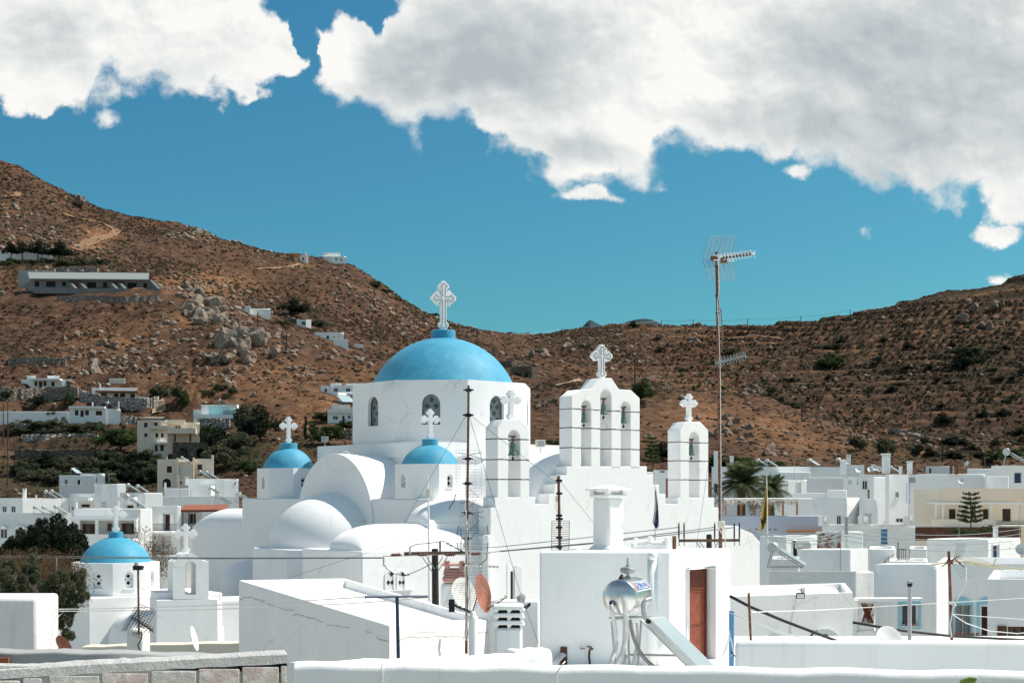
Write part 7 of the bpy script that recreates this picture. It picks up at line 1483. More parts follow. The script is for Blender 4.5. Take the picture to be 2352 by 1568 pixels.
for k in range(8):x=1895+k*30;c0=PZ(ZJ,x,290+k*3.6,dR-.2);y_.tube([c0+Vector((-.16,.14,.12)),c0+Vector((.16,-.14,-.10))],.006,4);y_.cbox(c0,.05,.04,.05)
y_.tube([PZ(ZJ,2112,310,dR-.4),PZ(ZJ,2132,262,dR-.4)],.012,5);y_.build('yagi_aerial',M('yellowed_aluminium',(.52,.47,.33),.6,.15,6,0),ra)
for (x0,y0,x1,y1,sk)in ((1798,140,1858,275,38),(1860,300,1935,415,-62)):
 o=PZ(ZJ,x0,y1,dR-.05);ex=PZ(ZJ,x1,y1-8,dR+.3)-o;ey=PZ(ZJ,x0+sk,y0,dR-.05)-o;g=MB();gridpanel(g,o,ex,ey,4,12,.005);g.build('mesh_reflector',MT['greywire'],ra)
cl=MB().cbox(PZ(ZJ,1768,288,dR-.04),.10,.09,.08);cl.tube([PZ(ZJ,1705,322,dR),PZ(ZJ,1842,240,dR-.2)],.012,5);cl.tube([PZ(ZJ,1800,255,dR-.1),PZ(ZJ,1880,330,dR-.2)],.012,5);cl.build('clamp',MT['rust'],ra)
cb=MB();cb.tube([PZ(ZJ,1900,320,dR-.2),PZ(ZJ,1895,440,dR-.1),PZ(ZJ,1830,580,dR-.1),PZ(ZJ,1795,650,dR-.1),PZ(ZJ,1772,780,dR-.1),PZ(ZJ,1782,880,dR-.1)],.010,5);cb.tube([PZ(ZJ,1790,700,dR-.1),PZ(ZJ,1900,770,dR-.1),PZ(ZJ,2080,830,dR),PZ(ZJ,2300,850,dR),PZ(ZJ,2400,840,dR)],.010,5);cb.tube([PZ(ZJ,1790,698,dR-.1),PZ(ZJ,2070,720,dR),PZ(ZJ,2400,742,dR)],.007,5)
for k in range(4):cb.tube([PZ(ZJ,1758,600+k*4,dR-.09),PZ(ZJ,1800,598+k*9,dR-.1),PZ(ZJ,1818,628+k*2,dR-.07)],.007,4)
cb.build('cable',MT['whitewire'],ra)
fp_=thing('flue_pipe','grey metal flue pipe with a slotted cowl before the blue-framed window','flue',PZ(ZJ,1452,918,28));MB().tube([PZ(ZJ,1452,1000,28),PZ(ZJ,1453,482,28)],.040,18).build('pipe',MT['pale2']if 'pale2' in MT else M('grey_pipe_paint',(.36,.37,.39),.55,.05,4,.1,20),fp_,smooth='auto')
cw=MB().lathe([(.043,0),(.043,.06)],PZ(ZJ,1453,482,28),18)
for k in range(12):w=2*math.pi*k/12;c0=PZ(ZJ,1453,470,28);cw.tube([c0+Vector((.046*math.cos(w),.046*math.sin(w),0)),c0+Vector((.05*math.cos(w),.05*math.sin(w),.06))],.005,4)
cw.build('cowl_slots',MT['iron'],fp_);MB().lathe([(.056,0),(.054,.012),(.02,.03),(.001,.032)],PZ(ZJ,1453,443,28),18).build('cowl',MT['galv'],fp_,smooth='auto')
dL=23.;lc=thing('chimney','cracked white chimney stub carrying the tilted aerial at lower left','chimney',PZ(ZC,1015,1330,dL));MB().fbox(PZ(ZC,952,1400,dL),PZ(ZC,1076,1400,dL)-PZ(ZC,952,1400,dL),(0,.5,0),UP*(PZ(ZC,0,1165,dL).z-PZ(ZC,0,1400,dL).z)).build('stack',MT['aged'],lc,bevel=.03)
la=thing('antenna_mast','short rusty mast with a drooping tilted aerial on the lower-left chimney','antenna',PZ(ZC,1048,1165,dL));MB().tube([PZ(ZC,1048,1200,dL-.05),PZ(ZC,1042,700,dL-.05)],.017,10).build('pole',MT['rust'],la);cl=MB().cbox(PZ(ZC,1042,697,dL-.05),.14,.12,.07);cl.tube([PZ(ZC,1012,700,dL-.1),PZ(ZC,1085,693,dL)],.018,5);cl.build('clamp',MT['iron'],la);MB().lathe([(.001,-.04),(.04,0),(.03,.05),(.001,.06)],PZ(ZC,1030,682,dL-.05),10).build('bulb',MT['lens'],la)
g=MB();gridpanel(g,PZ(ZC,945,1172,dL+.3),PZ(ZC,1062,1228,dL-.4)-PZ(ZC,945,1172,dL+.3),PZ(ZC,1058,972,dL+.3)-PZ(ZC,945,1172,dL+.3),6,12,.0035);gridpanel(g,PZ(ZC,916,1172,dL+.2),PZ(ZC,950,1168,dL+.3)-PZ(ZC,916,1172,dL+.2),PZ(ZC,1020,992,dL+.3)-PZ(ZC,916,1172,dL+.2),3,11,.0032);g.build('mesh_reflector',MT['cable'],la)
yb_=PZ(ZC,1005,1070,dL-.2);ya=(PZ(ZC,1150,1172,dL-.7)-yb_).normalized();yl=(PZ(ZC,1150,1172,dL-.7)-yb_).length;yagi(la,yb_,ya,yl,8,.065,UP,mat='iron',r=.006,boom=.012,bw=.04);MB().tube([PZ(ZC,1070,1180,dL-.1),PZ(ZC,1068,1230,dL-.06),PZ(ZC,1040,1280,dL-.06),PZ(ZC,1055,1320,dL-.06)],.010,5).build('cable',MT['cable'],la)
def flag(pole_pts,dF,l,cols,pts,name,cross_=True,r=.03,zz=ZH):
 f=thing('flagpole',l,'flag',PZ(zz,*pole_pts[0],dF));MB().tube([PZ(zz,x,y,dF)for x,y in pole_pts],[r,r*.7],8).build('pole',MT['frame'],f)
 c0=PZ(zz,*pole_pts[-1],dF);k=dF/60
 if cross_:MB().tube([c0,c0+UP*.42*k],.018*k,5).tube([c0+UP*.3*k-Vector((.14*k,0,0)),c0+UP*.3*k+Vector((.12*k,0,0))],.018*k,5).build('cross',MT['frame'],f)
 return f
fg=flag([(1327,1115),(1326,570)],62,'furled blue and white striped flag on a white pole before the facade',None,None,'flag',r=.03)
L_=[(1333,650),(1325,760),(1318,850),(1306,945)];R_=[(1337,655),(1350,770),(1358,880),(1358,950)]
ns=9
for i in range(ns):
 mb=MB()
 for k in range(13):
  t=k/12;a=np.interp(t*3,range(4),[p[0]for p in L_]),np.interp(t*3,range(4),[p[1]for p in L_]);b=np.interp(t*3,range(4),[p[0]for p in R_]),np.interp(t*3,range(4),[p[1]for p in R_])
  for s_ in (i/ns,(i+1)/ns):tw=.25*math.sin(s_*9+t*3);sk=s_*1.0;mb.v.append(tuple(PZ(ZH,a[0]+(b[0]-a[0])*sk,a[1]+(b[1]-a[1])*sk+30*s_*t,61.8+tw)))
 for k in range(12):q0=2*k;mb.f.append((q0,q0+1,q0+3,q0+2))
 mb.build('flag_stripe',MT['flagblue' if i%2==0 else 'flagwhite'],fg,smooth=True)
mb=MB();mb.prism([PZ(ZH,1310,945,61.7),PZ(ZH,1358,935,61.7),PZ(ZH,1345,990,61.6),PZ(ZH,1330,985,61.6)],(0,.05,0));mb.build('flag_corner',MT['flagblue'],fg)
fy=flag([(2288,1145),(2281,590)],70,'furled yellow church flag with black marks on a white pole',None,None,'flag',r=.042)
mb=MB();nY=16
Lf=[(2274,600),(2250,780),(2230,880),(2217,1045)];Rf=[(2280,640),(2282,800),(2282,900),(2262,975)]
for k in range(nY+1):
 t=k/nY
 for j in range(7):
  s_=j/6;ax_=np.interp(t*3,range(4),[p[0]for p in Lf]);ay=np.interp(t*3,range(4),[p[1]for p in Lf]);bx_=np.interp(t*3,range(4),[p[0]for p in Rf]);by=np.interp(t*3,range(4),[p[1]for p in Rf]);mb.v.append(tuple(PZ(ZH,ax_+(bx_-ax_)*s_,ay+(by-ay)*s_,69.8+.35*math.sin(s_*10+t*2))))
for k in range(nY):
 for j in range(6):q0=k*7+j;mb.f.append((q0,q0+1,q0+8,q0+7))
mb.build('flag',MT['yellowflag'],fy,smooth=True);m_=MB()
for x0,y0,x1,y1 in ((2233,905,2245,950),(2240,918,2256,940),(2236,935,2252,962),(2266,890,2276,900),(2264,905,2278,912),(2268,918,2276,940)):m_.tube([PZ(ZH,x0,y0,69.3),PZ(ZH,x1,y1,69.3)],.035,4)
m_.build('emblem',MT['black'],fy)
r_=roofthing('heater',ZK,530,935,62,'solar water heater half hidden behind the curved facade shoulder',rad(75),.8)
def leaves(clumps,n,s,asp=1.8,flat=.0,seed=1,droop=0.):
 r=np.random.RandomState(seed);c=np.array(clumps,float);w=c[:,3]**2;idx_=r.choice(len(c),n,p=w/w.sum());d=r.normal(size=(n,3));d/=np.linalg.norm(d,axis=1)[:,None]
 rad_=c[idx_,3]*(.35+.65*r.rand(n)**.45);sq=c[idx_,4]if c.shape[1]>4 else np.ones(n)
 pos=c[idx_,:3]+d*rad_[:,None]*np.stack([np.ones(n),np.ones(n),sq],1)
 a=r.normal(size=(n,3));a[:,2]=a[:,2]*(1-flat)-droop;a/=np.linalg.norm(a,axis=1)[:,None];b=np.cross(a,r.normal(size=(n,3)));b/=np.linalg.norm(b,axis=1)[:,None]
 L=(s*(.6+.8*r.rand(n)))[:,None];a=a*L*asp/2;b=b*L/2
 return np.concatenate([pos-a-b*.6,pos-a*.1-b,pos+a,pos-a*.1+b],1).reshape(-1,3),np.arange(4*n).reshape(n,4)
def trunk_mb(H,r,limbs,seed=0,base=Vector((0,0,0))):
 R_=random.Random(seed);mb=MB();p=[base+Vector((R_.uniform(-.05,.05)*H*k/4,R_.uniform(-.05,.05)*H*k/4,H*k/4))for k in range(5)];mb.tube([p[0]-UP*.6]+p,[r*1.3,r*1.15,r,r*.8,r*.6,r*.3],7)
 for L in limbs:
  q=p[2].lerp(p[3],R_.random());L=base+Vector(L);mb.tube([q,q.lerp(L,.5)+UP*.04*H,L],[r*.5,r*.32,r*.1],5)
 return mb
TREES={}
def tree_proto(kind):
 R_=random.Random(len(TREES)+3);cl=[]
 if kind=='round':cl=[(R_.gauss(0,.24),R_.gauss(0,.24),.58+R_.gauss(0,.14),R_.uniform(.13,.24))for _ in range(20)];n,s,m_=2600,.055,'leaf_olive'
 elif kind=='green':cl=[(R_.gauss(0,.28),R_.gauss(0,.28),.56+R_.gauss(0,.15),R_.uniform(.12,.22))for _ in range(24)];n,s,m_=3000,.055,'leaf_green'
 elif kind=='umbrella':cl=[(.36*math.cos(w)*q,.36*math.sin(w)*q,.74+R_.uniform(-.05,.07)-.10*q,R_.uniform(.11,.17),.7)for w,q in [(R_.uniform(0,6.28),R_.random()**.5)for _ in range(22)]];n,s,m_=2600,.05,'leaf_green'
 elif kind=='bush':cl=[(R_.gauss(0,.26),R_.gauss(0,.22),.30+R_.gauss(0,.14),R_.uniform(.14,.22))for _ in range(14)];n,s,m_=1500,.06,'leaf_olive'
 elif kind=='cypress':cl=[(R_.gauss(0,.05),R_.gauss(0,.05),z,.16*(1-z*.8))for z in np.linspace(.12,.95,16)];n,s,m_=1500,.045,'leaf_green'
 elif kind=='dark':cl=[(R_.gauss(0,.26),R_.gauss(0,.24),.5+R_.gauss(0,.16),R_.uniform(.14,.24))for _ in range(20)];n,s,m_=2600,.055,'leaf_dark'
 V,Fq=leaves(cl,n,s,1.9,seed=len(TREES)+9);o=thing('tree' if kind!='bush' else 'shrub','x','tree' if kind!='bush' else 'shrub',(0,0,-500))
 link('crown' if kind!='bush' else 'foliage',npmesh('crown',V,Fq,MT[m_]),o);trunk_mb(.62 if kind!='bush' else .25,.035,[tuple(c[:3])for c in cl[:6]],4).build('trunk' if kind!='bush' else 'stem',MT['bark'],o);me_=o.children[1]
 for v in me_.data.vertices:v.co.z-=500
 return o
def plant(kind,z,x,y,w,h,label,group=None,dm=180,d=None):
 """a tree whose foot is seen at sheet x, y and which spans w x h sheet units"""
 u,v=cv(z,x,y);p=hit(u,v,dm)if d is None else P(u,v,d);s=z[1]*p.y/F
 if kind not in TREES:TREES[kind]=tree_proto(kind);o=TREES[kind]
 else :o=dup(TREES[kind])
 o.location=p-UP*.1;o.scale=(w*s*1.02,w*s*1.02,h*s*1.08);o.rotation_euler=(0,0,rnd.uniform(0,6.28));o['label']=label
 if group:o['group']=group
 elif 'group' in o:del o['group']
 FOOT.append((p,w*s*.3));return o
for a in (('round',ZB,1410,668,165,122,'round olive-green tree right of the bright stone terrace'),('round',ZB,1592,690,125,150,'left of two joined dark trees above the turquoise house'),('green',ZB,1660,735,95,120,'right of two joined dark trees above the turquoise house'),('green',ZB,632,722,95,115,'small bright green tree left of the long low house'),('dark',ZB,330,722,160,85,'dark spreading shrub-like tree under the tall terrace wall'),('dark',ZB,45,660,130,90,'dark shrub-tree at the left edge by the terrace wall'),('bush',ZB,1975,580,110,80,'grey-green shrub above the turquoise house'),('bush',ZB,2085,610,90,85,'shrub between boulders right of the turquoise house'),('bush',ZB,1860,620,120,70,'loose shrub left of the grey-green one above the turquoise house'),('green',ZB,1080,1120,340,190,'large spreading green tree left of the cream house'),('umbrella',ZB,1300,1150,220,175,'umbrella-shaped green tree in front of the cream house'),('green',ZB,1845,1015,110,115,'green tree at the right wall of the cream house'),('dark',ZB,1960,1120,230,170,'dark round tree right of the stone garage'),('round',ZB,2190,980,210,250,'tall olive tree below the turquoise house, left of the small dome cross'),('round',ZB,2150,1160,260,190,'olive tree mass left of the small blue dome'),('round',ZB,2020,1290,280,210,'olive tree right of the cream arch house'),('green',ZB,2230,1340,200,130,'green bush-tree just left of the small church drum'),('dark',ZB,490,835,100,75,'small dark tree beside the low garden wall'),('green',ZE,615,1425,215,150,'bright round green pine left of the drum'),('dark',ZE,80,1400,260,230,'dark olive tree left of the small dome cross'),('cypress',ZE,432,1385,95,180,'narrow pointed tree right of the small dome cross'),('green',ZE,560,1250,110,80,'green tree left of the stepped-roof house'),('green',ZE,760,1300,120,60,'low green tree in front of the stepped-roof house'),('dark',ZE,345,415,175,115,'dark round tree beside the small cube house'),('bush',ZE,540,490,160,45,'hedge-like shrub right of the small cube house'),('bush',ZE,260,480,130,50,'shrub left of the small cube house'),('bush',ZE,1455,412,48,40,'lone bush on the ridge left of the ornate dome cross',None,560),('bush',ZE,1060,225,110,45,'wide bush on the ridge above the great dome',None,560),('bush',ZE,980,185,110,60,'ridge bush just below the hilltop house',None,560),('bush',ZE,1150,290,60,35,'small ridge bush between the wide bush and the cross',None,560),('dark',ZG,1038,808,80,46,'round dark bush on the skyline of the right ridge',None,700),('bush',ZG,1262,992,78,62,'round shrub above the right bell gable cross',None,380),('bush',ZG,660,962,78,45,'low shrub beside the pale boulders left of the gable cross',None,380),('green',ZG,1100,1390,190,150,'airy green bush right of the central bell gable',None,250),('bush',ZG,1800,1012,110,72,'shrub right of the tall antenna pole',None,450),('bush',ZG,1440,1150,60,50,'small green shrub left of the tall antenna pole',None,380),('dark',ZL,718,655,70,62,'small dark tree on the right hill terraces',None,480),('bush',ZL,590,682,190,62,'low spreading bush left of the small hill tree',None,480),('green',ZL,605,835,190,92,'dark green bush clump on the right hill terraces',None,480),('bush',ZL,165,1008,75,62,'shrub above the pale rock at the foot of the right hill',None,400),('bush',ZL,212,1068,100,55,'rounded shrub at the foot of the right hill',None,400),('bush',ZL,325,1128,150,66,'grey-green prickly clump at the foot of the right hill',None,380),('round',ZL,830,1470,120,110,'round tree behind the right town, left one of two',None,280),('round',ZL,1060,1510,130,125,'round tree behind the right town, right one of two',None,280),('bush',ZL,1440,1510,110,70,'shrub behind the white chimneys of the right town',None,280),('dark',ZL,1520,1268,130,80,'dark tree by the pale rock patch on the right hill',None,400),('dark',ZL,1690,860,240,160,'large dark bush among grey rocks on the right hill',None,520),('bush',ZL,1720,700,230,60,'grey-green prickly-pear patch on the right hill',None,520),('dark',ZL,1830,1220,90,60,'dark bush on the lower right hill terraces, left one',None,400),('dark',ZL,1985,1200,90,50,'dark bush on the lower right hill terraces, right one',None,400),('green',ZL,2050,1540,160,80,'green bush behind the dark-window house',None,280),('green',ZL,1900,1560,150,70,'green bush left of the dark-window house heater',None,280),('dark',ZH,1385,410,190,135,'dark rounded tree between the central gable and the right gable',None,250),('bush',ZH,455,290,115,95,'dark bush left of the central bell gable',None,250),('green',ZH,1960,470,420,90,'cactus and shrub patch behind the palm trees',None,230),('green',ZH,2230,480,300,60,'low shrub patch right of the palm trees',None,230)):plant(*a)
for x,y,w,h,k,l in ((100,945,110,105,'dark','leftmost dark tree before the high white house'),(200,950,130,110,'dark','second dark tree before the high white house'),(340,955,150,115,'dark','third dark tree before the high white house'),(530,975,230,120,'dark','widest dark tree right of the high white house')):plant(k,ZA,x,y,w,h,l,'dark trees by the high white house',480,pt_.y-5)
for k in range(16):plant('bush',ZA,60+k*58+rnd.uniform(-20,20),1025+rnd.uniform(-12,8),95,62+rnd.uniform(-10,25),'rounded shrub in the green hedge below the high white house','hedge shrubs on the high terrace',480)
for k in range(46):
 x,y=rnd.uniform(170,1400),rnd.uniform(1225,1440);y=max(y,1300-(x-200)*.08);plant(rnd.choice(('round','bush','round','dark')),ZB,x,y,rnd.uniform(130,210),rnd.uniform(90,135),'grey-green olive tree in the orchard above the left town','olive trees of the orchard',150)
for k in range(26):plant(rnd.choice(('bush','round')),ZB,rnd.uniform(110,900),rnd.uniform(905,1010),rnd.uniform(80,170),rnd.uniform(55,100),'grey-green shrub on the stony terraces of the left slope','terrace shrubs on the left slope',200)
for k in range(18):plant(rnd.choice(('bush','dark')),ZL,rnd.uniform(1250,2250),rnd.uniform(1330,1540),rnd.uniform(70,130),rnd.uniform(40,66),'dark shrub near the foot of the far right hill','shrubs at the foot of the right hill',260)
for k in range(40):plant(rnd.choice(('bush','bush','dark')),ZL,rnd.uniform(250,2250),rnd.uniform(560,1230),rnd.uniform(40,95),rnd.uniform(22,40),'small dark shrub on the terraces of the right hill','scattered shrubs on the right hill',480)
def bigtree(name,label,base,clumps,n,s,mat,asp,droop,limbs,rt_,seed):
 o=thing(name,label,'tree',base);V,Fq=leaves([(c[0]-base.x,c[1]-base.y,c[2]-base.z)+tuple(c[3:])for c in clumps],n,s,asp,0,seed,droop);link('crown',npmesh('crown',V,Fq,MT[mat]),o)
 mb=MB();top=max(c[2]for c in clumps)
 for L in limbs:L=Vector(L);m_=base.lerp(L,.5)+Vector((0,0,.08*(top-base.z)));mb.tube([base-UP*.8,base+UP*.4,m_,L],[rt_,rt_*.9,rt_*.5,rt_*.12],7)
 mb.build('trunk',MT['bark'],o);return o
cl=[];dC=92.
for x0,ytop in ((40,560),(90,480),(160,420),(230,400),(290,350),(340,345),(400,330),(440,310),(480,350),(520,400),(560,380),(600,440),(630,480)):
 for k in range(9):
  t_=k/8;y=ytop+(655-ytop)*t_;wd_=8+45*t_;p=PZ(ZC,x0+rnd.uniform(-wd_,wd_),y,dC+rnd.uniform(-2,2));cl.append((p.x,p.y,p.z,.22+.62*t_,1.0))
bs=PZ(ZC,330,900,dC);bigtree('conifer_tree','big dark conifer left of the chapel dome',bs,cl,42000,.085,'leaf_dark',3.4,-.5,[PZ(ZC,x,y,dC)for x,y in ((440,320),(560,420),(300,380),(150,450),(620,500))],.4,3)
cl=[];dW=43.
for x,y,r_ in [(70,700,60),(150,760,70),(230,690,55),(250,640,40),(60,850,80),(180,880,80),(330,830,60),(420,800,50),(480,770,55),(560,760,55),(620,750,40),(600,830,55),(520,860,60),(430,900,70),(640,900,40),(620,950,30),(560,930,50),(480,960,60),(540,1010,45),(420,1010,70),(340,1060,70),(500,1080,50),(540,1100,35),(430,1130,60),(340,1180,60),(480,1190,45),(520,1230,35),(400,1250,55),(330,1290,40),(460,1290,40),(10,760,60),(10,900,60),(110,960,60),(230,980,60),(310,950,55),(280,760,50)]:
 for k in range(3):p=PZ(ZC,x+rnd.uniform(-30,30),y+rnd.uniform(-25,25),dW+rnd.uniform(-1.2,1.2));cl.append((p.x,p.y,p.z,r_*.30434*dW/F*rnd.uniform(.35,.75),1.3))
bs=PZ(ZC,240,1420,dW);bigtree('willow_tree','drooping grey-green leafy tree in front of the chapel at left',bs,cl,40000,.026,'leaf_grey',4.6,.9,[PZ(ZC,x,y,dW)for x,y in ((480,780),(620,900),(200,700),(60,740),(540,1010),(120,880),(440,1120),(330,850),(10,860))],.09,8)
p=PZ(ZC,300,760,47);V,Fq=leaves([(PZ(ZC,x,y,47+rnd.uniform(-1,1)).x,47+rnd.uniform(-1,1),PZ(ZC,x,y,47).z,.45,1.7)for x,y in [(rnd.uniform(-20,580),rnd.uniform(690,900))for _ in range(60)]],16000,.016,9,0,12,-1.2)
o=tag(link('reed_bed',npmesh('reeds',V,Fq,MT['leaf_reed'])),'brown feathery reeds behind the drooping tree at left','reeds',None,'stuff')
V,Fq=leaves([(PZ(ZC,x,y,75).x,75,PZ(ZC,x,y,75).z,.7,1.5)for x,y in ((1180,590),(1150,640),(1200,660),(1075,520),(1230,610))],2600,.022,9,0,13,-1.2);tag(link('reed_clump',npmesh('reeds',V,Fq,MT['leaf_reed'])),'brown reed clump between the chapel dome and belfry','reeds',None,'stuff')
tag(MB().tube([PZ(ZC,428,900,46),PZ(ZC,426,625,46)],.02,6).build('post',MT['galv']),'thin grey post in the reeds left of the chapel','post')
def palm(c,R_,n,base,label,seed):
 r=random.Random(seed);o=thing('palm_tree',label,'palm tree',base,'date palms behind the pergola');V=[]
 for k in range(n):
  a=r.uniform(0,6.28);e=r.uniform(-.35,1.25);L=R_*r.uniform(.8,1.15);dx=Vector((math.cos(a)*math.cos(e),math.sin(a)*math.cos(e),math.sin(e)));pts=[c+dx*L*t_-UP*(L*.62*t_*t_*(1.1-.5*max(0,e)))for t_ in [i/16 for i in range(17)]]
  for i in range(1,16):
   tn=(pts[i+1]-pts[i-1]).normalized();s_=tn.cross(UP).normalized();ll=L*.26*math.sin(math.pi*min(1,.18+.82*i/16))**.6
   for sg in (-1,1):tip=pts[i]+(s_*sg*.8+tn*.7-UP*.35).normalized()*ll;w=tn*L*.012;V.append((pts[i]-w*2,tip-w*.3,tip+w*.3,pts[i]+w*2))
 V=np.array([[tuple(q)for q in f]for f in V]).reshape(-1,3);b=link('crown',npmesh('fronds',V-np.array(base),np.arange(len(V)).reshape(-1,4),MT['leaf_palm']),o)
 MB().tube([base-UP*.5,base.lerp(c,.5),c],[R_*.13,R_*.11,R_*.14],9).build('trunk',MT['bark'],o)
k_=.31641*130/F
palm(PZ(ZK,300,335,130),255*k_,95,PZ(ZK,300,560,130),'larger left date palm behind the canopy pergola',4);palm(PZ(ZK,520,385,133),185*k_,70,PZ(ZK,520,560,133),'smaller right date palm behind the canopy pergola',6)
def araucaria(z,x,yb,yt,d,wmax,label,seed,tiers=7):
 r=random.Random(seed);b=PZ(z,x,yb,d);t_=PZ(z,x,yt,d);o=thing('araucaria_tree',label,'tree',b);H=t_.z-b.z;sc=z[1]*d/F;cl=[];mb=MB().tube([b-UP*.5,t_],[.014*H+.02,.01],6)
 for k in range(tiers):
  f=.36+.64*k/(tiers-1);w=wmax*sc*(1-(f-.36)*.62)
  for j in range(7):
   a=6.28*j/7+k;dr=Vector((math.cos(a),math.sin(a),0));s0=b+UP*H*f;mb.tube([s0,s0+dr*w*.9+UP*w*.1],[.012*H*.6,.006],4)
   for q in range(4):p=s0+dr*w*(.35+.2*q)+UP*w*(.05+.06*q);cl.append((p.x-b.x,p.y-b.y,p.z-b.z,w*.12,.45))
 V,Fq=leaves(cl,1700,sc*9,2.6,0,seed);link('crown',npmesh('needles',V,Fq,MT['leaf_green']),o);mb.build('trunk',MT['bark'],o)
araucaria(ZK,1966,725,415,95,95,'small tiered araucaria tree in front of the peach villa',3);araucaria(ZH,1302,530,222,135,70,'bare-trunked young araucaria left of the right bell gable',5)
V,Fq=leaves([(PZ(ZK,x,690,96.5).x,96.5,PZ(ZK,x,y,96.5).z,.28,.8)for x,y in ((1850,672),(1880,690),(1930,690),(2000,685),(2060,668),(2110,655))],900,.07,2,0,5);tag(link('creeper',npmesh('creeper',V,Fq,MT['leaf_green'])),'green creeper over the red brick wall','creeper',None,'stuff')
m=bpy.data.materials.new('granite_boulder');nt=nodes(m);t=NT(nt);pos=t.n('ShaderNodeNewGeometry').outputs['Position'];oi=t.n('ShaderNodeNewGeometry').outputs['Random Per Island']
n2=t.noise(pos,.7,8,.7).outputs[0];c=t.ramp(n2,[(.3,(.11,.088,.072)),(.5,(.225,.185,.152)),(.72,(.36,.31,.262))]);c=t.mix(t.mapr(t.noise(pos,.12,3).outputs[0],.4,.65,0,.55),c,(.30,.185,.115));c=t.mix(t.m('MULTIPLY',oi,.45),c,(.15,.115,.09))
b=t.n('ShaderNodeBsdfPrincipled',i={'Base Color':c,'Roughness':1,'Specular IOR Level':.1});bp=t.n('ShaderNodeBump',i={'Height':t.noise(pos,1.6,8,.7).outputs[0],'Strength':.8,'Distance':.5});nt.links.new(bp.outputs[0],b.inputs['Normal']);t.n('ShaderNodeOutputMaterial',i={0:b.outputs[0]});ROCK=m
from mathutils import noise as mnoise
def rock_mesh(seed,sub):
 bm=bmesh.new();bmesh.ops.create_icosphere(bm,subdivisions=sub,radius=1);r=random.Random(seed);cuts=[(Vector((r.gauss(0,1),r.gauss(0,1),r.gauss(0,.7))).normalized(),r.uniform(.36,.78))for _ in range(12)]
 for v in bm.verts:
  for n_,k in cuts:
   e=v.co.dot(n_)-k
   if e>0:v.co-=n_*e*.92
  v.co+=v.co.normalized()*mnoise.fractal(v.co*1.7+Vector((seed*7,0,0)),1,2,5)*.25
 V=[tuple(v.co)for v in bm.verts];Fs=[tuple(v.index for v in f.verts)for f in bm.faces];bm.free();return V,Fs
ROCK2=ROCK.copy();ROCK2.name='pale_granite'
for nd in ROCK2.node_tree.nodes:
 if nd.type=='VALTORGB':
  for e,c in zip(nd.color_ramp.elements,((.15,.122,.10),(.30,.252,.208),(.46,.40,.345))):e.color=c+(1,)
RM=[];RM2=[]
for k in range(9):
 V,Fs=rock_mesh(k,3);me=npmesh('boulder',V,Fs,ROCK,True)
 try:me.set_sharp_from_angle(angle=rad(24))
 except Exception:pass
 RM.append(me);me2=me.copy();me2.materials[0]=ROCK2;RM2.append(me2)
NB_=0
def boulder(u,v,w,h,label,grp,dm,tilt=.25,d=None):
 global NB_
 p=hit(u,v,dm)if d is None else P(u,v,d)
 if d is None and any((p.x-c.x)**2+(p.y-c.y)**2<r*r for c,r in FOOT):return
 s=p.y/F;o=link('boulder',(RM2 if 'pale' in label or 'outcrop' in label else RM)[NB_%9]);NB_+=1;o.scale=(w*s*.56,w*s*rnd.uniform(.45,.65),h*s*.62);o.rotation_euler=(rnd.uniform(-tilt,tilt),rnd.uniform(-tilt,tilt),rnd.uniform(0,6.28)if abs(w-h)<8 else rnd.uniform(-.5,.5));o.location=p+UP*(h*s*.12);tag(o,label,'boulder',grp)
GB='boulders of the left hill';RG=[]
def region(z,x0,x1,y0,y1,n,s0,s1,label,dm,grp):
 for k in range(n):u,v=cv(z,rnd.uniform(x0,x1),rnd.uniform(y0,y1));w=(s0+(s1-s0)*rnd.random()**1.8)*z[1]*.88;boulder(u,v,w*rnd.uniform(.9,1.4),w*rnd.uniform(.7,1.15),label,grp,dm)
for z,x,y,w,h,l,dm in ((ZB,850,420,150,170,'tall leaning pale boulder above the plain beige hut',250),(ZA,1775,745,90,60,'pale flat crag on the left ridge line',560),(ZE,80,640,200,150,'large smooth pale rock slab above the orange slope',350),(ZA,570,1410,95,60,'rounded grey boulder below the boulder wall',350),(ZA,20,1300,120,55,'wide grey boulder at the left edge below the unfinished building',380),(ZG,512,960,90,80,'pale upright boulder left of the ornate gable cross',350),(ZG,565,985,55,50,'smaller pale boulder beside the upright one',350),(ZG,235,1035,130,90,'wide rock mound above the stone farmhouses',350),(ZG,345,1025,110,90,'steep rock above the lower stone farmhouse',350),(ZG,482,1080,60,50,'brown rock right of the stone farmhouses',350),(ZH,2310,370,190,160,'huge dark boulder behind the palm trees',250),(ZG,1522,910,110,52,'long pale boulder left of the tall antenna pole',380),(ZG,1256,882,75,42,'flat boulder under the right skyline',450),(ZG,1562,782,45,30,'little rock stack on the right skyline',700),(ZE,690,1500-20,10,10,'small stone by the drum',300)):boulder(*cv(z,x,y),w*z[1],h*z[1],l,None,dm)
for x,y,w,h,l in ((690,480,120,70,'dark broad base rock of the skyline tor'),(715,450,95,85,'dark middle rock of the skyline tor'),(708,418,60,40,'flat top rock of the skyline tor'),(748,462,50,75,'right edge block of the skyline tor')):boulder(*cv(ZA,x,y),w*ZA[1],h*ZA[1],l,None,0,.3,hit(*cv(ZA,700,500),560).y)
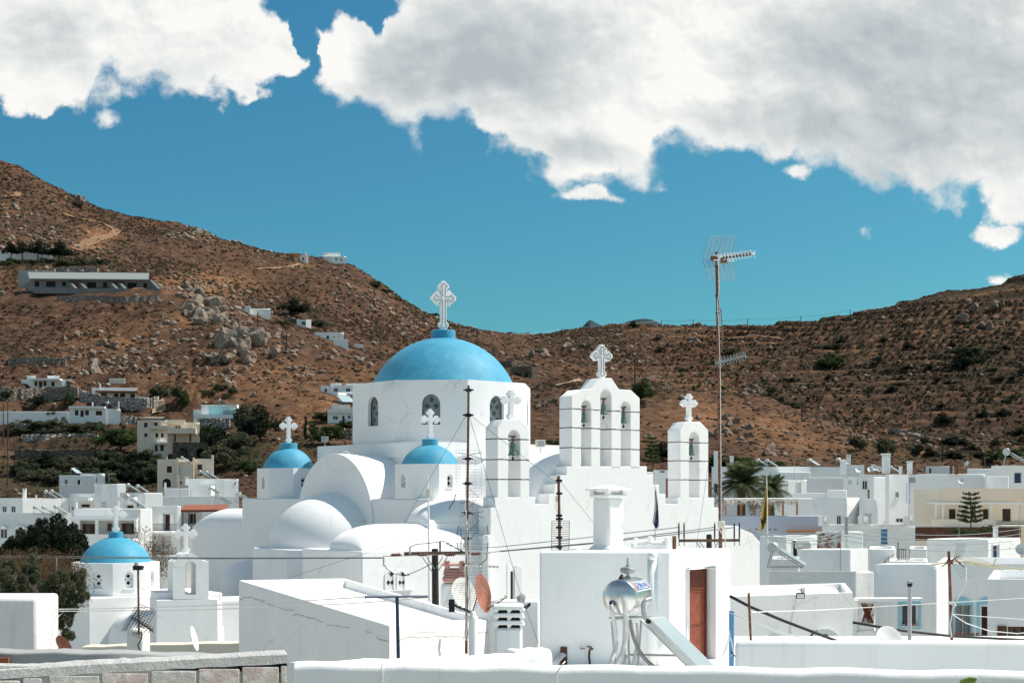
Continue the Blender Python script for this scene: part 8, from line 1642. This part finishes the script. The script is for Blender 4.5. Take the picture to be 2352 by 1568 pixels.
for a in ((ZA,1700,2010,1390,1568,26,70,170,'jagged pale rock in the great outcrop on the left slope',380,'rocks of the great outcrop'),(ZA,1720,1990,1410,1560,13,150,280,'massive pale rock forming the great outcrop on the left slope',380,'main rocks of the great outcrop'),(ZB,1980,2240,20,330,10,120,210,'massive pale rock in the scree above the turquoise house',280,'main rocks of the scree'),(ZA,1590,1780,1215,1330,9,70,140,'cracked grey rock right of the unfinished building',380,'rocks beside the unfinished building'),(ZA,1430,1570,1480,1568,7,45,85,'dark upright rock below the outcrop',380,'dark rocks below the outcrop'),(ZA,500,1450,1310,1390,8,30,60,'rounded stone in the rough wall below the unfinished building',380,'stones below the unfinished building'),(ZB,560,1250,60,420,34,40,95,'grey boulder on the brown slope above the hillside houses',280,'boulders above the hillside houses'),(ZB,1250,1900,30,480,18,34,70,'boulder on the orange slope below the great outcrop',280,GB),(ZB,1900,2290,0,640,32,45,130,'large boulder in the pale scree above the turquoise house',280,'boulders above the turquoise house'),(ZE,0,230,480,800,11,45,110,'pale boulder on the orange slope left of the ridge house',330,'boulders left of the ridge house'),(ZE,580,1000,60,460,24,26,52,'boulder in the scree below the hilltop house',480,'boulders below the hilltop house'),(ZE,1150,1800,420,620,12,30,60,'boulder on the ridge slope behind the great dome',480,'boulders behind the great dome'),(ZE,920,1110,620,670,7,28,60,'boulder in the heap left of the great dome',400,'boulder heap left of the dome'),(ZG,210,450,1330,1470,9,40,80,'boulder between the drum and the central bell gable',250,'boulders by the drum'),(ZH,1690,2160,20,260,28,45,110,'grey boulder in the field behind the right bell gable',240,'boulders behind the right bell gable'),(ZG,1880,2060,1290,1350,9,40,80,'brown jagged rock at the spur right of the antenna pole',330,'rocks of the spur'),(ZL,1650,2110,300,540,12,45,100,'grey crag rock high on the right hill',560,'crag rocks of the right hill'),(ZL,1700,1850,700,900,7,35,70,'grey rock among the dark bushes of the right hill',520,'rocks among the dark bushes'),(ZA,0,330,200,700,12,30,60,'pale rock on the upper left slope',560,'rocks of the upper left slope')):region(*a)
def ico(sub):
 bm=bmesh.new();bmesh.ops.create_icosphere(bm,subdivisions=sub,radius=1);V=np.array([tuple(v.co)for v in bm.verts]);Fs=np.array([[v.index for v in f.verts]for f in bm.faces]);bm.free();return V,Fs
def gzv(x,y):
 u=np.clip(x/y*F+CX,UG[0],UG[-2]);d=np.clip(y,DG[0],DG[-2]);i=((u-UG[0])/4.5).astype(int);j=np.clip(np.searchsorted(DG,d)-1,0,len(DG)-2);a=(u-UG[i])/4.5;b=(d-DG[j])/(DG[j+1]-DG[j])
 z=(Z_T[j,i]*(1-a)+Z_T[j,i+1]*a)*(1-b)+(Z_T[j+1,i]*(1-a)+Z_T[j+1,i+1]*a)*b;return z,i,j
def sample(n,dens,seed,d0=200,d1=930):
 r=np.random.RandomState(seed);n=int(n*1.18);u=r.uniform(-330,2640,n);d=np.sqrt(r.uniform(d0**2,d1**2,n));x=(u-CX)/F*d;z,i,j=gzv(x,d);v=HV-(z-CZ)*F/d
 keep=r.rand(n)<dens(u,v,d,i,j,x)
 for c,rr in FOOT:keep&=(x-c.x)**2+(d-c.y)**2>(rr+.4)**2
 return x[keep],d[keep],z[keep],u[keep],v[keep],r
ROCKY=[(540,745,90,50,1),(430,665,60,30,.9),(600,780,70,40,1),(80,480,120,90,.75),(880,690,150,70,.7),(1000,760,160,40,.6),(1500,960,220,60,.65),(1750,990,130,40,.8),(350,830,330,70,.55),(700,800,150,60,.6),(560,760,110,70,1),(620,860,150,60,.5),(260,800,220,60,.55),(150,560,140,40,.4),(440,540,70,40,.6),(2250,740,90,60,.5),(1330,880,160,40,.5),(300,660,250,30,.5),(560,600,100,40,.35)]
def rdens(u,v,d,i,j,x):
 o=np.where(v>660,.20,.09)
 for a,b_,ra,rb,k in ROCKY:o=np.maximum(o,k*np.exp(-((u-a)/ra)**2-((v-b_)/rb)**2))
 o=o*(1-.8*green[j,i])*(1-.7*TREAD[j,i])*np.clip(.55+2.6*fbm(x,d,55,4,60),.04,1.7)*np.where(d>520,np.where(u>1500,.40,1),1);return o
x,y,z,u,v,r=sample(64000,rdens,3);n=len(x);IV,IF=ico(1);w=.16+1.0*r.rand(n)**4.5+.22*r.rand(n);w=w*np.clip(y/420,.55,1.25)
jit=1+r.uniform(-.28,.28,(n,len(IV),1));an=r.uniform(0,6.28,n);ca,sa=np.cos(an),np.sin(an);S_=np.stack([w*r.uniform(.8,1.4,n),w*r.uniform(.7,1.1,n),w*r.uniform(.5,.9,n)],1)
Vv=IV[None]*jit*S_[:,None,:];X_=Vv[:,:,0]*ca[:,None]-Vv[:,:,1]*sa[:,None]+x[:,None];Y_=Vv[:,:,0]*sa[:,None]+Vv[:,:,1]*ca[:,None]+y[:,None];Z_=Vv[:,:,2]+z[:,None]+(w*.15)[:,None]
V=np.stack([X_,Y_,Z_],-1).reshape(-1,3);Fq=(IF[None]+(np.arange(n)*len(IV))[:,None,None]).reshape(-1,3);tag(link('loose_stones',npmesh('stones',V,Fq,ROCK2)),'countless loose stones strewn over the dry hillsides','stones',None,'stuff');print('stones',n)
def scatter_scrub(n0,dens,seed,size,mat,name,label,leavesn=15):
 x,y,z,u,v,r=sample(n0,dens,seed);n=len(x);w=size*(.5+.9*r.rand(n))*np.clip(y/430,.6,1.3);hgt=.42+.34*r.rand(n);PV=[]
 for k in range(6):
  rr=np.random.RandomState(k+50);d=rr.normal(size=(leavesn,3));d/=np.linalg.norm(d,axis=1)[:,None];d[:,2]=np.abs(d[:,2]);a=rr.normal(size=(leavesn,3));a/=np.linalg.norm(a,axis=1)[:,None];b=np.cross(a,d);b/=np.linalg.norm(b,axis=1)[:,None]+1e-6;c=d*.62
  PV.append(np.stack([c-a*.42,c-b*.42,c+a*.42,c+b*.42],1).reshape(-1,3))
 PV=np.array(PV)[r.randint(0,6,n)]*np.stack([w,w,w*hgt],1)[:,None,:];V=(PV+np.stack([x,y,z],1)[:,None,:]).reshape(-1,3);tag(link(name,npmesh(name,V,np.arange(len(V)).reshape(-1,4),MT[mat])),label,'scrub',None,'stuff');print(name,n)
scatter_scrub(110000,lambda u,v,d,i,j,x:np.clip((.70-.6*bare[j,i])*np.clip(.70+2.0*fbm(x,d,48,4,70),.12,1.5)*(1+tm[j,i]*(-.70+2.6*RISER[j,i])),0,1),21,.72,'leaf_dry','dry_scrub','low dry brown scrub covering the hillsides')
scatter_scrub(60000,lambda u,v,d,i,j,x:np.clip((.10+.8*green[j,i]+.16*(u>1600)*(d>480))*(.3+1.4*np.clip(fbm(x,d,60,4,77)+.4,0,1))*(1-.8*bare[j,i])*(1+tm[j,i]*(-.6+3*RISER[j,i])),0,1),22,.85,'leaf_olive','green_scrub','low dark green scrub scattered over the hillsides')
scatter_scrub(30000,lambda u,v,d,i,j,x:np.clip(.75*bare[j,i]*(.2+np.clip(fbm(x,d,20,3,88)+.4,0,1)),0,1),23,.42,'leaf_reed','dry_grass','tufts of dry orange grass on the bare slopes',12)
